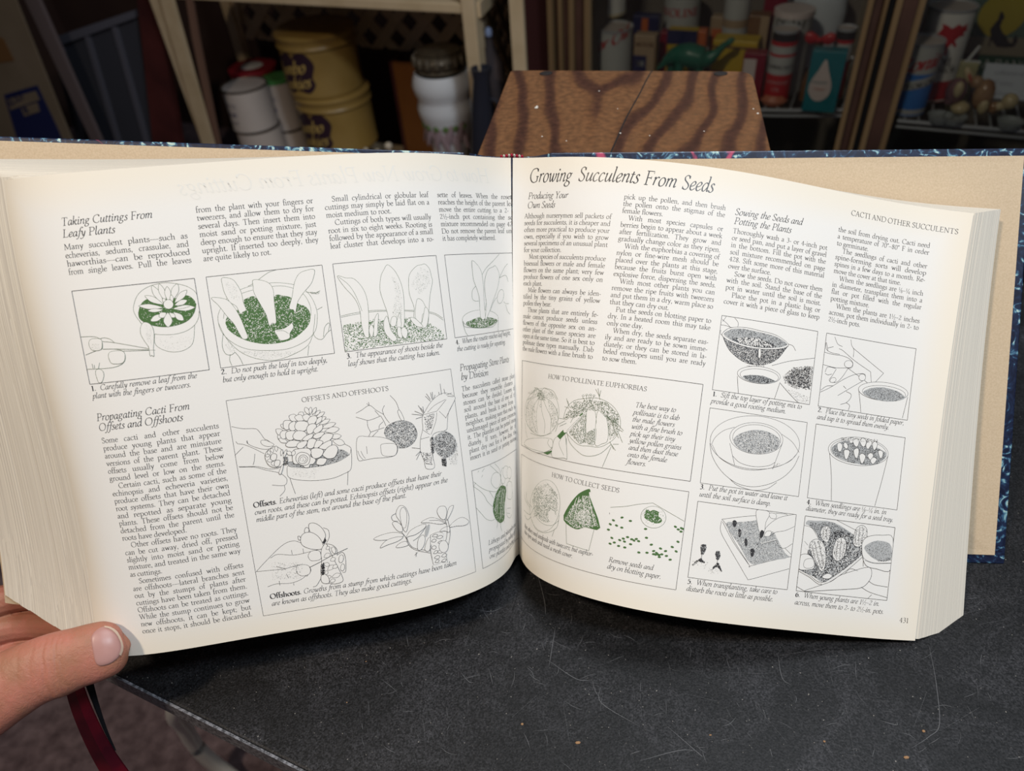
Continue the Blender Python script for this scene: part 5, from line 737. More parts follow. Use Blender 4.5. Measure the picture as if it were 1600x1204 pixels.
[0,None,[["ck",[],[-3677,743,-3567,836,-3393,970,-3293,1018,-3215,1018,-3158,986]],["ck",[],[-3500,873,-3419,900,-3255,862,-3098,868,-2971,879]],["ck",[],[-3666,746,-3507,733,-3369,724,-3226,740,-3135,724]],["ck",[],[-3582,553,-3486,569,-3334,550,-3221,572,-3152,610]],["ck",[],[-3155,594,-3099,651,-3104,702]],["ok",[],[-3247,710,-3219,739,-3135,727,-3102,685,-3119,621,-3199,610,-3248,652]],["ok",[],[-3100,835,-3058,874,-2981,864,-2965,812,-2980,764,-3067,762,-3097,793]],["ck",[],[-3456,765,-3354,721]],["lk",[],[-3269,923,-3268,873]],["lk",[],[-3145,918,-3146,860]],["lk",[],[-3363,664,-3348,611]],["lk",[],[-3451,596,-3451,546]],["lk",[],[-3303,544,-3304,519]],["Ok",[],[-3049,1141,-3035,1185,-2974,1178,-2913,1118,-2883,1030,-2911,969,-2944,958,-2998,1017,-3036,1073]],["Ok",[],[-3101,1109,-3080,1147,-3051,1133,-3057,1093,-3083,1073]],["ck",[],[-2897,1115,-2848,1082,-2846,1007,-2884,939]],["Ok",[],[-3154,1035,-3112,1086,-3034,1086,-2965,1028,-2930,947,-2930,889,-2987,879,-3077,906,-3147,960]],["Ok",[],[-3177,1064,-3159,1061,-3152,1027,-3176,1023]],["fk",[],[-2927,946,-2889,1015,-2883,964,-2914,928]],["Ok",[],[-2941,891,-2893,932,-2866,845,-2824,704,-2781,562,-2774,477,-2859,458,-2904,474,-2965,493,-2997,599,-2967,745,-2963,828]],["Lk",[0.9],[-2902,867,-2860,890]],["Lk",[1.24],[-2938,782,-2864,807]],["Lk",[1.07],[-2875,729,-2817,753]],["Lk",[1.07],[-2949,709,-2890,682]],["Lk",[1.16],[-2921,628,-2844,674]],["Lk",[0.99],[-2864,644,-2805,667]],["Lk",[0.99],[-2966,594,-2916,611]],["Lk",[1.16],[-2887,539,-2788,564]],["Lk",[0.83],[-2942,540,-2892,556]],["Lk",[0.91],[-2917,493,-2852,507]],["Ok",[],[-3001,567,-2966,594,-2924,553,-2922,486,-2967,480,-3002,508]],["ck",[],[-2893,932,-2826,904,-2787,848,-2793,782]],["ck",[],[-2796,783,-2730,804,-2709,734,-2727,586,-2763,576]],["ok",[],[-2732,725,-2741,707,-2752,694,-2764,689,-2775,693,-2782,705,-2783,723,-2780,743,-2771,761,-2760,773,-2748,778,-2737,774,-2730,763,-2729,745]],["ok",[],[-2734,625,-2741,609,-2752,598,-2762,593,-2771,597,-2777,607,-2779,623,-2775,641,-2768,657,-2758,668,-2747,673,-2738,670,-2732,659,-2731,643]],["ok",[],[-2801,850,-2800,832,-2803,818,-2810,808,-2820,806,-2830,812,-2838,825,-2843,841,-2844,858,-2841,873,-2834,882,-2824,884,-2814,878,-2806,866]],["Sk",[110,0.58],[-2982,698,-2947,725,-2950,592,-2991,582]],["lK",[],[-3108,694,-2976,738,-2876,779,-2670,841]],["ck",[],[-3004,550,-3062,476,-3103,467]],["sk",[150,0.25],[-3493,822,-3161,762,-3218,588,-3524,627]],["ok",[],[-2098,1125,-2064,1202,-2021,1219,-1978,1177,-1958,1081,-1979,984,-2014,907,-2047,964,-2062,1034]],["ok",[],[-2054,1116,-2034,1179,-2001,1190,-1977,1118,-2005,973,-2046,972]],["ck",[],[-2096,1141,-2148,1117,-2139,1066,-2085,1047]],["ok",[],[-2151,1034,-2109,1047,-2052,990,-2053,923,-2107,942]],["ok",[],[-2377,896,-2286,926,-2157,932,-2064,900,-2052,865,-2167,857,-2310,867]],["ok",[],[-2321,782,-2248,852,-2133,872,-2054,856,-2123,820,-2239,800]],["ok",[],[-2148,757,-2094,797,-2028,801,-2010,755,-2085,745]],["ok",[],[-2023,842,-1964,914,-1859,951,-1783,952,-1797,912,-1905,859,-1989,852]],["ok",[],[-1831,979,-1767,1008,-1682,1006,-1551,924,-1606,911,-1740,959]],["ck",[],[-2062,917,-2023,842,-2002,753,-1929,678,-1770,608]],["ck",[],[-2015,840,-1986,750,-1927,695,-1766,633]],["ck",[],[-1778,925,-1876,828,-1947,792]],["ok",[],[-1911,691,-1888,797,-1833,835,-1809,796,-1832,716,-1880,668]],["ok",[],[-1830,665,-1792,759,-1754,792,-1734,745,-1783,637]],["fm",[],[-1808,830,-1791,894,-1750,944,-1737,916,-1786,808]],["ok",[],[-1630,1062,-1596,1114,-1526,1103,-1513,1035,-1546,957,-1597,978]],["ok",[],[-1530,944,-1484,1071,-1420,1090,-1443,1035,-1499,963]],["ok",[],[-1505,853,-1422,909,-1322,922,-1239,852,-1296,820,-1412,841]],["ok",[],[-1626,831,-1577,862,-1505,858,-1513,794,-1565,821]],["ck",[],[-1546,957,-1533,851,-1558,737,-1582,691]],["ck",[],[-1514,949,-1502,809,-1527,694,-1578,587]],["ck",[],[-1736,984,-1618,957,-1536,895]],["fw",[],[-1742,815,-1653,829,-1594,806,-1606,714,-1587,589,-1578,448,-1647,475,-1754,467,-1749,629]],["ck",[],[-1742,815,-1653,829,-1594,806]],["ck",[],[-1742,815,-1766,633,-1754,467]],["ck",[],[-1606,714,-1596,591,-1582,449]],["LK",[0.76],[-1727,795,-1657,795]],["LK",[0.85],[-1679,766,-1599,764]],["LK",[0.85],[-1744,739,-1682,741]],["LK",[0.77],[-1670,704,-1599,704]],["LK",[1.02],[-1753,664,-1693,659]],["LK",[0.94],[-1693,598,-1613,596]],["LK",[0.77],[-1737,592,-1682,613]],["LK",[0.94],[-1735,540,-1665,540]],["LK",[0.94],[-1648,536,-1580,544]],["LK",[0.77],[-1733,488,-1679,501]],["LK",[0.77],[-1656,477,-1592,487]],["ok",[],[-1550,631,-1560,602,-1579,582,-1603,574,-1628,581,-1648,600,-1660,628,-1662,659,-1652,688,-1634,709,-1610,717,-1585,711,-1564,691,-1552,663]],["lk",[],[-1932,654,-1939,604]],["lk",[],[-1916,650,-1953,624]]]],
[0,[-55.4,11.37,3.3,71.46],[["cg",[],[-1098,1294,-991,1195,-866,1121,-691,1065,-586,1109,-565,1226,-625,1283,-784,1417]],["cg",[],[-680,1411,-590,1327,-572,1269]],["og",[],[-795,1221,-749,1289,-675,1299,-588,1259,-572,1187,-629,1108,-708,1110,-771,1162]],["cg",[],[-1107,1238,-999,1144,-937,1062,-907,1000,-815,907]],["cg",[],[-1107,1238,-1068,1273]],["cg",[],[-1105,977,-1039,893,-959,797,-864,748,-796,746]],["cg",[],[-847,1109,-776,1002]],["og",[],[-424,1188,-440,1147,-466,1119,-499,1108,-529,1116,-552,1143,-563,1181,-562,1225,-548,1266,-524,1295,-494,1307,-464,1299,-439,1272,-424,1233]],["og",[],[-286,1199,-303,1167,-341,1148,-388,1145,-436,1158,-473,1185,-495,1219,-498,1256,-482,1287,-451,1307,-409,1312,-362,1300,-320,1273,-292,1237]],["og",[],[-196,1168,-210,1138,-239,1119,-278,1115,-318,1126,-350,1149,-369,1181,-371,1215,-358,1244,-331,1264,-295,1269,-257,1259,-223,1235,-201,1203]],["cg",[],[-553,1127,-484,1053,-410,1059,-233,1121]],["og",[],[-401,1001,-376,1077,-283,1079,-202,1021,-224,850,-320,851,-407,899]],["cg",[],[-477,899,-476,704,-361,617,-255,632]],["cg",[],[-192,912,-184,695,-223,550]],["lg",[],[-443,770,-292,729]],["lg",[],[-454,711,-350,674]],["fG",[],[-691,1065,-572,1105,-433,1038,-472,925,-526,831,-555,675,-655,653,-731,692,-793,766,-817,894,-751,1008]],["sk",[200,0.41],[-691,1065,-572,1105,-433,1038,-472,925,-526,831,-555,675,-655,653,-731,692,-793,766,-817,894,-751,1008]],["sw",[200,0.41],[-691,1065,-572,1105,-433,1038,-472,925,-526,831,-555,675,-655,653,-731,692,-793,766,-817,894,-751,1008]],["cw",[],[-579,1067,-683,961,-740,789]],["cw",[],[-534,1054,-603,937,-659,709]],["cw",[],[-489,1027,-543,919,-592,742]],["cw",[],[-625,1053,-722,960,-770,826]],["cg",[],[-562,1075,-639,975,-699,722]],["cg",[],[-505,1032,-574,928,-631,700]],["cg",[],[-609,1062,-712,943,-768,771]],["cg",[],[-749,738,-745,683,-769,623]],["cg",[],[-650,679,-676,619,-660,545]],["cg",[],[-699,722,-684,649]],["cg",[],[-587,685,-565,623]],["lg",[],[-1014,1389,-994,1404]],["lg",[],[-943,1378,-900,1407]],["lg",[],[-963,1312,-940,1338]]]],
[1,[7.55,75.49,130.58,130.51],[["og",[],[963,2068,954,1943,891,1834,780,1759,628,1733,453,1759,299,1837,237,1958,279,2096,402,2218,557,2295,708,2314,833,2274,921,2186]],["cg",[],[636,2266,498,2295,449,2196,321,2130]],["cg",[],[578,2213,390,2140,294,2015,310,1826,502,1749]],["cg",[],[593,2199,467,2042,469,1885,594,1750]],["cg",[],[606,2201,559,2024,578,1872,623,1747]],["cg",[],[631,2204,665,2040,744,1899,749,1770]],["cg",[],[655,2208,754,2084,845,1976,856,1811]],["cg",[],[667,2217,830,2170,935,2064,962,1963]],["cg",[],[468,2299,553,2302,614,2233]],["cg",[],[677,2325,634,2282,629,2220]],["cg",[],[677,2325,833,2306,925,2213]],["Sg",[160,0.38],[533,2238,660,2270,720,2171,570,2165]],["Sg",[300,0.39],[284,2141,479,2200,594,1750,432,1753,262,1930]],["Sg",[200,0.38],[279,2204,526,2299,814,2289,886,2208,537,2207]],["Sg",[260,0.3],[763,2191,939,2110,962,1933,898,1818,808,2016]],["cg",[],[250,1816,300,1697,348,1641]],["cg",[],[972,1935,938,1824]],["cg",[],[436,1722,679,1727,879,1799]],["og",[],[657,2100,656,2094,651,2089,643,2085,634,2084,625,2085,619,2089,616,2095,618,2101,623,2106,631,2110,640,2112,648,2110,654,2106]],["cg",[],[1037,2004,1066,2128,1156,2228,1311,2278,1462,2297,1617,2245,1718,2144,1756,2020,1712,1871,1568,1748,1418,1732,1274,1730,1105,1836]],["cg",[],[1141,1960,1208,2088,1327,2163]],["og",[],[1207,1852,1204,1999,1272,2097,1329,2149,1351,1874,1334,1769,1288,1747]],["og",[],[1374,1820,1327,2046,1358,2167,1418,2175,1468,2037,1488,1779,1414,1760]],["og",[],[1490,1765,1464,2066,1482,2155,1561,2122,1616,1986,1631,1830,1578,1786]],["cg",[],[1546,2120,1643,2062,1705,1927]],["Sg",[800,0.43],[1046,2006,1158,2214,1374,2271,1556,2266,1718,2144,1739,1989,1646,2034,1482,2155,1331,2134,1183,2026]],["Sg",[500,0.43],[1140,1842,1216,2030,1331,2134,1382,1762,1288,1747]],["Sg",[300,0.36],[1367,1877,1465,1950,1490,1765,1400,1751]],["Sg",[260,0.35],[1577,2110,1724,2102,1747,1933,1659,1834]],["lg",[],[1263,2286,1300,2247]],["lg",[],[1306,2314,1325,2236]],["lg",[],[1336,2325,1358,2226]],["lg",[],[1367,2329,1363,2241]],["lg",[],[1405,2326,1378,2243]],["og",[],[1281,2306,1280,2302,1277,2299,1272,2296,1266,2296,1261,2297,1257,2299,1255,2303,1256,2307,1259,2310,1264,2313,1270,2313,1275,2312,1279,2310]],["og",[],[1323,2320,1322,2316,1319,2313,1314,2311,1309,2310,1304,2311,1300,2313,1298,2317,1299,2321,1302,2324,1307,2327,1312,2327,1317,2326,1321,2324]],["og",[],[1371,2329,1370,2325,1367,2322,1363,2320,1357,2319,1352,2320,1349,2323,1347,2326,1348,2330,1350,2333,1355,2336,1361,2336,1366,2335,1369,2333]],["og",[],[1413,2324,1412,2320,1409,2317,1405,2315,1400,2314,1395,2315,1391,2318,1389,2321,1390,2325,1393,2329,1397,2331,1403,2332,1408,2330,1411,2328]],["lg",[],[1410,2399,1456,2340,1479,2285]],["lg",[],[1439,2410,1466,2327]],["lg",[],[1476,2393,1468,2312]],["lg",[],[1050,2244,1096,2161]],["lg",[],[1037,2146,1100,2132]],["lg",[],[1071,2217,1108,2141]],["lg",[],[973,1995,1101,1999]],["lg",[],[974,1920,1068,1979]],["lg",[],[995,1901,1090,1953]],["lg",[],[1717,2043,1767,1993,1799,1969]],["lg",[],[1747,1933,1804,1834]],["lg",[],[1701,1955,1755,1877]],["lg",[],[1680,1794,1739,1731]],["lg",[],[1701,1797,1765,1807]],["lg",[],[1661,1820,1716,1742]],["lg",[],[1711,1985,1794,1954]],["cg",[],[1114,1838,1173,1728,1337,1623,1464,1623,1578,1677,1680,1794]],["cg",[],[1113,1778,1125,1691]],["cg",[],[1683,1766,1644,1630,1614,1524]],["og",[],[247,1541,369,1630,732,1713,889,1725,919,1655,865,1584,680,1518,460,1512]],["cg",[],[247,1541,420,1528,677,1540,933,1551]],["og",[],[927,1520,919,1655,947,1750,1038,1795,1092,1804,1153,1547,1109,1539]],["cg",[],[1035,1750,1015,1687,1105,1568]],["fG",[],[973,1777,1056,1870,1112,1849,1026,1746]],["fw",[],[1112,1849,1056,1870,1141,1960,1272,2097,1298,2086]],["lg",[],[1102,1858,1290,2085]],["fG",[],[1245,2064,1294,2115,1297,2093,1262,2059]],["fG",[],[767,1535,907,1592,919,1579,850,1528]],["cg",[],[847,1718,831,1669,881,1625,912,1631]]]],
[1,[7.55,14.56,130.58,69.57],[["og",[],[1126,949,1106,810,1041,688,936,605,804,574,666,603,559,691,526,828,581,984,689,1120,815,1205,935,1224,1034,1179,1101,1080]],["Sg",[1300,0.44],[632,1061,896,1184,1071,1091,1097,892,1038,745,867,700,673,736,588,897]],["sg",[300,0.29],[573,1016,849,1203,1069,1105,1121,854,958,709,639,757]],["sw",[120,0.59],[787,1129,941,1164,975,1069,826,1019]],["ow",[],[1067,826,1065,794,1053,765,1031,745,1004,738,978,746,957,766,947,796,949,828,963,858,986,878,1013,884,1038,877,1057,856]],["cg",[],[640,743,845,679,1023,697,1130,784]],["cg",[],[601,654,724,568,929,582,1105,689,1130,856]],["lg",[],[1078,668,1050,572]],["cg",[],[300,691,540,699,633,802,730,859,802,817,646,698]],["cg",[],[335,638,466,614,580,679]],["cg",[],[305,930,341,845,529,788]],["cg",[],[381,950,416,850,599,808]],["lg",[],[1241,774,1280,546]],["lg",[],[1280,546,1581,535]],["lg",[],[1581,535,1613,795]],["fG",[],[1492,1242,1511,1210,1502,1166,1683,824,1500,792,1380,743,1196,814,1247,985,1343,1135,1413,1199]],["sw",[800,0.43],[1435,1153,1495,1165,1659,833,1379,750,1217,819,1296,996]],["sw",[350,0.42],[1399,961,1454,1015,1534,990,1555,839,1482,809,1383,844]],["sg",[300,0.35],[1435,1153,1495,1165,1659,833,1379,750,1217,819,1296,996]],["cw",[],[1420,1150,1450,1043,1462,847]],["cg",[],[1350,965,1439,1012,1495,939,1480,823]],["cg",[],[1276,833,1414,851,1538,849,1658,846]],["lw",[],[1347,1107,1281,863]],["lw",[],[1376,1127,1347,864]],["lw",[],[1497,1151,1615,837]],["og",[],[2399,1049,2383,997,2343,955,2287,933,2225,934,2171,958,2133,1001,2122,1054,2137,1107,2178,1148,2234,1171,2296,1169,2351,1145,2387,1102]],["cg",[],[1769,1080,1943,1122,2086,1171,2235,1208]],["lg",[],[2235,1208,2398,1141,2606,1057]],["fG",[],[2164,1091,2172,1133,2215,1112,2252,1132,2315,1115,2314,1074,2358,1040,2350,1005,2286,985,2216,1004,2158,1035]],["sw",[60,0.4],[2164,1091,2172,1133,2215,1112,2252,1132,2315,1115,2314,1074,2358,1040,2350,1005,2286,985,2216,1004,2158,1035]],["sg",[120,0.27],[2128,1057,2146,1128,2359,1135,2401,1020,2304,950,2194,973]],["zG",[],[1916,989,1824,940,2015,968,1794,889,1867,888,1929,876,1781,824,2193,907,2515,983,2550,958,2583,977,2583,939,2601,971,1833,739,1925,732,1963,756,2008,782,1980,726,2057,766,2083,757,2107,778,2135,759,1822,670,1868,693,2052,709,1921,664,1993,661,2216,811,2279,744,2385,718,2443,699,2510,755,2559,713,2565,822,2155,634,2244,647,2314,678,2318,644,2349,662,2378,644,2385,622,2407,656,2460,647,2506,612,2360,650,2338,642]],["lk",[],[1766,1018,1771,1001]]]],
[1,[136.21,128.3,194.91,170.98],[["ck",[],[2733,3376,2795,3337,2842,3295]],["ck",[],[2876,3414,2924,3364,2923,3307]],["ck",[],[2725,3310,2782,3311,2858,3298]],["ck",[],[2777,3415,2744,3354]],["ck",[],[2732,3255,2738,3207,2761,3194]],["fk",[],[2764,3195,2839,3060,2940,2979,3063,2924,3198,2916,3329,2949,3440,3022,3513,3131,3538,3209,3307,3124,3056,3109,2869,3146]],["sw",[1200,0.32],[2764,3195,2839,3060,2940,2979,3063,2924,3198,2916,3329,2949,3440,3022,3513,3131,3538,3209,3307,3124,3056,3109,2869,3146]],["fm",[],[2760,3227,2836,3278,2998,3303,3201,3294,3391,3275,3537,3213,3473,3166,3274,3118,3055,3117,2868,3154]],["Sk",[900,0.4],[2760,3227,2836,3278,2998,3303,3201,3294,3391,3275,3537,3213,3473,3166,3274,3118,3055,3117,2868,3154]],["Sk",[500,0.73],[2866,3169,2994,3205,3192,3227,3368,3182,3373,3145,3139,3114,2970,3136]],["sw",[140,0.65],[2899,3170,2994,3205,3192,3227,3335,3177,3372,3150,3138,3122,2970,3136]],["rw",[0.65],[2759,3210,2805,3257,2883,3297,3030,3313,3200,3302,3390,3283,3535,3225,3520,3181,3407,3142,3223,3115,3039,3115,2869,3146,2783,3181,2759,3210]],["ck",[],[2750,3209,2803,3273,2882,3306,3029,3324,3198,3313,3388,3294,3545,3221,3525,3169,3409,3131,3225,3104,3040,3102,2871,3133,2776,3172,2750,3209]],["ck",[],[3545,3215,3608,3204,3649,3153]],["ok",[],[3200,3099,3225,3106,3236,3015,3212,3007]],["sk",[260,0.32],[3083,2895,3298,2928,3349,2798,3068,2756]],["ck",[],[3382,2940,3579,3020,3766,3073,3895,3107]],["sk",[900,0.41],[3532,2842,3639,2956,3811,2999,3891,3003,3889,2734,3704,2722,3559,2765]],["Sk",[400,0.49],[3551,2829,3661,2927,3848,2988,3878,2748,3666,2749]],["ok",[],[3500,2822,3475,2779,3403,2742,3299,2718,3185,2713,3083,2726,3012,2757,2986,2797,3010,2840,3080,2876,3182,2900,3296,2906,3400,2892,3473,2863]],["ok",[],[3479,2811,3457,2774,3392,2743,3299,2723,3197,2718,3105,2729,3042,2754,3019,2788,3040,2824,3103,2854,3194,2874,3297,2879,3390,2869,3455,2844]],["fm",[],[3050,2769,3146,2796,3296,2806,3455,2766,3357,2731,3190,2718,3086,2742]],["Sk",[500,0.4],[3050,2769,3146,2796,3296,2806,3455,2766,3357,2731,3190,2718,3086,2742]],["lk",[],[2990,2760,3026,2570]],["lk",[],[3504,2765,3460,2564]],["ck",[],[3508,2757,3605,2675,3751,2567]],["sk",[140,0.24],[3529,2728,3708,2690,3891,2653,3884,2570,3759,2568]]]],
[1,[200.54,128.3,259.24,170.98],[["ck",[],[4014,3310,4033,3231,4110,3202,4211,3201]],["ck",[],[4122,3393,4169,3318,4236,3296]],["ck",[],[4335,3395,4352,3331,4386,3287,4392,3197]],["ck",[],[4016,3195,4112,3186,4241,3190,4336,3172,4393,3131,4386,3072,4313,3057,4168,3038,4011,3050]],["ok",[],[4395,3115,4392,3096,4379,3079,4358,3067,4334,3063,4311,3068,4294,3080,4286,3098,4289,3117,4302,3134,4323,3145,4347,3149,4370,3144,4387,3132]],["ck",[],[4194,3265,4251,3249,4412,3159,4640,3061]],["lk",[],[4640,3061,4675,2895]],["lk",[],[4375,3302,4812,3070]],["lk",[],[4812,3070,4675,2895]],["lk",[],[4675,2895,4570,2951,4341,3057]],["ck",[],[4341,3057,4273,2939,4208,2872,4135,2869,4114,2890,4144,2936,4188,3025]],["ok",[],[4126,2867,4138,2910,4183,2922,4201,2895,4172,2866]],["ck",[],[4049,2970,4077,3032,4178,3032]],["ck",[],[4051,2954,4089,2941,4141,2960]],["ck",[],[4016,2728,4143,2805,4294,2918,4433,2997,4560,3024,4577,2969,4535,2929,4415,2845,4246,2722]],["ok",[],[4582,2986,4580,2968,4570,2953,4553,2943,4533,2940,4515,2945,4501,2957,4494,2973,4496,2990,4507,3006,4523,3016,4543,3019,4562,3014,4576,3002]],["ck",[],[4022,2754,4088,2809,4168,2825]],["ck",[],[4349,2786,4417,2763,4414,2713,4366,2657,4295,2626]],["ck",[],[4366,2657,4415,2631,4405,2572]],["ck",[],[4304,2845,4344,2818]],["ok",[],[5154,2873,5124,2825,5037,2784,4908,2757,4763,2749,4631,2763,4539,2796,4506,2840,4538,2888,4629,2930,4760,2958,4905,2966,5035,2952,5123,2918]],["ok",[],[5125,2853,5099,2814,5023,2781,4910,2759,4784,2753,4669,2763,4589,2789,4560,2824,4588,2863,4667,2897,4782,2920,4908,2926,5021,2915,5098,2889]],["fm",[],[4570,2810,4674,2875,4838,2905,5024,2885,5122,2824,5020,2771,4840,2745,4669,2767]],["Sk",[700,0.33],[4570,2810,4674,2875,4838,2905,5024,2885,5122,2824,5020,2771,4840,2745,4669,2767]],["ck",[],[4511,2827,4549,2684,4573,2572]],["ck",[],[5155,2838,5137,2702,5120,2583]],["ck",[],[4049,3250,4119,3277]],["ck",[],[4023,3311,4053,3217]]]],
[1,[136.21,75.35,194.91,117.93],[["ok",[],[3837,2082,3789,1947,3641,1831,3426,1758,3190,1742,2979,1785,2831,1879,2773,2005,2816,2139,2952,2254,3158,2327,3395,2345,3616,2304,3775,2210]],["ck",[],[2795,1949,2825,2033,2910,2124,3033,2182]],["ck",[],[3598,2182,3738,2113,3840,2006]],["ck",[],[2803,1950,2901,1821,3107,1738,3323,1733,3569,1801,3732,1887,3808,1977]],["ck",[],[2774,1962,2819,1825,2917,1696,3042,1603,3180,1550,3347,1548,3526,1604,3686,1704,3792,1831,3845,1966]],["ck",[],[3042,1603,3149,1538,3336,1507,3500,1545,3609,1631]],["ok",[],[3623,2110,3594,2031,3506,1964,3379,1923,3238,1915,3112,1943,3024,2000,2991,2075,3018,2153,3102,2220,3226,2261,3367,2269,3496,2243,3588,2186]],["ok",[],[3596,2104,3570,2034,3490,1974,3375,1937,3248,1930,3134,1954,3054,2005,3024,2072,3049,2142,3125,2202,3237,2239,3364,2246,3482,2222,3565,2172]],["fm",[],[3036,2031,3092,2110,3249,2180,3417,2188,3560,2136,3595,2069,3545,1990,3382,1927,3215,1920,3095,1959]],["Sk",[1500,0.32],[3036,2031,3092,2110,3249,2180,3417,2188,3560,2136,3595,2069,3545,1990,3382,1927,3215,1920,3095,1959]],["sw",[500,0.4],[3036,2031,3092,2110,3249,2180,3417,2188,3560,2136,3595,2069,3545,1990,3382,1927,3215,1920,3095,1959]],["lk",[],[3000,1994,3087,1759]],["lk",[],[3620,2080,3539,1773]],["ck",[],[3050,1858,3149,1792,3318,1772,3483,1805,3562,1856]],["sk",[60,0.24],[3521,1779,3597,1853,3633,1842]]]],
[1,[200.54,75.35,259.24,117.93],[["ok",[],[4995,2134,4957,2061,4848,2000,4690,1963,4513,1957,4354,1982,4244,2034,4205,2103,4243,2174,4351,2235,4509,2274,4686,2281,4845,2256,4955,2203]],["ok",[],[4971,2133,4936,2069,4834,2015,4687,1982,4523,1977,4375,1999,4273,2044,4236,2104,4271,2168,4372,2221,4519,2255,4684,2262,4832,2241,4934,2194]],["fm",[],[4244,2093,4274,2146,4412,2221,4692,2226,4942,2161,4968,2098,4869,2011,4706,1973,4481,1985,4308,2028]],["Sk",[1500,0.41],[4244,2093,4274,2146,4412,2221,4692,2226,4942,2161,4968,2098,4869,2011,4706,1973,4481,1985,4308,2028]],["Ok",[],[4313,2159,4343,2187,4383,2160,4374,2094,4337,2089]],["Ok",[],[4398,2187,4425,2198,4457,2162,4443,2127,4404,2147]],["Ok",[],[4410,2098,4444,2119,4488,2101,4467,2016,4436,2015]],["Ok",[],[4447,2242,4500,2266,4541,2239,4490,2199]],["Ok",[],[4513,2235,4565,2266,4594,2229,4578,2170,4539,2181]],["Ok",[],[4605,2247,4647,2286,4690,2242,4670,2182,4631,2193]],["Ok",[],[4692,2226,4734,2265,4765,2236,4728,2165,4698,2178]],["Ok",[],[4774,2237,4808,2266,4841,2229,4812,2160,4787,2181]],["Ok",[],[4860,2150,4885,2169,4925,2150,4915,2083,4887,2087]],["Ok",[],[4537,2123,4580,2154,4608,2125,4595,2041,4561,2053]],["Ok",[],[4619,2069,4652,2102,4703,2071,4671,1985,4642,2006]],["Ok",[],[4728,2091,4761,2123,4801,2101,4781,2041,4748,2053]],["Ok",[],[4772,2039,4805,2076,4853,2058,4815,1999,4786,2008]],["sk",[60,0.41],[4335,2243,4832,2294,4838,2246,4376,2216]],["ck",[],[4228,2050,4284,1797,4322,1514]],["ck",[],[4993,2118,4949,1816,4895,1517]]]],
[1,[136.21,22.47,194.91,65.03],[["ck",[],[3018,1137,3216,1189,3418,1232]],["ck",[],[3018,1137,3068,1093,3199,905,3401,673,3411,661,3640,744,3899,824]],["ck",[],[3030,1113,3182,903,3390,681]],["ck",[],[3017,1120,3024,1002,3136,846,3285,660,3393,528,3431,515,3659,600,3891,685]],["fm",[],[3068,1093,3223,1133,3398,1173,3574,1243,3796,1270,3854,1156,3896,841,3639,752,3426,685,3256,878]],["Sk",[2000,0.34],[3068,1093,3223,1133,3398,1173,3574,1243,3796,1270,3854,1156,3896,841,3639,752,3426,685,3256,878]],["sw",[900,0.34],[3068,1093,3223,1133,3398,1173,3574,1243,3796,1270,3854,1156,3896,841,3639,752,3426,685,3256,878]],["fw",[],[3567,1294,3889,1298,3902,1057,3896,841,3814,858,3700,1000,3633,1078,3530,1014]],["ok",[],[3410,1291,3568,1285,3537,1169,3532,1066,3479,1051,3439,1140]],["ok",[],[3569,1277,3644,1277,3651,1226,3585,1227]],["ck",[],[3643,1286,3756,1291,3795,1279]],["ck",[],[3527,1031,3553,1120,3687,1239,3897,1308]],["ck",[],[3540,1006,3603,1023,3671,1074,3781,1104,3906,1170]],["ok",[],[3539,1015,3559,1069,3615,1076,3603,1023]],["ck",[],[3681,997,3730,917,3807,909,3894,970]],["ck",[],[3807,909,3891,849]],["lw",[],[3514,926,3691,995]],["lk",[],[3514,919,3692,987]],["fk",[],[3143,1128,3167,1148,3197,1127,3186,1074,3158,1079]],["fk",[],[3222,1044,3241,1060,3263,1032,3259,967,3234,977]],["fk",[],[3310,949,3330,964,3349,923,3348,869,3322,886]],["fk",[],[3391,843,3418,860,3447,833,3433,771,3405,776]],["fk",[],[3479,1051,3503,1079,3534,1049,3506,985,3485,1000]],["fk",[],[3451,915,3477,922,3475,901]],["lk",[],[3487,991,3483,922]],["sw",[40,0.34],[3143,1128,3197,1127,3443,832,3432,780,3318,885,3158,1079]],["fm",[],[2821,787,2825,825,2875,837,2889,796,2864,725,2839,721]],["Sk",[120,0.51],[2821,787,2825,825,2875,837,2889,796,2864,725,2839,721]],["lk",[],[2847,722,2845,671]],["Sk",[160,0.59],[2746,581,2797,647,2844,679,2902,628,2815,641]],["fm",[],[2993,759,3004,781,3039,782,3054,733,3038,680,3012,693]],["Sk",[120,0.51],[2993,759,3004,781,3039,782,3054,733,3038,680,3012,693]],["lk",[],[3028,678,3030,645]],["Sk",[160,0.59],[2971,569,3022,644,3041,655,3104,552,3035,611]],["lk",[],[2815,641,2763,583]],["lk",[],[3033,628,2980,562]],["lk",[],[3038,629,3094,560]],["sk",[60,0.25],[2730,638,2898,661,3104,552,2986,520]]]],
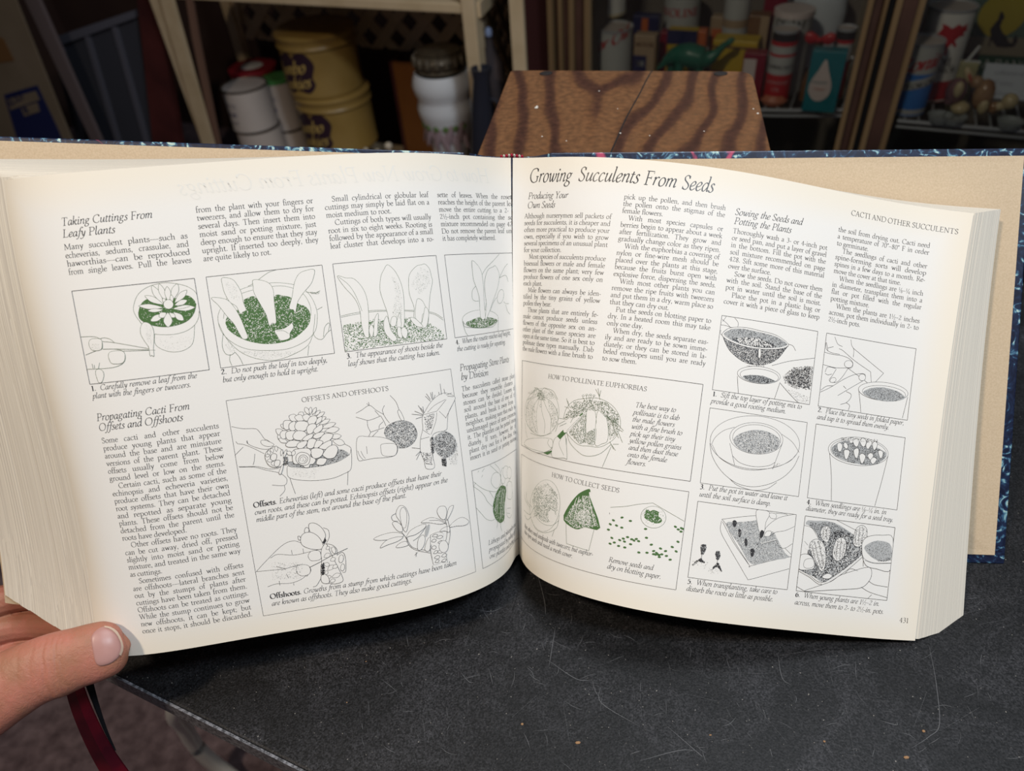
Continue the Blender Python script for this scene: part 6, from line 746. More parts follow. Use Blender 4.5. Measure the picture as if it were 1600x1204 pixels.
[1,[200.54,22.47,259.24,65.03],[["fm",[],[4030,1228,4147,1259,4384,1269,4659,1159,4804,1052,4800,928,4577,730,4359,578,4192,639,4030,683,4111,804,4085,991]],["Sk",[700,0.44],[4072,1233,4149,1242,4384,1269,4659,1159,4292,1066,4076,1060]],["Sk",[2600,0.61],[4290,1084,4455,1189,4659,1159,4804,1052,4800,928,4577,730,4359,578,4192,639,4030,683,4111,804,4088,974]],["sw",[420,0.52],[4290,1084,4659,1159,4804,1052,4800,928,4577,730,4359,578,4030,683]],["fw",[],[4019,1192,4120,1169,4214,1058,4114,925,4040,969]],["ck",[],[4019,1192,4120,1169,4225,1050]],["ck",[],[4043,1013,4088,974]],["lk",[],[4420,1299,4860,1155]],["Ok",[],[4109,959,4139,1032,4214,1054,4301,998,4344,828,4322,704,4258,732,4162,861]],["Sk",[200,0.43],[4109,959,4139,1032,4214,1054,4301,998,4344,828,4322,704,4258,732,4162,861]],["Ok",[],[4233,1138,4254,1202,4332,1211,4361,1144,4336,1036,4263,1063]],["Sk",[90,0.43],[4233,1138,4254,1202,4332,1211,4361,1144,4336,1036,4263,1063]],["Ok",[],[4418,940,4450,1075,4526,1109,4584,1046,4573,904,4502,836,4439,864]],["Sk",[130,0.44],[4418,940,4450,1075,4526,1109,4584,1046,4573,904,4502,836,4439,864]],["lw",[],[4454,1049,4457,875]],["lw",[],[4499,1080,4509,863]],["lw",[],[4541,1067,4544,901]],["Ok",[],[4666,1107,4690,1233,4764,1277,4830,1231,4826,1107,4757,1029,4685,1039]],["Sk",[150,0.44],[4666,1107,4690,1233,4764,1277,4830,1231,4826,1107,4757,1029,4685,1039]],["lw",[],[4712,1218,4713,1060]],["lw",[],[4759,1241,4762,1065]],["cK",[],[4146,981,4193,847,4269,725]],["cK",[],[4174,1019,4230,868,4298,728]],["cK",[],[4217,1037,4270,907,4324,756]],["ck",[],[4133,927,4176,828,4249,731]],["ck",[],[4446,961,4457,875]],["cK",[],[4472,1060,4465,963,4480,851]],["cK",[],[4513,1082,4509,968,4521,846]],["ck",[],[4555,1042,4550,954,4547,875]],["cK",[],[4696,1190,4690,1110,4715,1042]],["cK",[],[4733,1238,4733,1132,4750,1046]],["ck",[],[4779,1243,4783,1138,4782,1067]],["ck",[],[4268,1168,4270,1081]],["ck",[],[4307,1173,4315,1069]],["Ok",[],[4793,980,4797,1104,4879,1166,5034,1192,5173,1173,5198,811,5004,799,4862,829]],["ck",[],[4846,880,4977,858,5189,881]],["ck",[],[4784,1050,4822,913,4957,865,5189,884]],["fm",[],[4818,1018,4870,1077,4983,1124,5142,1107,5186,987,5165,923,5052,893,4929,924]],["Sk",[260,0.35],[4818,1018,4870,1077,4983,1124,5142,1107,5186,987,5165,923,5052,893,4929,924]],["Sk",[200,0.44],[4884,972,4991,904,5089,906,5171,950,5185,916,5033,882]],["Ok",[],[4008,844,4102,872,4187,820,4207,744,4164,705,4008,698]],["ok",[],[4064,747,4081,809,4167,827,4199,761,4161,722,4094,715]],["rw",[0.43],[4020,687,4154,635,4321,565,4359,572,4577,730,4800,928]],["ck",[],[4013,693,4152,643,4329,575,4575,744,4794,942]],["ck",[],[4012,672,4156,618,4343,550,4616,734,4811,915]],["Ok",[],[4120,454,4249,515,4436,594,4544,674,4676,731,4905,807,4954,733,4926,642,4837,563,4644,527,4449,500]],["ck",[],[4601,697,4672,766,4773,750]],["ck",[],[4822,913,4835,809]],["ck",[],[4836,572,4961,522,5190,481]],["ck",[],[4925,650,5008,615,5175,604]],["ck",[],[4007,499,4120,454]],["lk",[],[4984,498,4941,450]],["Ok",[],[4320,643,4384,684,4446,664,4411,626,4343,623]]]]]
PN = ['leaf removed with tweezers beside a potted rosette', 'leaves pushed into a pot of green compost', 'shoots appearing beside three leaves', 'young rosette beside its parent leaf in a pot', 'fingers taking an offset from an echeveria in a pot', 'fingers taking a round offset from a cactus', 'knife cutting an offshoot and a leafy stump', 'stone plant divided by two hands',
      'brush pollinating ribbed euphorbias', 'mesh cover and green seeds on paper', 'sieve over a pot of potting mix', 'seeds tapped from folded paper', 'pot standing in a bowl of water', 'seedlings crowded in a pot', 'seedlings transplanted into a tray', 'cacti in a tray beside a pot']
for di, (pg, clip, ops) in enumerate(DRAW):
    p = Print(pg, clip); LWD = {'k': .10, 'g': .092, 'K': .13, 'm': .1, 'w': .16, 'G': .12}
    for code, lead, q in ops:
        k, col = code[0], code[1]; m = INK[col]; p.ord += 1
        P = [np.array([q[i] / 20., q[i + 1] / 20.]) for i in range(0, len(q), 2)]
        if k == 'c': p.stroke(catmull(P, 4), m, LWD[col])
        elif k == 'l': p.stroke(P, m, LWD[col])
        elif k == 'r': p.stroke(catmull(P, 4), m, lead[0] / 2)
        elif k in 'oO':
            Q = catmull(P, 4, True); p.fill(Q, 4 if not (k == 'o' and col == 'w') else 4); p.ord += 1
            if col != 'w': p.stroke(Q, m, LWD[col] * (1.25 if k == 'O' else 1), True)
        elif k == 'f': p.fill(catmull(P, 3, True) if len(P) > 4 else P, m)
        elif k in 'sS': p.stipple(P, m, int(lead[0] * 1.5), lead[1] * (1.55 if col == 'w' else 1.35))
        elif k == 'z':
            for c_ in P:
                t = np.linspace(0, 6.283, 9)[:-1]; r_ = rng.uniform(-.4, .4); a_ = np.stack([.95 * np.cos(t), .6 * np.sin(t)], 1)
                p.add(c_ + a_ @ np.array([[math.cos(r_), math.sin(r_)], [-math.sin(r_), math.cos(r_)]]), [tuple(range(8))], 2)
        elif k == 'L':
            a, b = P; dv = b - a; nv = np.array([-dv[1], dv[0]]); nv /= np.hypot(*nv) + 1e-9; hw = lead[0] * (1.45 if di == 0 else 1.1)
            Q = [a, a + dv * .25 + nv * hw * .62, a + dv * .6 + nv * hw, a + dv * .88 + nv * hw * .5, b, a + dv * .88 - nv * hw * .5, a + dv * .6 - nv * hw, a + dv * .25 - nv * hw * .62]
            Q = catmull(Q[:5], 3) + catmull(Q[4:] + [Q[0]], 3)[1:-1]
            p.fill(Q, 4); p.ord += 1; p.stroke(Q, m, LWD[col], True)
    if clip: frame_lines(p, clip)
    p.build('illustration', pages[pg], 'line drawing of ' + PN[di])
# ------------------------------------------------------------------ the hand holding the left pages
def skin():
    m = bpy.data.materials.new('skin'); m.use_nodes = True; nt = m.node_tree; b = nt.nodes['Principled BSDF']; L = nt.links.new
    tc = nt.nodes.new('ShaderNodeTexCoord')
    n = nt.nodes.new('ShaderNodeTexNoise'); n.inputs['Scale'].default_value = 55; n.inputs['Detail'].default_value = 4; L(tc.outputs['Object'], n.inputs[0])
    r = nt.nodes.new('ShaderNodeValToRGB'); r.color_ramp.elements[0].position = .35; r.color_ramp.elements[1].position = .68
    r.color_ramp.elements[0].color = (.37, .165, .10, 1); r.color_ramp.elements[1].color = (.50, .185, .135, 1)
    L(n.outputs[0], r.inputs[0]); L(r.outputs[0], b.inputs['Base Color'])
    b.inputs['Roughness'].default_value = .48; b.inputs['Specular IOR Level'].default_value = .35
    b.inputs['Subsurface Weight'].default_value = .15; b.inputs['Subsurface Scale'].default_value = .004; b.inputs['Subsurface Radius'].default_value = (1, .35, .2)
    v = nt.nodes.new('ShaderNodeTexVoronoi'); v.inputs['Scale'].default_value = 1500; L(tc.outputs['Object'], v.inputs[0])
    n2 = nt.nodes.new('ShaderNodeTexNoise'); n2.inputs['Scale'].default_value = 260; n2.inputs['Detail'].default_value = 5; n2.inputs['Distortion'].default_value = 1.5; L(tc.outputs['Object'], n2.inputs[0])
    bp = nt.nodes.new('ShaderNodeBump'); bp.inputs['Strength'].default_value = .35; bp.inputs['Distance'].default_value = .0002; L(v.outputs[0], bp.inputs['Height'])
    b2 = nt.nodes.new('ShaderNodeBump'); b2.inputs['Strength'].default_value = .6; b2.inputs['Distance'].default_value = .0006; L(n2.outputs[0], b2.inputs['Height']); L(bp.outputs[0], b2.inputs['Normal'])
    L(b2.outputs[0], b.inputs['Normal']); return m
SKIN = skin()
# thumb: rings along the bone, in the view frame (px, py, depth mm, half width mm, half thickness mm)
TH_ = [(198.5, 1000, 398, .6, .5), (197, 1001, 398, 5.0, 3.4), (192, 1003, 397.3, 9.2, 5.6), (184, 1006, 396.6, 12.2, 7.2), (172, 1010.5, 395.8, 14.4, 8.6), (158, 1015.5, 395, 15.2, 9.6), (142, 1020.5, 394, 15.6, 10.4),
       (122, 1026.5, 393, 15.8, 11), (104, 1032.5, 392, 16.5, 11.6), (86, 1039, 391, 17.0, 12), (66, 1045.5, 390, 16.9, 12), (44, 1055, 389, 17.2, 12.2), (20, 1068, 388, 18, 12.8), (-6, 1082, 388, 19.4, 13.8), (-40, 1102, 389, 21, 15.5), (-80, 1126, 392, 23, 18), (-125, 1150, 398, 25, 20)]
ctr = np.array([pz(a, b, c) for a, b, c, _, _ in TH_]); hwid = np.array([q[3] for q in TH_]); hth = np.array([q[4] for q in TH_])
K = 20; n_ = len(TH_); tt = np.linspace(0, n_ - 1, (n_ - 1) * K + 1)
def cint(arr):
    a = catmull([np.atleast_1d(q) for q in arr], K); return np.array(a)
cc = cint(ctr); ww = cint(hwid[:, None])[:, 0]; hh = cint(hth[:, None])[:, 0]
TV = []; TF = []; NR = 56
creases = [(7.55, .5, .12), (7.95, .8, .11), (8.35, .5, .10), (8.95, .8, .12), (9.3, .4, .09), (9.9, .35, .1), (10.7, .3, .1), (11.6, .3, .1), (6.75, .2, .1)]
for i, c in enumerate(cc):
    a = cc[min(i + 1, len(cc) - 1)] - cc[max(i - 1, 0)]; a /= np.linalg.norm(a)
    z = np.array([0, 0, -1.]); s = np.cross(z, a); s /= np.linalg.norm(s); z2 = np.cross(a, s)
    tpos = tt[i]
    for k in range(NR):
        an = 2 * math.pi * k / NR; ca, sa = math.cos(an), math.sin(an)
        rr = 1.0
        x = ww[i] * ca; y = hh[i] * (abs(sa) ** .9) * (1 if sa > 0 else -1)
        dz = 0
        if sa > -.1:
            for cp, dp, wd in creases:
                bend = cp + .42 * math.sin(an * 1.0 - 1.2) * (1 if cp > 7 else .4) + .05 * math.sin(an * 7 + cp * 5)
                dz += -dp * math.exp(-((tpos - bend) / wd) ** 2) * max(0, sa) ** .4
        TV.append(c + s * x * (1 + dz * .02) + z2 * (y + dz * .9))
nring = len(cc)
for i in range(nring - 1):
    for k in range(NR): TF.append((i * NR + k, i * NR + (k + 1) % NR, (i + 1) * NR + (k + 1) % NR, (i + 1) * NR + k))
TF.append(tuple(range(NR))[::-1]); TF.append(tuple((nring - 1) * NR + k for k in range(NR)))
# palm, wrist and the four fingers behind the cover: one skinned chain
def vf(px, py, Z): return np.array(pz(px, py, Z))
HP = []
def limb(pts, rad, n=14):
    P = catmull([np.array([*p, r], float) for p, r in zip(pts, rad)], 5); P = np.array(P)
    d0 = P[0, :3] - P[1, :3]; d1_ = P[-1, :3] - P[-2, :3]; d0 /= np.linalg.norm(d0); d1_ /= np.linalg.norm(d1_)
    cap0 = [np.array([*(P[0, :3] + d0 * P[0, 3] * k), P[0, 3] * math.sqrt(max(.02, 1 - k * k))]) for k in (.97, .7, .35)]
    cap1 = [np.array([*(P[-1, :3] + d1_ * P[-1, 3] * k), P[-1, 3] * math.sqrt(max(.02, 1 - k * k))]) for k in (.35, .7, .97)]
    Q = np.array(cap0 + list(P) + cap1); v, f = tube(Q[:, :3], list(Q[:, 3]), n); HP.append((cw(v), f))
limb([(-480, -350, 455), (-440, -290, 450), (-405, -240, 445)], [28, 28, 26])
limb([(-405, -240, 445), (-372, -205, 425), (-330, -188, 408), (-300, -176, 398)], [24, 22, 20, 19])
for j, (dy, ln) in enumerate(((0, 1.0), (-20, 1.06), (-40, 1.0), (-59, .8))):
    b0 = np.array([-372 - j * 4., -152 + dy, 488])
    limb([(-412, -238, 452), (-400 - j * 3, -200 + dy * .5, 470), b0], [20, 17, 13])
    limb([b0, b0 + np.array([34 * ln, 8, 14]), b0 + np.array([62 * ln, 11, 8]), b0 + np.array([82 * ln, 12, -4])], [11.5, 10, 8.8, 7.2])
HV, HF = join(HP)
TW = cw(TV); bvh = BVHTree.FromPolygons([tuple(v) for v in TW], TF)
V, F = join([(TW, TF), (HV, HF)])
tmp = mk('person_form', V, F, SKIN)
rm = tmp.modifiers.new('remesh', 'REMESH'); rm.mode = 'VOXEL'; rm.voxel_size = .00062; rm.use_smooth_shade = True
dg = bpy.context.evaluated_depsgraph_get(); me2 = bpy.data.meshes.new_from_object(tmp.evaluated_get(dg), depsgraph=dg); bpy.data.objects.remove(tmp)
bm_ = bmesh.new(); bm_.from_mesh(me2); seen = set(); isl = []
for v0 in bm_.verts:
    if v0 in seen: continue
    st_ = [v0]; seen.add(v0); cur = []
    while st_:
        q = st_.pop(); cur.append(q)
        for e_ in q.link_edges:
            o2 = e_.other_vert(q)
            if o2 not in seen: seen.add(o2); st_.append(o2)
    isl.append(cur)
isl.sort(key=len); print('ISL', [len(i) for i in isl])
for i in isl[:-1]: bmesh.ops.delete(bm_, geom=i, context='VERTS')
bmesh.ops.smooth_vert(bm_, verts=bm_.verts, factor=.5, use_axis_x=True, use_axis_y=True, use_axis_z=True)
bm_.to_mesh(me2); bm_.free(); me2.polygons.foreach_set('use_smooth', np.ones(len(me2.polygons), dtype=bool))
if not me2.materials: me2.materials.append(SKIN)
hand = bpy.data.objects.new('person', me2); C.objects.link(hand); print('HAND', len(me2.polygons))
tag(hand, 'left hand of a person, thumb pressing the bottom corner of the left page', 'person')
NAILM = mat('fingernail', (.43, .22, .19), .38, .45, noise=(.3, 90, 2), col2=(.52, .28, .25))
def zt(a, b): return a / 4.5625, 940 + b / 4.5625
NO = [zt(*q) for q in ((648, 255), (668, 215), (705, 185), (745, 172), (790, 185), (835, 220), (862, 270), (874, 325), (858, 380), (815, 425), (760, 452), (705, 458), (678, 430), (664, 370), (652, 310))]
NP_ = [np.array(q) for q in catmull([np.array(q) for q in NO], 3, True)]; cn = np.mean(NP_, 0); V = []; F = []; RG = [1., .96, .9, .75, .5, .25]
def hitp(px, py, lift):
    r = ray(px, py); h = bvh.ray_cast(Vector((0, 0, CAMZ)), Vector(r).normalized())
    if h[0] is None: h = bvh.find_nearest(Vector(np.array([0, 0, CAMZ]) + r * .39))
    return np.array(h[0]) + np.array(h[1] if h[1].dot(Vector(r)) < 0 else -h[1]) * lift
for ri, g in enumerate(RG):
    for q in NP_:
        p = cn + (q - cn) * g; V.append(hitp(p[0], p[1], (-.0003, .0004, .0007, .0008, .0009, .001)[ri]))
V.append(hitp(cn[0], cn[1], .001)); m_ = len(NP_)
for r_ in range(len(RG) - 1): F += [(r_ * m_ + i, r_ * m_ + (i + 1) % m_, (r_ + 1) * m_ + (i + 1) % m_, (r_ + 1) * m_ + i) for i in range(m_)]
F += [((len(RG) - 1) * m_ + i, (len(RG) - 1) * m_ + (i + 1) % m_, len(V) - 1) for i in range(m_)]
tag(mk('thumbnail', V, F, NAILM, hand, True), 'pinkish short thumbnail')
# pale free edge of the nail
ed = catmull([np.array(zt(*q)) for q in ((745, 176), (795, 188), (838, 222), (864, 270), (876, 325), (860, 380))], 5)
ed2 = catmull([np.array(zt(*q)) for q in ((745, 188), (785, 200), (822, 232), (848, 275), (858, 322), (845, 372))], 5)
V = [hitp(*p, .00085) for p in ed] + [hitp(*p, .00115) for p in ed2]; k = len(ed)
tag(mk('nail_edge', V, [(i, i + 1, i + k + 1, i + k) for i in range(k - 1)], mat('nail_edge', (.60, .44, .33), .45, .4), hand, True), 'pale free edge of the nail')
# ------------------------------------------------------------------ red ribbon hanging under the thumb
RED = mat('red_satin', (.055, .002, .008), .4, .4, noise=(.12, 25, 3), col2=(.17, .004, .012))
cl3 = [(108, 1040, 428), (119, 1085, 436), (134, 1125, 444), (156, 1170, 452), (182, 1212, 460), (215, 1262, 470)]
hwp = [12, 14.5, 16, 17.5, 20, 23]
a = catmull([np.array([*q, h]) for q, h in zip(cl3, hwp)], 6); V = []; F = []
for q in a:
    for sgn, dz in ((-1, 0), (0, -3.5), (1, 0)):
        V.append(pz(q[0] + sgn * q[3] * .96, q[1] - sgn * q[3] * .28, q[2] + dz))
n0 = len(V); V += [(x, y, z + 1.0) for x, y, z in V]
for i in range(len(a) - 1):
    for j in (0, 1):
        p = i * 3 + j; F += [(p, p + 1, p + 4, p + 3), (p + n0, p + 3 + n0, p + 4 + n0, p + 1 + n0)]
    F += [(i * 3, i * 3 + 3, i * 3 + 3 + n0, i * 3 + n0), (i * 3 + 2, i * 3 + 2 + n0, i * 3 + 5 + n0, i * 3 + 5)]
rb = tag(mk('ribbon', cw(V), F, RED, None, True), 'deep red satin ribbon hanging down below the thumb', 'ribbon')
BLK = mat('black_cloth', (.01, .01, .012), .8, .2)
b_ = catmull([np.array(pz(*q)) for q in ((134, 1050, 434), (143, 1078, 441), (152, 1105, 447), (165, 1140, 454), (180, 1172, 459))], 5)
V, F = tube(b_, list(np.linspace(2.4, .5, len(b_))), 8); tag(mk('piping', cw(V), F, BLK, rb, True), 'thin black edge of the ribbon')
# ------------------------------------------------------------------ the shop behind: shelves and cabinets stand along one slanted line
r1 = ray(325, 2); r2 = ray(625, 18); t1 = 1.95; P1 = np.array([0, 0, CAMZ]) + r1 * t1
t2 = t1 * r1[2] / r2[2]; P2 = np.array([0, 0, CAMZ]) + r2 * t2
WX = (P2 - P1); WX[2] = 0; WX /= np.linalg.norm(WX); WN = np.array([WX[1], -WX[0], 0.])     # WN points to the viewer
if WN[1] > 0: WN = -WN
def onw(px, py, dpt=0.):
    """point on the cabinet line seen at px, py, dpt m behind it -> (along, height)"""
    r = ray(px, py); o_ = np.array([0, 0, CAMZ]); t = np.dot(P2 - WN * dpt - o_, WN) / np.dot(r, WN); p = o_ + r * t
    return np.dot(p - P2, WX), p[2]
def wp(s, z, dpt): q = P2 + WX * s - WN * dpt; return np.array([q[0], q[1], z])
WM = frame(np.array([P2[0], P2[1], 0]), WX, -WN, [0, 0, 1])      # local x along, y away from the viewer, z up
def wbox(name, s0, s1, d0, d1, z0, z1, m, parent=None, label=None, b=.002):
    V, F = boxm(min(s0, s1), max(s0, s1), d0, d1, z0, z1); o_ = mk(name, xf(V, WM), F, m, parent)
    return tag(bev(o_, b) if b else o_, label)
def base(s, dpt, z): return tuple(wp(s, z, dpt))
CREAM = mat('cream_painted_wood', (.44, .335, .20), .55, .3, noise=(.25, 14, 4), col2=(.56, .44, .29))
DKW = mat('dark_red_wood', (.045, .012, .012), .5, .3, noise=(.2, 9, 4), col2=(.09, .022, .020))
STILE = mat('dark_brown_stile', (.028, .013, .009), .5, .3, noise=(.2, 9, 4), col2=(.055, .026, .018))
OAK = mat('dark_oak', (.10, .05, .02), .45, .35, noise=(.2, (60, 60, 4), 4), col2=(.17, .095, .045))
GOLD = mat('gilt_moulding', (.095, .056, .024), .45, .35, noise=(.2, (40, 40, 3), 3), col2=(.155, .10, .048))
MAROON = mat('maroon_board', (.03, .008, .008), .6, .2)
INSIDE = mat('cabinet_lining', (.13, .115, .095), .8, .2, noise=(.3, 6, 3), col2=(.19, .17, .145))
WHITE = mat('white_enamel', (.62, .62, .60), .35, .5)
WALLM = mat('dark_brown_wall', (.035, .018, .015), .8, .2, noise=(.3, 5, 3), col2=(.05, .028, .022))
# room walls
V, F = boxm(-3.2, 3.5, .62, .66, 0, 2.6); tag(mk('wall_back', xf(V, WM), F, WALLM), kind='structure')
V, F = boxm(-2.02, -2.0, -3.0, .62, 0, 2.6); tag(mk('wall_left', xf(V, WM), F, WALLM), kind='structure')
# --- display rack with lattice back
s_l, _ = onw(330, 20); s_r, _ = onw(742, 60); zt_ = onw(500, 10)[1] + .012
s_q, _ = onw(806, 60, .30)
zr0 = onw(600, 240, .1)[1] - .12
rack = thing('display_rack', base((s_l + s_r) / 2, .2, 0), 'cream wooden display rack with a lattice back, holding the tins', 'shelf')
s_a = onw(262, 20)[0]
wbox('shelf_rail', s_a, s_r, -.01, .012, zt_ - .009, zt_ + .012, CREAM, rack)
wbox('shelf', s_a, s_r, .012, .40, zt_ + .0, zt_ + .008, CREAM, rack)
wbox('shelf', s_a, s_r, .0, .40, zr0 - .015, zr0, CREAM, rack, 'lower shelf board')
for px, py, dd, zz0 in ((741, 70, 0, 0), (806, 60, .36, 0), (258, 30, .0, 0), (372, 60, .36, 0)):
    s = onw(px, py, dd)[0]; wbox('post', s - .017, s + .017, dd - .015, dd + .02, 0, zt_ + .25, CREAM, rack)
sA = onw(741, 40, 0)[0]; sB = onw(806, 20, .36)[0]
V, F = boxm(0, 1, 0, 1, 0, 1); q = np.array([[sA, 0, 0], [sB, .36, 0]])
V = []
for z in (zt_ - .018, zt_ + .014):
    for dd2 in (0, .02):
        for p in (q[0], q[1]): V.append((p[0] + dd2, p[1], z))
mk('side_rail', xf(V, WM), F, CREAM, rack)
def lattice(x0, x1, z0, z1, dpt, pitch, wd, parent, side=None, mp=None):
    k = 0
    for sg in (1, -1):
        c = x0 - (z1 - z0) if sg > 0 else x0
        while c < (x1 if sg > 0 else x1 + (z1 - z0)):
            # line x = c + sg*(z - z0)
            pts = []
            for z in (z0, z1): pts.append((c + sg * (z - z0), z))
            (xa, za), (xb, zb) = pts
            def clipx(xq): return z0 + (xq - c) * sg
            lo, hi = (xa, za), (xb, zb)
            pl = [lo, hi]
            for j in (0, 1):
                if pl[j][0] < x0: pl[j] = (x0, clipx(x0))
                if pl[j][0] > x1: pl[j] = (x1, clipx(x1))
            (xa, za), (xb, zb) = pl
            if min(za, zb) >= z0 - 1e-6 and max(za, zb) <= z1 + 1e-6 and abs(zb - za) > .02:
                hw = wd / 2 * 1.414; d0 = dpt + (0 if sg > 0 else .006)
                V = [(xa - hw, d0, za), (xa + hw, d0, za), (xb + hw, d0, zb), (xb - hw, d0, zb)]; V += [(x, y + .006, z) for x, y, z in V]
                if mp: V = [mp(*v) for v in V]
                mk('lattice_slat', xf(V, WM), [(0, 1, 2, 3), (7, 6, 5, 4), (0, 4, 5, 1), (1, 5, 6, 2), (2, 6, 7, 3), (3, 7, 4, 0)], CREAM, parent)
            c += pitch
LATP = .098
zlb = onw(640, 68, .38)[1]
lattice(onw(372, 60, .37)[0], sB, zlb - .02, zt_ + .02, .375, LATP, .030, rack)
# side lattice running back from the front post
def smap(x, y, z): f = (x) / .42; return (sA + (sB - sA) * f + (y - .37) * 1.0 - .02, .36 * f, z)
lattice(0.02, .42, onw(760, 215, .2)[1] - .1, zt_, .37, LATP, .030, rack, mp=smap)
# --- things in the rack
def curved_text(name, lines, R, cx, cy, zmid, a0, mt, parent, label=None, plate=None):
    """flat lettering wrapped round a can: angle measured from the viewer side"""
    V = []; F = []; n0 = 0
    for s, size, style, dz, slant in lines:
        v, f = lay_line(s, 0, 0, 1, 0, size, style, 0); v[:, 0] -= v[:, 0].mean() if len(v) else 0; mid = (v[:, 0].max() + v[:, 0].min()) / 2; v[:, 0] -= mid
        for x, y in v:
            y2 = y + x * slant; an = a0 + x / R; V.append((cx + math.sin(an) * (R + .0008), cy - math.cos(an) * (R + .0008), zmid + dz + y2))
        F += [tuple(i + n0 for i in g) for g in f]; n0 += len(v)
    return tag(mk(name, xf(V, WM), F, mt, parent), label)
def patch(name, pts, R, cx, cy, zmid, a0, mt, parent, label=None, up=.0004):
    """outline (x, z) in m wrapped on a can"""
    P = Print(0); P.clip = None; P.fill([(x * 1000, y * 1000) for x, y in pts], 0)
    V2 = np.concatenate(P.V) / 1000.; V = []
    for x, y in V2: an = a0 + x / R; V.append((cx + math.sin(an) * (R + up), cy - math.cos(an) * (R + up), zmid + y))
    return tag(mk(name, xf(V, WM), P.F, mt, parent), label)
def can_at(pxl, pxr, pyt, pyb, dpt):
    """radius, centre and heights of a round can seen between two columns"""
    pm = (pyt + pyb) / 2; s0 = onw(pxl, pm, dpt)[0]; s1 = onw(pxr, pm, dpt)[0]; R = abs(s1 - s0) / 2 * .97
    z0 = onw((pxl + pxr) / 2, pyb, dpt - R)[1]; z1 = onw((pxl + pxr) / 2, pyt, dpt - R * .2)[1]
    return R, (s0 + s1) / 2, dpt, z0, z1
YEL = mat('old_yellow_tin', (.235, .145, .035), .38, .45, noise=(.3, 12, 5), col2=(.30, .195, .06))
YELD = mat('tarnished_lid', (.14, .09, .05), .5, .4, noise=(.25, 20, 4), col2=(.28, .19, .085))
PLUM = mat('dark_plum_print', (.028, .012, .022), .5, .3)
YTX = mat('yellow_lettering', (.42, .29, .09), .5, .3)
_, _, _, z0t, z1t = can_at(432, 572, 55, 150, .22)
R = .112; sc_ = onw(503, 100, .20)[0]; cyt = .20
ztop = onw(480, 62, cyt - R)[1]; zmid_ = onw(505, 160, cyt - R)[1]; hgt = ztop - zmid_
def tin(zb, h, label, sh=0):
    t = thing('cookie_tin', base(sc_ + sh, cyt, zb), label, 'tin', 'round yellow cookie tins stacked in the rack')
    M = WM @ frame([sc_ + sh, cyt, zb], [1, 0, 0], [0, 1, 0], [0, 0, 1])
    V, F = lathe([(0, 0), (R * .97, 0), (R, .004), (R, .012), (R * .985, .016), (R * .985, h * .78), (R * .97, h * .785)], 48, M); mk('body', V, F, YEL, t, True)
    V, F = lathe([(R * 1.0, h * .775), (R * 1.03, h * .78), (R * 1.035, h * .80), (R * 1.0, h * .83), (R * 1.0, h * .90), (R * 1.03, h * .93), (R * 1.035, h * .96), (R * 1.0, h * .985), (R * .97, h)], 48, M); mk('lid', V, F, YEL, t, True)
    V, F = lathe([(R * .98, h - .003), (R * .8, h - .004), (0, h - .002)], 48, M); tag(mk('lid_top', V, F, YELD, t, True), 'tarnished brown top of the lid')
    bl = catmull([np.array(q) for q in ((-.066, .052), (-.058, .036), (-.03, .043), (0, .055), (.014, .042), (.02, .052), (.045, .055), (.064, .03), (.055, 0), (.058, -.018), (.04, -.036), (.01, -.03), (-.012, -.04), (-.034, -.034), (-.048, -.012), (-.066, .01))], 4, True)
    lab = patch('label', [(q[0] * 1.25, q[1] * 1.2) for q in bl], R, sc_ + sh, cyt, zb + h * .38, -.26, PLUM, t, 'dark plum printed emblem')
    curved_text('lettering', [('Jumbo', .050, 'bi', .006, .16), ('Cookies', .046, 'bi', -.034, .16)], R + .0006, sc_ + sh, cyt, zb + h * .38, -.26, YTX, t, 'yellow script lettering reading Jumbo Cookies')
    return t
tin(zmid_, hgt, 'upper yellow cookie tin, stacked on the lower one'); tin(zmid_ - hgt, hgt, 'lower yellow cookie tin, carrying the upper one', .012)
WCAN = mat('greyish_white_tin', (.40, .35, .32), .4, .4, noise=(.3, 10, 4), col2=(.48, .42, .38)); DRIM = mat('dark_rim', (.10, .08, .06), .4, .4, metal=.5)
BLUT = mat('faded_blue_print', (.13, .12, .20), .5, .3); REDL = mat('red_plastic', (.24, .012, .02), .35, .5); GRL = mat('green_plastic', (.06, .22, .06), .35, .5)
def can(name, R, s, dpt, z0, z1, label, cat, body, lid=None, rim=DRIM, group=None, bands=(), txt=(), lidh=.012, a0=0.):
    t = thing(name, base(s, dpt, z0), label, cat, group); M = WM @ frame([s, dpt, z0], [1, 0, 0], [0, 1, 0], [0, 0, 1]); h = z1 - z0
    V, F = lathe([(0, 0), (R * .98, 0), (R * 1.02, .002), (R, .005), (R, h - .005), (R * .99, h - .003)], 32, M); mk('body', V, F, body, t, True)
    V, F = lathe([(R, h - .006), (R * 1.03, h - .004), (R * 1.03, h), (R * .96, h), (R * .94, h - .003)], 32, M); F = F[:-2]
    if not lid: v2, f2 = lathe([(R * .95, h - .0028), (R * .5, h - .0026), (0, h - .0026)], 32, M); mk('top', v2, f2[1:] if len(f2[0]) > 4 else f2, WCAN, t, True)
    if lid: V, F = lathe([(R, h - lidh), (R * 1.05, h - lidh), (R * 1.05, h - .001), (R * .98, h), (R * .6, h - .0015), (0, h - .001)], 32, M)
    mk('lid' if lid else 'rim', V, F, lid or rim, t, True)
    for (f0, f1, m) in bands:
        V, F = lathe([(R * 1.006, h * f0), (R * 1.006, h * f1)], 32, M); mk('colour_band', V, F[:32], m, t, True)
    for k_ in txt: curved_text('lettering', [k_[:5]], R, s, dpt, z0, a0, k_[5], t)
    return t
d1 = .16
R_, s_, d_, z0_, z1_ = can_at(386, 435, 132, 208, d1)
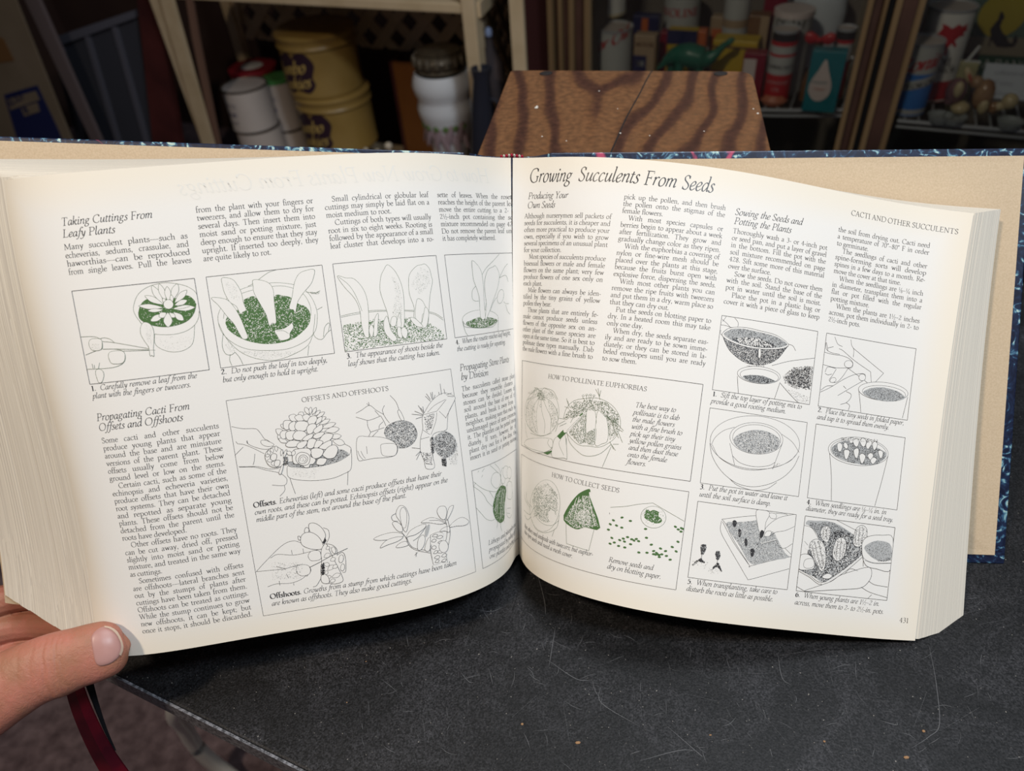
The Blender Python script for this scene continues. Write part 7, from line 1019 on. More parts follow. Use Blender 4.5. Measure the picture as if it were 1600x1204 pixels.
def stack2(px0, px1, pyt, pyb, dpt, lo_label, up_label, lid, nm='canister'):
    R_, s_, _, z0_, z1_ = can_at(px0, px1, pyt, pyb, dpt)
    can(nm, R_, s_, dpt, z0_, z1_, up_label, 'canister', WCAN, lid, a0=-.25, txt=[('COFFEE', .016, '', (z1_ - z0_) * .62, 0, BLUT), ('fresh', .022, 'bi', (z1_ - z0_) * .40, 0, BLUT), ('ground', .014, 'i', (z1_ - z0_) * .22, 0, BLUT)])
    can(nm, R_, s_ + .006, dpt, z0_ - (z1_ - z0_), z0_, lo_label, 'canister', WCAN)
stack2(366, 421, 136, 210, d1, 'white canister at the bottom left, under the one with faded blue print', 'white canister with faded blue print and dark rim, left of the tins', None)
stack2(425, 461, 122, 206, d1 + .10, 'white canister half hidden below the green-lidded one', 'white canister with green lid, touching the yellow tins', GRL)
R_, s_, _, z0_, z1_ = can_at(382, 432, 106, 190, d1 + .13)
can('canister', R_ * 1.12, s_, d1 + .13, z0_, z1_, 'canister with a red and white lid, behind the white canisters', 'canister', WCAN, REDL, bands=((.86, .99, REDL),))
V, F = lathe([(0, 0), (R_ * .55, 0), (R_ * .5, .002), (0, .002)], 20, WM @ frame([s_, d1 + .13, z1_ - .0005], [1, 0, 0], [0, 1, 0], [0, 0, 1])); mk('lid_label', V, F, WHITE, C.objects['canister.004'] if 'canister.004' in C.objects else None, True)
# orange-brown board and wooden knobs
ORG = mat('orange_brown_board', (.16, .055, .012), .5, .3, noise=(.25, 7, 3), col2=(.22, .085, .02))
sa, za = onw(612, 96, .30); sb, zb = onw(668, 235, .30)
t = thing('wooden_box', base((sa + sb) / 2, .32, zb - .06), 'orange-brown wooden box standing between the yellow tins and the white jar', 'box')
wbox('front', sa, sb + .03, .30, .312, zb - .06, za, ORG, t); wbox('side', sa - .012, sa, .30, .37, zb - .06, za, DKW, t); wbox('side', sb + .03, sb + .042, .30, .37, zb - .06, za, DKW, t)
KN = mat('pale_knob', (.55, .47, .36), .4, .4)
for i, (px, py, r_) in enumerate(((607, 228, .0105), (572, 236, .008), (590, 238, .007))):
    s, z = onw(px, py, .03); V, F = lathe([(0, -.02), (r_ * .5, -.02), (r_ * .45, -.008), (r_, -.004), (r_ * 1.05, .003), (r_ * .6, .009), (0, .0105)], 18, WM @ frame([s, .03, z], [1, 0, 0], [0, 1, 0], [0, 0, 1]))
    q = wbox('knob_stem', s - .003, s + .003, .027, .033, zr0, z - .012, KN); kn_ = mk('knob', V, F, KN, None, True); q.parent = kn_
    tag(kn_, ('largest pale round knob beside the orange-brown box', 'leftmost small pale knob below the tins', 'small pale knob between the other two')[i], 'knob')
# white relief jar, ornate dark pot, black kettle, glass stopper
JAR = mat('white_glazed_jar', (.60, .61, .63), .2, .6); JP = mat('mauve_relief', (.30, .22, .24), .4, .4); JG = mat('green_leaf_glaze', (.10, .17, .05), .4, .4)
dj = .12; sL, _ = onw(655, 160, dj); sR, _ = onw(733, 160, dj); Rj = (sR - sL) / 2; sj = (sL + sR) / 2 + .004; zj1 = onw(695, 128, dj - Rj)[1]; zj0 = onw(695, 262, dj - Rj * .7)[1]; hj = zj1 - zj0
t = thing('ginger_jar', base(sj, dj, zj0), 'white glazed jar with mauve and green leaf relief, right of the orange box', 'jar')
Mj = WM @ frame([sj, dj, zj0], [1, 0, 0], [0, 1, 0], [0, 0, 1])
V, F = lathe([(0, 0), (Rj * .6, 0), (Rj * .66, hj * .2), (Rj * .84, hj * .45), (Rj * .97, hj * .56), (Rj * .99, hj * .64), (Rj * .93, hj * .70), (Rj * .93, hj * .74), (Rj * 1.02, hj * .80), (Rj * 1.06, hj * .88), (Rj * 1.0, hj * .95), (Rj * .93, hj), (Rj * .88, hj), (Rj * .86, hj * .9), (0, hj * .85)], 40, Mj); mk('body', V, F, JAR, t, True)
for k in range(11):
    an = -1.3 + k * .26; r_ = Rj * (.76 + .05 * (k % 2)); zc_ = hj * (.34 + .05 * (k % 2))
    V, F = lathe([(0, -.04), (.008, -.028), (.012, 0), (.008, .028), (0, .042)], 8); V = xf(V, Mj @ frame([r_ * math.sin(an), -r_ * math.cos(an), zc_], [math.cos(an), math.sin(an), 0], [-math.sin(an) * .4, math.cos(an) * .4, 0], [.25 * (1 if k % 2 else -1), 0, 1])); mk('relief_petal', V, F, JP, t, True)
for k in range(7):
    an = -1.2 + k * .4; r_ = Rj * .88
    V, F = lathe([(0, -.010), (.010, 0), (0, .012)], 8); V = xf(V, Mj @ frame([r_ * math.sin(an), -r_ * math.cos(an), hj * .46], [math.cos(an), math.sin(an), 0], [-math.sin(an) * .4, math.cos(an) * .4, 0], [0, 0, 1])); mk('relief_leaf', V, F, JG, t, True)
BRZ = mat('dark_bronze', (.055, .042, .03), .45, .4, metal=.3, noise=(.3, 60, 4), col2=(.12, .095, .06))
Rp = Rj * .88; zp0 = zj1; zp1 = onw(695, 72, dj)[1]; hp = zp1 - zp0
t = thing('ornate_pot', base(sj, dj, zp0), 'dark ornate metal pot resting on top of the white jar', 'pot')
V, F = lathe([(0, 0), (Rp * .9, 0), (Rp * 1.0, hp * .12), (Rp * .9, hp * .2), (Rp * .96, hp * .35), (Rp * 1.02, hp * .55), (Rp * .95, hp * .7), (Rp * .8, hp * .78), (Rp * .86, hp * .84), (Rp * .5, hp * .95), (Rp * .15, hp), (0, hp)], 36, WM @ frame([sj, dj, zp0], [1, 0, 0], [0, 1, 0], [0, 0, 1])); mk('body', V, F, BRZ, t, True)
for k in range(9):
    an = -1.5 + k * .375; V, F = lathe([(0, -.014), (.007, -.008), (.008, .004), (0, .016)], 8); V = xf(V, WM @ frame([sj + Rp * .99 * math.sin(an), dj - Rp * .99 * math.cos(an), zp0 + hp * .5], [1, 0, 0], [0, 1, 0], [0, 0, 1])); mk('raised_boss', V, F, BRZ, t, True)
BKM = mat('black_iron', (.018, .02, .03), .3, .5)
sk, zk = onw(745, 150, -.03); zk0 = onw(742, 236, -.03)[1] - .02
t = thing('iron_bookend', base(sk, -.03, zk0), 'tall blue-black metal pitcher in front of the right post', 'pitcher')
V, F = lathe([(0, 0), (.030, 0), (.032, .02), (.027, (zk - zk0) * .8), (.020, (zk - zk0) * 1.25), (.026, (zk - zk0) * 1.42), (.022, (zk - zk0) * 1.42), (.016, (zk - zk0) * 1.2), (0, (zk - zk0) * 1.1)], 24, WM @ frame([sk, -.03, zk0], [1, 0, 0], [0, 1, 0], [.08, 0, 1])); mk('body', V, F, BKM, t, True)
V, F = tube(catmull([wp(sk + .026, zk0 + .16, -.03), wp(sk + .055, zk0 + .15, -.03), wp(sk + .058, zk0 + .09, -.03), wp(sk + .028, zk0 + .05, -.03)], 5), .004, 8); mk('handle', V, F, BKM, t, True)
t.name = 'metal_pitcher'
GLB = mat('blue_glass', (.35, .42, .62), .1, .5)
s, z = onw(763, 50, .1); V, F = lathe([(0, -.012), (.008, -.008), (.010, 0), (.007, .009), (0, .012)], 16, WM @ frame([s, .1, z], [1, 0, 0], [0, 1, 0], [0, 0, 1])); kb = mk('stopper', V, F, GLB, None, True)
t = thing('decanter', base(s, .1, z - .16), 'smoky glass decanter with a pale blue stopper, behind the right post', 'bottle'); kb.parent = t; kb.matrix_parent_inverse = Matrix.Translation(-t.location)
SMK = mat('smoky_glass', (.07, .055, .055), .15, .5)
V, F = lathe([(0, 0), (.034, 0), (.036, .03), (.030, .09), (.012, .125), (.010, .148), (.014, .152), (0, .152)], 24, WM @ frame([s, .1, z - .16], [1, 0, 0], [0, 1, 0], [0, 0, 1])); mk('body', V, F, SMK, t, True)
# --- cabinet frames
def cab(name, pxa, pxb, label, frames, depth=.42, lo=-.15):
    sa = onw(pxa, 120)[0]; sb = onw(pxb, 120)[0]; t = thing(name, base((sa + sb) / 2, .2, 0), label, 'cabinet')
    wbox('back_panel', sa - .02, sb + .02, depth, depth + .015, 0, 1.6, INSIDE, t, None, 0)
    wbox('side_panel', sa - .022, sa, .0, depth, 0, 1.6, INSIDE, t, None, 0); wbox('side_panel', sb, sb + .022, .0, depth, 0, 1.6, INSIDE, t, None, 0)
    wbox('floor_panel', sa, sb, .0, depth, .20, .22, INSIDE, t, None, 0)
    return t, sa, sb
c1, a1, b1 = cab('display_cabinet', 922, 1338, 'oak display cabinet with glass door full of old tins', None)
c2, a2, b2 = cab('display_cabinet', 1408, 1830, 'oak display cabinet at the right edge, holding the red horse can', None)
def strip(px0, px1, py, m, parent, d0=-.02, d1=.0, name='door_frame', label=None):
    s0 = onw(px0, py)[0]; s1 = onw(px1, py)[0]; return wbox(name, s0, s1, d0, d1, .05, 1.6, m, parent, label)
for x0, x1, m, dd in ((863, 871, GOLD, -.03), (871, 878, STILE, -.01), (878, 884, GOLD, -.025), (884, 893, STILE, -.012), (893, 901, GOLD, -.022), (901, 917, STILE, -.010), (917, 926, GOLD, -.022)):
    strip(x0, x1, 60, m, c1, dd, .0, 'moulding' if m is GOLD else 'stile')
strip(798, 819, 60, CREAM, c1, .0, .03, 'corner_post', 'pale corner post left of the oak cabinet'); strip(819, 863, 60, MAROON, c1, .01, .03, 'side_board', 'dark maroon board between the cream strips')
# stiles right of cabinet 1 / left of cabinet 2 (pixel columns measured at row 115)
for x0, x1, m, dd, nm, par in ((1330, 1339, GOLD, -.03, 'moulding', c1), (1339, 1354, STILE, -.012, 'stile', c1), (1354, 1361, GOLD, -.022, 'moulding', c1), (1361, 1371, BLK, -.004, 'gap_strip', c1), (1371, 1381, GOLD, -.03, 'moulding', c2), (1381, 1404, STILE, -.02, 'stile', c2), (1404, 1415, GOLD, -.012, 'moulding', c2)):
    strip(x0, x1, 115, m, par, dd, .0, nm)
GLS = bpy.data.materials.new('door_glass'); GLS.use_nodes = True; nt = GLS.node_tree; nt.nodes.clear()
o_ = nt.nodes.new('ShaderNodeOutputMaterial'); tr = nt.nodes.new('ShaderNodeBsdfTransparent'); gl = nt.nodes.new('ShaderNodeBsdfGlossy'); gl.inputs['Roughness'].default_value = .05; gl.inputs[0].default_value = (.9, .95, 1, 1)
tr.inputs[0].default_value = (.93, .95, .95, 1); fr = nt.nodes.new('ShaderNodeFresnel'); fr.inputs[0].default_value = 1.45; mx = nt.nodes.new('ShaderNodeMixShader')
nt.links.new(fr.outputs[0], mx.inputs[0]); nt.links.new(tr.outputs[0], mx.inputs[1]); nt.links.new(gl.outputs[0], mx.inputs[2]); nt.links.new(mx.outputs[0], o_.inputs[0])
wbox('glass_pane', onw(926, 60)[0], onw(1322, 115)[0], -.006, -.003, .06, 1.55, GLS, c1, None, 0)
wbox('glass_pane', onw(1414, 115)[0], b2, -.006, -.003, .06, 1.55, GLS, c2, None, 0)
# wire shelves
WIRE = mat('white_coated_wire', (.42, .44, .47), .35, .5, metal=.2)
def wire_shelf(par, s0, s1, z, front, bow=0., back=.40, pitch=.026):
    t = thing('wire_shelf', base((s0 + s1) / 2, .2, z), 'x', 'shelf')
    def fy(s): f = (s - s0) / (s1 - s0); return front - bow * math.sin(math.pi * f) if bow else front
    path = [wp(s, z, fy(s)) for s in np.linspace(s0, s1, 24)]
    V, F = tube(path, .0042, 8); mk('front_rod', V, F, WIRE, t, True)
    V, F = tube([p - np.array([0, 0, .012]) for p in path], .003, 8); mk('front_rod', V, F, WIRE, t, True)
    V, F = tube([wp(s0, z, back), wp(s1, z, back)], .003, 6); mk('back_rod', V, F, WIRE, t, True)
    s = s0 + pitch / 2
    while s < s1: V, F = tube([wp(s, z + .003, fy(s)), wp(s, z + .003, back)], .0021, 6); mk('cross_rod', V, F, WIRE, t, True); s += pitch
    return t
zc1 = onw(1250, 178, .03)[1]; ws1 = wire_shelf(c1, a1 + .01, onw(1318, 165, .03)[0], zc1, .07, .045); ws1['label'] = 'bow-fronted white wire shelf carrying the tins behind glass, left cabinet'
zc2 = onw(1500, 197, .03)[1]; ws2 = wire_shelf(c2, onw(1402, 188, .03)[0], b2 - .01, zc2, .03); ws2['label'] = 'straight white wire shelf carrying the red horse can, right cabinet'
# --- goods in the left cabinet
C_ = lambda n, c, r=.4: mat(n, c, r, .45)
REDP = C_('red_print', (.42, .015, .02)); GRNP = C_('dark_green_print', (.01, .055, .03)); NAVY = C_('navy_print', (.012, .018, .08)); YELP = C_('yellow_print', (.50, .34, .015)); TEAL = C_('teal_print', (.0, .16, .20))
TANP = C_('tan_card', (.36, .26, .16)); CRIM = C_('crimson_print', (.20, .003, .02)); BRN = C_('brown_card', (.16, .08, .03)); PINKW = C_('pale_pink_print', (.60, .52, .50)); BLKP = C_('black_print', (.02, .02, .022)); BLUE = C_('blue_print', (.03, .16, .50)); ORP = C_('orange_print', (.5, .12, .03)); GRYC = C_('grey_white_tin', (.42, .43, .42))
def cn_(name, x0, x1, yt, yb, dpt, label, body, cat='can', **k):
    k.setdefault('rim', WIRE)
    R_, s_, _, z0_, z1_ = can_at(x0, x1, yt, yb, dpt); z0_ = k.pop('zb', zc1 + .005) if k.get('zb', 0) is not None else z0_
    return can(name, R_, s_, dpt, z0_, z1_, label, cat, body, **k)
def bx_(name, x0, x1, yt, yb, dpt, label, body, cat='box', face=(), dp=.03, zb=None, txt=(), tilt=0):
    s0, z1_ = onw(x0, yt, dpt); s1 = onw(x1, yb, dpt)[0]; s0 = (s0 + onw(x0, yb, dpt)[0]) / 2; z0_ = (zc1 + .005) if zb is None else zb
    t = thing(name, base((s0 + s1) / 2, dpt, z0_), label, cat); wbox('body', s0, s1, dpt, dpt + dp, z0_, z1_, body, t)
    h = z1_ - z0_; wd = s1 - s0
    for fx0, fx1, f0, f1, m in face: wbox('printed_panel', s0 + wd * fx0, s0 + wd * fx1, dpt - .0012, dpt, z0_ + h * f0, z0_ + h * f1, m, t, None, 0)
    for s, size, style, fx, fz, m in txt:
        v, f = lay_line(s, 0, 0, 1, 0, size, style, 0); mid = (v[:, 0].max() + v[:, 0].min()) / 2
        V = [(s0 + wd * fx + x - mid, dpt - .0022, z0_ + h * fz + y) for x, y in v]; mk('lettering', xf(V, WM), f, m, t)
    return t, s0, s1, z0_, z1_
def zpt(px, py, dpt): return onw(px, py, dpt)[1]
cn_('oil_can', 931, 988, 42, 106, .10, 'white can with red diagonal script and dark green base, far left behind glass', GRYC, bands=((0, .18, GRNP),), txt=(('Motor Oil', .036, 'bi', zpt(960, 82, .06) - zc1, .45, REDP),), a0=-.35)
zz1 = zpt(951, 20, .17)
can('mug', .036, onw(951, 20, .17)[0], .17, zc1 + .005, zz1 + .0, 'dark green tin supporting the pale cup, above the red script can', 'tin', GRNP)
can('cup', .040, onw(951, 10, .17)[0], .17, zz1 + .0, zz1 + .075, 'pale cup with yellow foot rim at the top left behind glass', 'cup', WHITE, bands=((0, .08, YELP),))
bx_('cartridge_box', 990, 1022, 54, 106, .09, 'tan and navy paper box, right of the red script can', TANP, face=((.0, .62, .0, .62, NAVY), (.1, .5, .42, .52, GRYC)), txt=(('MOTOR', .012, 'b', .5, .8, BRN),))
bx_('paper_carton', 988, 1028, 24, 60, .20, 'navy carton with an orange mark, behind the tan and navy box', NAVY, face=((.35, .6, .55, .95, ORP),), zb=zpt(1005, 62, .2) - .05)
cn_('oil_can', 1037, 1094, -12, 48, .30, 'white can with tall red letters at the top of the left cabinet', GRYC, txt=(('HAVOLINE', .026, 'b', zpt(1065, 30, .26) - zc1, 0, REDP),), a0=-.25)
bx_('spice_tin', 1042, 1086, 46, 90, .16, 'yellow tin with navy top behind the green dinosaur', YELP, 'tin', face=((0, 1, .72, 1, NAVY), (.1, .9, .38, .6, BRN)), txt=(('TUNE UP', .016, 'b', .5, .5, NAVY),))
bx_('spice_tin', 1086, 1100, 48, 90, .17, 'narrow orange-red tin right of the yellow and navy tin', ORP, 'tin')
bx_('spice_tin', 1030, 1041, 50, 96, .17, 'narrow crimson tin left of the yellow and navy tin', CRIM, 'tin')
bx_('oil_tin', 1112, 1178, 62, 112, .10, 'yellow tin with a red foot, right of the dinosaur tail', YELP, 'tin', face=((0, 1, 0, .42, REDP), (.0, 1, .86, .9, BRN)), dp=.05)
bx_('cardboard_box', 1110, 1132, 26, 56, .24, 'small cream box with an orange label, above the yellow tin', TANP, face=((.1, .9, .2, .75, ORP),), zb=zpt(1120, 58, .24) - .06)
cn_('oil_can', 1130, 1172, -10, 60, .22, 'plain grey-white can above the yellow tin', GRYC, bands=((.62, .72, TANP),))
bx_('brown_box', 1167, 1196, 24, 72, .16, 'brown and tan box right of the plain grey-white can', BRN, face=((.6, 1, 0, 1, TANP),), dp=.04)
bx_('red_carton', 1188, 1212, -20, 112, .22, 'tall crimson carton in the middle of the left cabinet', CRIM, face=((.1, .5, .3, .36, ORP),))
bx_('match_box', 1160, 1192, 82, 124, .07, 'small crimson box with a pale panel, at the corner of the stool', CRIM, face=((.05, .6, .0, .88, PINKW),), dp=.03)
cn_('oil_can', 1201, 1244, 44, 132, .08, 'tall red can with white bands and black lettering', REDP, bands=((.42, .66, GRYC), (.70, .80, GRYC), (.86, 1.0, BLKP), (.0, .05, GRYC)), txt=(('LUBRICANT', .011, 'b', .076, 0, BLKP), ('HOUSEHOLD', .008, '', .045, 0, PINKW), ('OIL', .010, '', .030, 0, PINKW)))
zz2 = zpt(1238, 40, .15)
can('coffee_tin', .040, onw(1240, 28, .15)[0], .15, zc1 + .005, zpt(1240, 12, .15), 'tin with a pale pink lid and black DECAF lettering', 'tin', GRYC, lid=PINKW, bands=((.55, .9, GRYC),), txt=(('DECAF', .022, 'b', (zpt(1240, 12, .15) - zc1) * .80, 0, BLKP),))
cn_('oil_can', 1299, 1331, 42, 126, .13, 'red and white can next to the door frame', REDP, bands=((.55, .8, GRYC), (.85, 1, BLKP)), txt=(('OIL', .02, 'b', .09, 0, BLKP),))
# white jug
sj1 = onw(1278, 20, .29)[0]; zj = zpt(1275, 55, .29); t = thing('plastic_jug', base(sj1, .29, zj - .06), 'white plastic jug with a handle at the top of the left cabinet', 'jug')
V, F = lathe([(0, -.06), (.055, -.06), (.058, -.05), (.060, .06), (.052, .10), (.03, .125), (.018, .13), (.018, .15), (0, .15)], 28, WM @ frame([sj1, .29, zj], [1.0, 0, 0], [0, .7, 0], [0, 0, 1])); mk('body', V, F, C_('white_plastic', (.55, .60, .66)), t, True)
V, F = tube(catmull([wp(sj1 - .045, zj + .08, .28), wp(sj1 - .075, zj + .07, .28), wp(sj1 - .078, zj + .01, .28), wp(sj1 - .058, zj - .01, .28)], 5), .007, 8); mk('handle', V, F, C_('white_plastic_handle', (.55, .60, .66)), t, True)
# red bow
sb_, zb_ = onw(1281, 62, .09); t = thing('red_bow', base(sb_, .09, zc1 + .006), 'red ribbon bow tied on a small bottle behind the teal box', 'bow')
for sg in (-1, 1):
    V, F = lathe([(0, 0), (.008, .006), (.013, .018), (.009, .028), (0, .031)], 12, WM @ frame([sb_, .09, zb_], [0, 0, 1], [0, .5, 0], [sg, 0, .15])); mk('loop', V, F, REDP, t, True)
V, F = lathe([(0, -.007), (.007, 0), (0, .007)], 10, WM @ frame([sb_, .085, zb_], [1, 0, 0], [0, 1, 0], [0, 0, 1])); mk('knot', V, F, REDP, t, True)
V, F = lathe([(0, 0), (.020, 0), (.021, .04), (.010, .07), (.009, zb_ - zc1 - .006)], 16, WM @ frame([sb_, .1, zc1 + .006], [1, 0, 0], [0, 1, 0], [0, 0, 1])); mk('bottle', V, F, BRN, t, True)
# teal box with a white drop
t, s0, s1, z0_, z1_ = bx_('teal_box', 1262, 1307, 78, 160, .035, 'teal box with a large white drop printed on it', TEAL, dp=.03)
mx_ = (s0 + s1) / 2 - .004; zc_ = (z0_ + z1_) / 2; dr = catmull([np.array(q) for q in ((0, .052), (-.012, .026), (-.024, 0), (-.025, -.022), (-.012, -.04), (.005, -.042), (.020, -.028), (.022, -.004), (.011, .026))], 4, True)
P = Print(0); P.fill([(q[0] * 900, q[1] * 900) for q in dr], 0); V2 = np.concatenate(P.V) / 1000
mk('printed_drop', xf([(mx_ + x, .0338, zc_ + y) for x, y in V2], WM), P.F, PINKW, t)
v, f = lay_line('Household', 0, 0, 1, 0, .008, 'i', 0); mk('lettering', xf([(mx_ - .019 + x, .0332, zc_ - .002 + y) for x, y in v], WM), f, TEAL, t)
v, f = lay_line('Cleaner', 0, 0, 1, 0, .009, 'i', 0); mk('lettering', xf([(mx_ - .015 + x, .0332, zc_ - .016 + y) for x, y in v], WM), f, ORP, t)
# orange thing under the shelf rods, blue lid
V, F = lathe([(0, -.014), (.010, -.012), (.013, 0), (.008, .012), (0, .014)], 14, WM @ frame([onw(1208, 157, .05)[0], .06, zc1 - .004 + .018], [2.2, 0, 0], [0, 1.4, 0], [0, 0, .8])); tag(mk('soap_bar', V, F, C_('orange_soap', (.42, .14, .08)), None, True), 'orange-pink oval soap lying on the wire shelf by the stool', 'soap')
# green sauropod toy
DG = C_('green_plastic_toy', (.015, .13, .085), .35); sd, zd = onw(1068, 92, .05); t = thing('toy_dinosaur', base(sd, .05, zc1 + .006), 'green long-necked toy dinosaur standing behind the stool', 'toy')
def dp(px, py, dd=.05): s, z = onw(px, py, dd); return wp(s, z, dd)
body = catmull([dp(1026, 108), dp(1034, 102), dp(1046, 92), dp(1060, 86), dp(1076, 86), dp(1092, 90), dp(1104, 92), dp(1116, 86), dp(1126, 76), dp(1134, 68)], 4)
rd = np.interp(np.linspace(0, 1, len(body)), [0, .12, .3, .45, .6, .72, .85, 1], [.002, .006, .019, .026, .024, .014, .008, .006])
V, F = tube(body, list(rd), 16); mk('body', V, F, DG, t, True)
hd = dp(1139, 66); V, F = lathe([(0, -.012), (.006, -.008), (.009, 0), (.007, .008), (0, .014)], 12); a_ = hd - dp(1126, 72); a_ /= np.linalg.norm(a_); M = frame(hd, np.cross(a_, [0, 0, 1]), [0, 0, 1], a_); mk('head', xf(V, M), F, DG, t, True)
for px in (1050, 1062, 1084, 1094):
    p = dp(px, 96, .05 + (.012 if px in (1050, 1084) else -.006)); V, F = tube([p, p * [1, 1, 0] + [0, 0, (p[2] + zc1) / 2], p * [1, 1, 0] + [0, 0, zc1 + .005]], [.011, .009, .009], 10); mk('leg', V, F, DG, t, True)
# --- goods in the right cabinet
zb2 = zc2 + .006
R_, s_, _, z0_, z1_ = can_at(1428, 1508, 8, 156, .17); R_ *= .98
t = can('oil_can', R_, s_, .17, zb2, z1_, 'tall white oil can with a red winged horse and a red base', 'can', WHITE, rim=WIRE, bands=((0, .24, REDP),), txt=(('OIL', .022, 'b', (z1_ - zb2) * .42, 0, BLKP), ('MOTOR', .016, 'b', (z1_ - zb2) * .34, 0, BLKP)), a0=.25)
hz = [((x - 1476) * .96, (40 - y) * .96) for x, y in ((1446, 43), (1452, 38), (1460, 36), (1465, 30), (1468, 24), (1466, 18), (1474, 20), (1480, 24), (1488, 18), (1494, 22), (1503, 18), (1501, 24), (1505, 27), (1499, 31), (1502, 35), (1494, 36), (1489, 41), (1494, 48), (1492, 51), (1486, 45), (1483, 50), (1483, 62), (1480, 62), (1479, 50), (1472, 47), (1462, 45), (1455, 47), (1452, 44))]
patch('winged_horse', [(x * .00140, y * .00140) for x, y in hz], R_, s_, .17, zb2 + (z1_ - zb2) * .70, .0, REDP, t, 'red winged horse emblem', .0008)
R2, s2, _, q0, q1 = can_at(1398, 1462, 62, 178, .075)
t = can('oil_can', R2, s2, .075, zb2, q1, 'shorter blue and white can with red script, in front of the horse can', 'can', BLUE, rim=WIRE, bands=((.60, 1, GRYC), (0, .10, GRYC)), txt=(('Ronie', .040, 'bi', (q1 - zb2) * .66, .25, REDP),), a0=.1)
pt = [(-.042, -.014), (.042, .008), (.042, .026), (-.042, .004)]; patch('slanted_stripe', pt, R2, s2, .075, zb2 + (q1 - zb2) * .42, .1, GRYC, t, 'slanted white stripe', .0008)
curved_text('lettering', [('MOTOR OIL', .014, 'b', -.001, .26)], R2 + .0006, s2, .075, zb2 + (q1 - zb2) * .42, .1, BLKP, t)
# framed picture of a howling coyote
sp0, zp1_ = onw(1506, -40, .30); sp1 = onw(1640, 40, .30)[0]; zpb = onw(1560, 86, .30)[1]; t = thing('picture', base((sp0 + sp1) / 2, .3, zpb), 'picture of a black howling coyote against a yellow moon', 'picture')
wbox('backing', sp0, sp1, .30, .306, zpb, zp1_, C_('sage_green', (.075, .12, .095)), t, None, 0); zg = onw(1560, 58, .3)[1]
wbox('printed_ground', sp0, sp1, .2985, .30, zpb, zg, C_('sand_print', (.20, .175, .125)), t, None, 0)
mc, mz = onw(1566, 24, .2965); rm_ = abs(onw(1604, 24, .2965)[0] - mc)
V = [(mc + rm_ * math.cos(k * .2094), .2978, mz + rm_ * math.sin(k * .2094)) for k in range(30)]; mk('printed_moon', xf(V, WM), [tuple(range(30))], C_('moon_yellow', (.33, .26, .03)), t)
cy_ = [(1564, 17), (1568, 20), (1570, 28), (1566, 32), (1563, 42), (1566, 50), (1573, 58), (1576, 66), (1582, 68), (1584, 58), (1589, 54), (1590, 64), (1584, 73), (1572, 74), (1558, 73), (1552, 66), (1549, 62), (1545, 74), (1544, 72), (1548, 56), (1547, 46), (1553, 38), (1560, 30), (1562, 22)]
P = Print(0); pp = [onw(x, y, .2965) for x, y in cy_]; P.fill([(a * 1000, b * 1000) for a, b in pp], 0); V2 = np.concatenate(P.V) / 1000; mk('printed_coyote', xf([(x, .2965, y) for x, y in V2], WM), P.F, BLKP, t)
pq0, pqz = onw(1530, 88, .25); pq1 = onw(1650, 95, .25)[0]; t = thing('nameplate', base((pq0 + pq1) / 2, .25, pqz - .03), 'dark green lettered strip below the coyote picture', 'sign')
wbox('plate', pq0, pq1, .25, .256, pqz - .026, pqz + .002, GRNP, t, None, 0); v, f = lay_line('A RANCHER', 0, 0, 1, 0, .024, '', 0); mk('lettering', xf([(pq0 + .01 + x, .2488, pqz - .020 + y) for x, y in v], WM), f, GRYC, t)
wbox('support', pq0 + .01, pq0 + .02, .256, .27, zb2, pqz - .026, GRNP, t, None, 0); wbox('support', pq1 - .02, pq1 - .01, .256, .27, zb2, pqz - .026, GRNP, t, None, 0)
e0, ez = onw(1542, 106, .17); e1 = onw(1650, 106, .17)[0]; t = thing('note_card', base((e0 + e1) / 2, .17, zb2), 'white printed card standing behind the figurines', 'card')
V = [(e0, .17, zb2 + .002), (e1, .17, zb2 + .002), (e1, .20, ez), (e0, .20, ez)]; V += [(x, y + .001, z) for x, y, z in V]; mk('card', xf(V, WM), [(0, 1, 2, 3), (7, 6, 5, 4), (0, 4, 5, 1), (1, 5, 6, 2), (2, 6, 7, 3), (3, 7, 4, 0)], C_('pale_card', (.42, .46, .52)), t)
for k in range(4):
    v, f = lay_line(('collectors notes', 'all items', 'as shown', 'thank you')[k], 0, 0, 1, 0, .012, '', 0); zz_ = ez - .018 - k * .018
    mk('lettering', xf([(e0 + .02 + x, .17 + .03 * (zz_ + y - zb2) / (ez - zb2) - .0012, zz_ + y) for x, y in v], WM), f, C_('grey_print', (.2, .22, .26)), t)
# small vial with a glass rod
vs, vz = onw(1516, 96, .10); t = thing('cologne_bottle', base(vs, .10, zb2), 'small yellow-green bottle with a glass rod leaning out', 'bottle')
V, F = boxm(vs - .017, vs + .017, .09, .11, zb2, vz); bev(mk('body', xf(V, WM), F, C_('yellow_green_glass', (.33, .32, .17), .2), t), .003)
V, F = tube([wp(vs - .01, vz - .01, .1), wp(vs + .008, vz + .03, .1)], .003, 8); mk('glass_rod', V, F, C_('clear_rod', (.5, .52, .52), .1), t, True)
V, F = tube([wp(vs - .012, vz - .001, .1), wp(vs + .018, vz - .001, .1)], .003, 8); mk('neck', V, F, C_('clear_neck', (.5, .52, .52), .1), t, True)
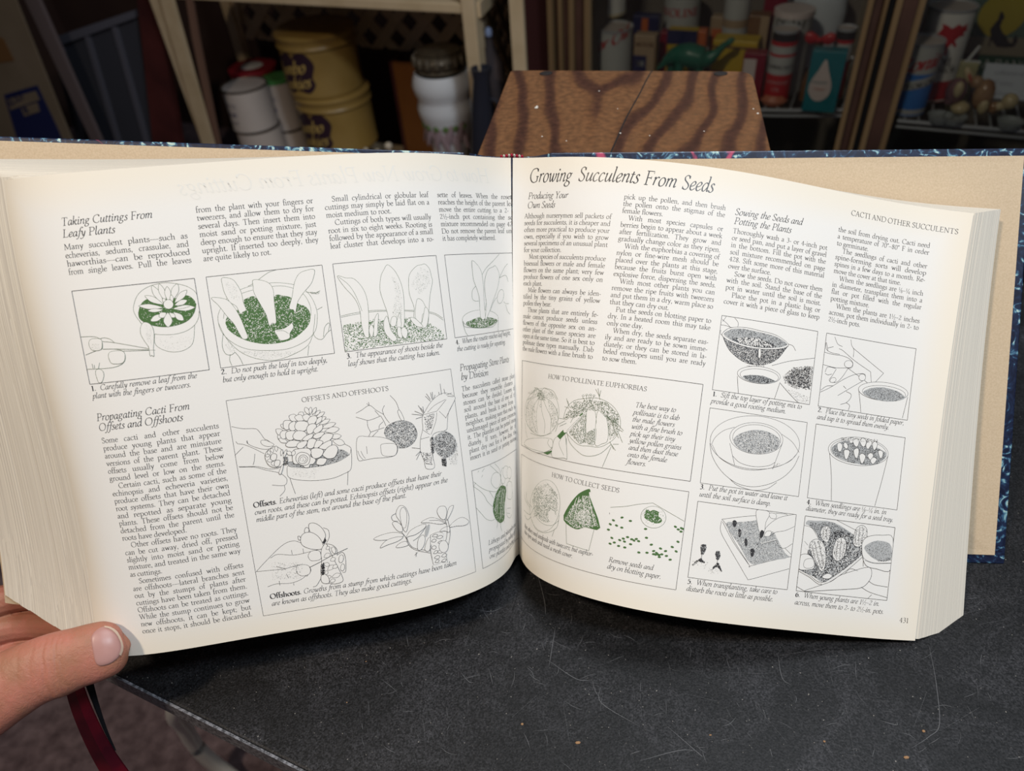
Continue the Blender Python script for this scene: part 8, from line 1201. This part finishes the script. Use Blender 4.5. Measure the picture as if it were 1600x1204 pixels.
# ceramic figurines
CB = mat('brown_glaze', (.20, .09, .04), .2, .5, noise=(.2, 30, 2), col2=(.34, .22, .12)); CC = mat('cream_glaze', (.46, .38, .22), .2, .5); CM = mat('mauve_glaze', (.16, .08, .09), .25, .5)
def egg(name, s, z, dd, rx, rz, m, par, tl=0., ry=None):
    V, F = lathe([(0, -1), (.5, -.87), (.85, -.5), (1, 0), (.88, .48), (.55, .84), (0, 1)], 18); V = [(v[0] * rx, v[1] * (ry or rx), v[2] * rz) for v in V]
    c, s_n = math.cos(tl), math.sin(tl); V = [(v[0] * c + v[2] * s_n + s, v[1] + dd, -v[0] * s_n + v[2] * c + z) for v in V]; return mk(name, xf(V, WM), F, m, par, True)
def EP(px, py, dd): return onw(px, py, dd)
dd = .05
t = thing('rabbit_figurine', base(EP(1496, 160, dd)[0], dd, zb2), 'mauve and cream ceramic animal figurine, left one on the wire shelf', 'figurine', 'ceramic animal figurines')
s, z = EP(1494, 142, dd); egg('body', s, z, dd, .019, .026, CM, t); s, z = EP(1498, 140, dd - .015); egg('face', s, z, dd - .015, .009, .016, CC, t); s, z = EP(1500, 168, dd); egg('foot', s, z, dd, .018, .013, CC, t)
s, z = EP(1488, 152, dd); egg('arm', s, z, dd, .012, .018, CM, t, .5)
t = thing('rabbit_figurine', base(EP(1535, 160, dd)[0], dd, zb2), 'brown ceramic animal figurine with one raised ear, middle of the wire shelf', 'figurine', 'ceramic animal figurines')
s, z = EP(1537, 148, dd); egg('body', s, z, dd, .019, .031, CB, t); s, z = EP(1536, 166, dd - .012); egg('belly', s, z, dd - .012, .010, .016, CC, t); s, z = EP(1514, 118, dd); egg('ear', s, z, dd, .008, .018, CC, t, -.5)
s, z = EP(1526, 128, dd); egg('head', s, z, dd, .013, .012, CB, t); s, z = EP(1516, 122, dd - .008); egg('inner_ear', s, z, dd - .008, .003, .010, C_('pink_glaze', (.4, .08, .05)), t, -.5)
t = thing('bone_figurine', base(EP(1572, 165, dd)[0], dd, zb2), 'cream ceramic bone-shaped piece, right of the brown figurine', 'figurine')
s, z = EP(1578, 158, dd); egg('end_knob', s, z, dd, .015, .015, CC, t); s, z = EP(1560, 166, dd); egg('shaft', s, z, dd, .009, .022, CC, t, 1.3); s, z = EP(1552, 168, dd); egg('end_knob', s, z, dd, .010, .012, CB, t)
for i, (px, py) in enumerate(((1470, 176), (1492, 178), (1582, 178))):
    s, z = EP(px, py, .04); V, F = lathe([(0, 0), (.018, 0), (.022, .008), (.024, .014), (.021, .014), (.018, .008), (0, .006)], 16, WM @ frame([s, .03, zb2], [1, 0, 0], [0, 1, 0], [0, 0, 1]))
    tag(mk('glass_dish', V, F, C_('thick_glass', (.3, .33, .34), .08), None, True), ('clear glass dish at the left end of the wire shelf', 'clear glass dish under the mauve figurine', 'clear glass dish under the bone-shaped piece')[i], 'dish')
# --- left: leaning boards, grey ribbed panel, poster sack
GRY = mat('grey_blue_panel', (.045, .047, .06), .5, .4); GRYR = mat('grey_blue_frame', (.10, .10, .125), .45, .4)
DT = .05
sx0, zx = onw(76, 66, DT); sx1, zx1 = onw(212, 20, DT)
t = thing('ribbed_panel', base((sx0 + sx1) / 2, DT, .1), 'dark blue-grey ribbed panel leaning left of the maroon post', 'panel')
def gq(p): s, z = onw(*p, DT); return (s, DT, z)
def slab(name, pts, th, m, parent=None, label=None, dd=None):
    V = [(onw(x, y, dd if dd is not None else DT)[0], (dd if dd is not None else DT), onw(x, y, dd if dd is not None else DT)[1]) for x, y in pts]; k = len(V)
    V = V + [(a, b + th, c) for a, b, c in V]; F = [tuple(range(k))[::-1], tuple(range(k, 2 * k))] + [(i, (i + 1) % k, (i + 1) % k + k, i + k) for i in range(k)]
    return tag(mk(name, xf(V, WM), F, m, parent), label)
slab('backing', [(80, 70), (212, 25), (260, 330), (150, 330)], .006, GRY, t, None, .055)
slab('top_rail', [(74, 62), (210, 16), (211, 28), (80, 76)], .016, GRYR, t, None, .045)
for a_, b_ in (((93, 72), (150, 330)), ((134, 56), (215, 330)), ((177, 42), (258, 330))): slab('rib', [(a_[0] - 3, a_[1]), (a_[0] + 4, a_[1]), (b_[0] + 4, b_[1]), (b_[0] - 3, b_[1])], .010, GRYR, t, None, .047)
slab('post', [(211, -30), (238, -30), (300, 330), (250, 330)], .02, DKW, None, None, .02); o_ = C.objects[-1]; tag(o_, 'dark maroon upright board left of the display rack', 'board'); o_.name = 'maroon_board'
o_ = slab('cream_pole', [(238, -40), (256, -40), (361, 330), (347, 330)], .014, CREAM, None, 'long cream wooden pole leaning at the left of the rack', -.03); o_['category'] = 'pole'
BRP = mat('brown_stick', (.16, .09, .065), .5, .3)
o_ = slab('brown_stick', [(284, -40), (293, -40), (310, 60), (364, 330), (355, 330), (300, 60)], .008, BRP, None, 'thin brown stick leaning right of the cream pole', -.01); o_['category'] = 'stick'
o_ = slab('thin_slat', [(357, -20), (366, -20), (395, 150), (388, 150)], .008, CREAM, None, 'thin cream slat standing above the white canisters', .36); o_['category'] = 'slat'
PST = mat('old_cream_card', (.15, .115, .075), .7, .2, noise=(.3, 6, 3), col2=(.20, .155, .11)); MAUV = mat('mauve_slat', (.13, .10, .10), .6, .2)
t = thing('poster_board', base(onw(20, 120, -.1)[0], -.1, .1), 'large cream card with a navy printed badge at the far left', 'poster')
slab('card', [(-80, -40), (8, -40), (110, 215), (170, 360), (-80, 360)], .006, PST, t, None, -.10)
slab('printed_badge', [(6, 148), (58, 133), (92, 205), (140, 330), (60, 330)], .0012, NAVY, t, None, -.1015)
slab('badge_panel', [(10, 155), (55, 142), (62, 156), (16, 172)], .0012, PST, t, None, -.103); slab('badge_panel', [(32, 168), (58, 160), (62, 174), (38, 182)], .0012, PST, t, None, -.103)
slab('printed_picture', [(-80, 40), (5, 60), (22, 95), (-80, 110)], .0012, BRN, t, None, -.1015)
for s_t, px, py, sz in (('AUCTION', 14, 167, .036), ('700', 39, 178, .032)):
    v, f = lay_line(s_t, 0, 0, 1, 0, sz, 'b', 0); s, z = onw(px, py, -.1045); ca, sa_ = math.cos(.28), math.sin(.28)
    if s_t == '700' or True: mk('lettering', xf([(s + x * ca * .62 - y * sa_, -.1045, z + x * sa_ * .8 + y * ca) for x, y in v], WM), f, NAVY, t)
o_ = slab('mauve_slat', [(20, -40), (42, -40), (155, 215), (205, 330), (185, 330), (140, 215)], .012, MAUV, None, 'mauve-brown slat leaning beside the cream card', -.05); o_['category'] = 'slat'
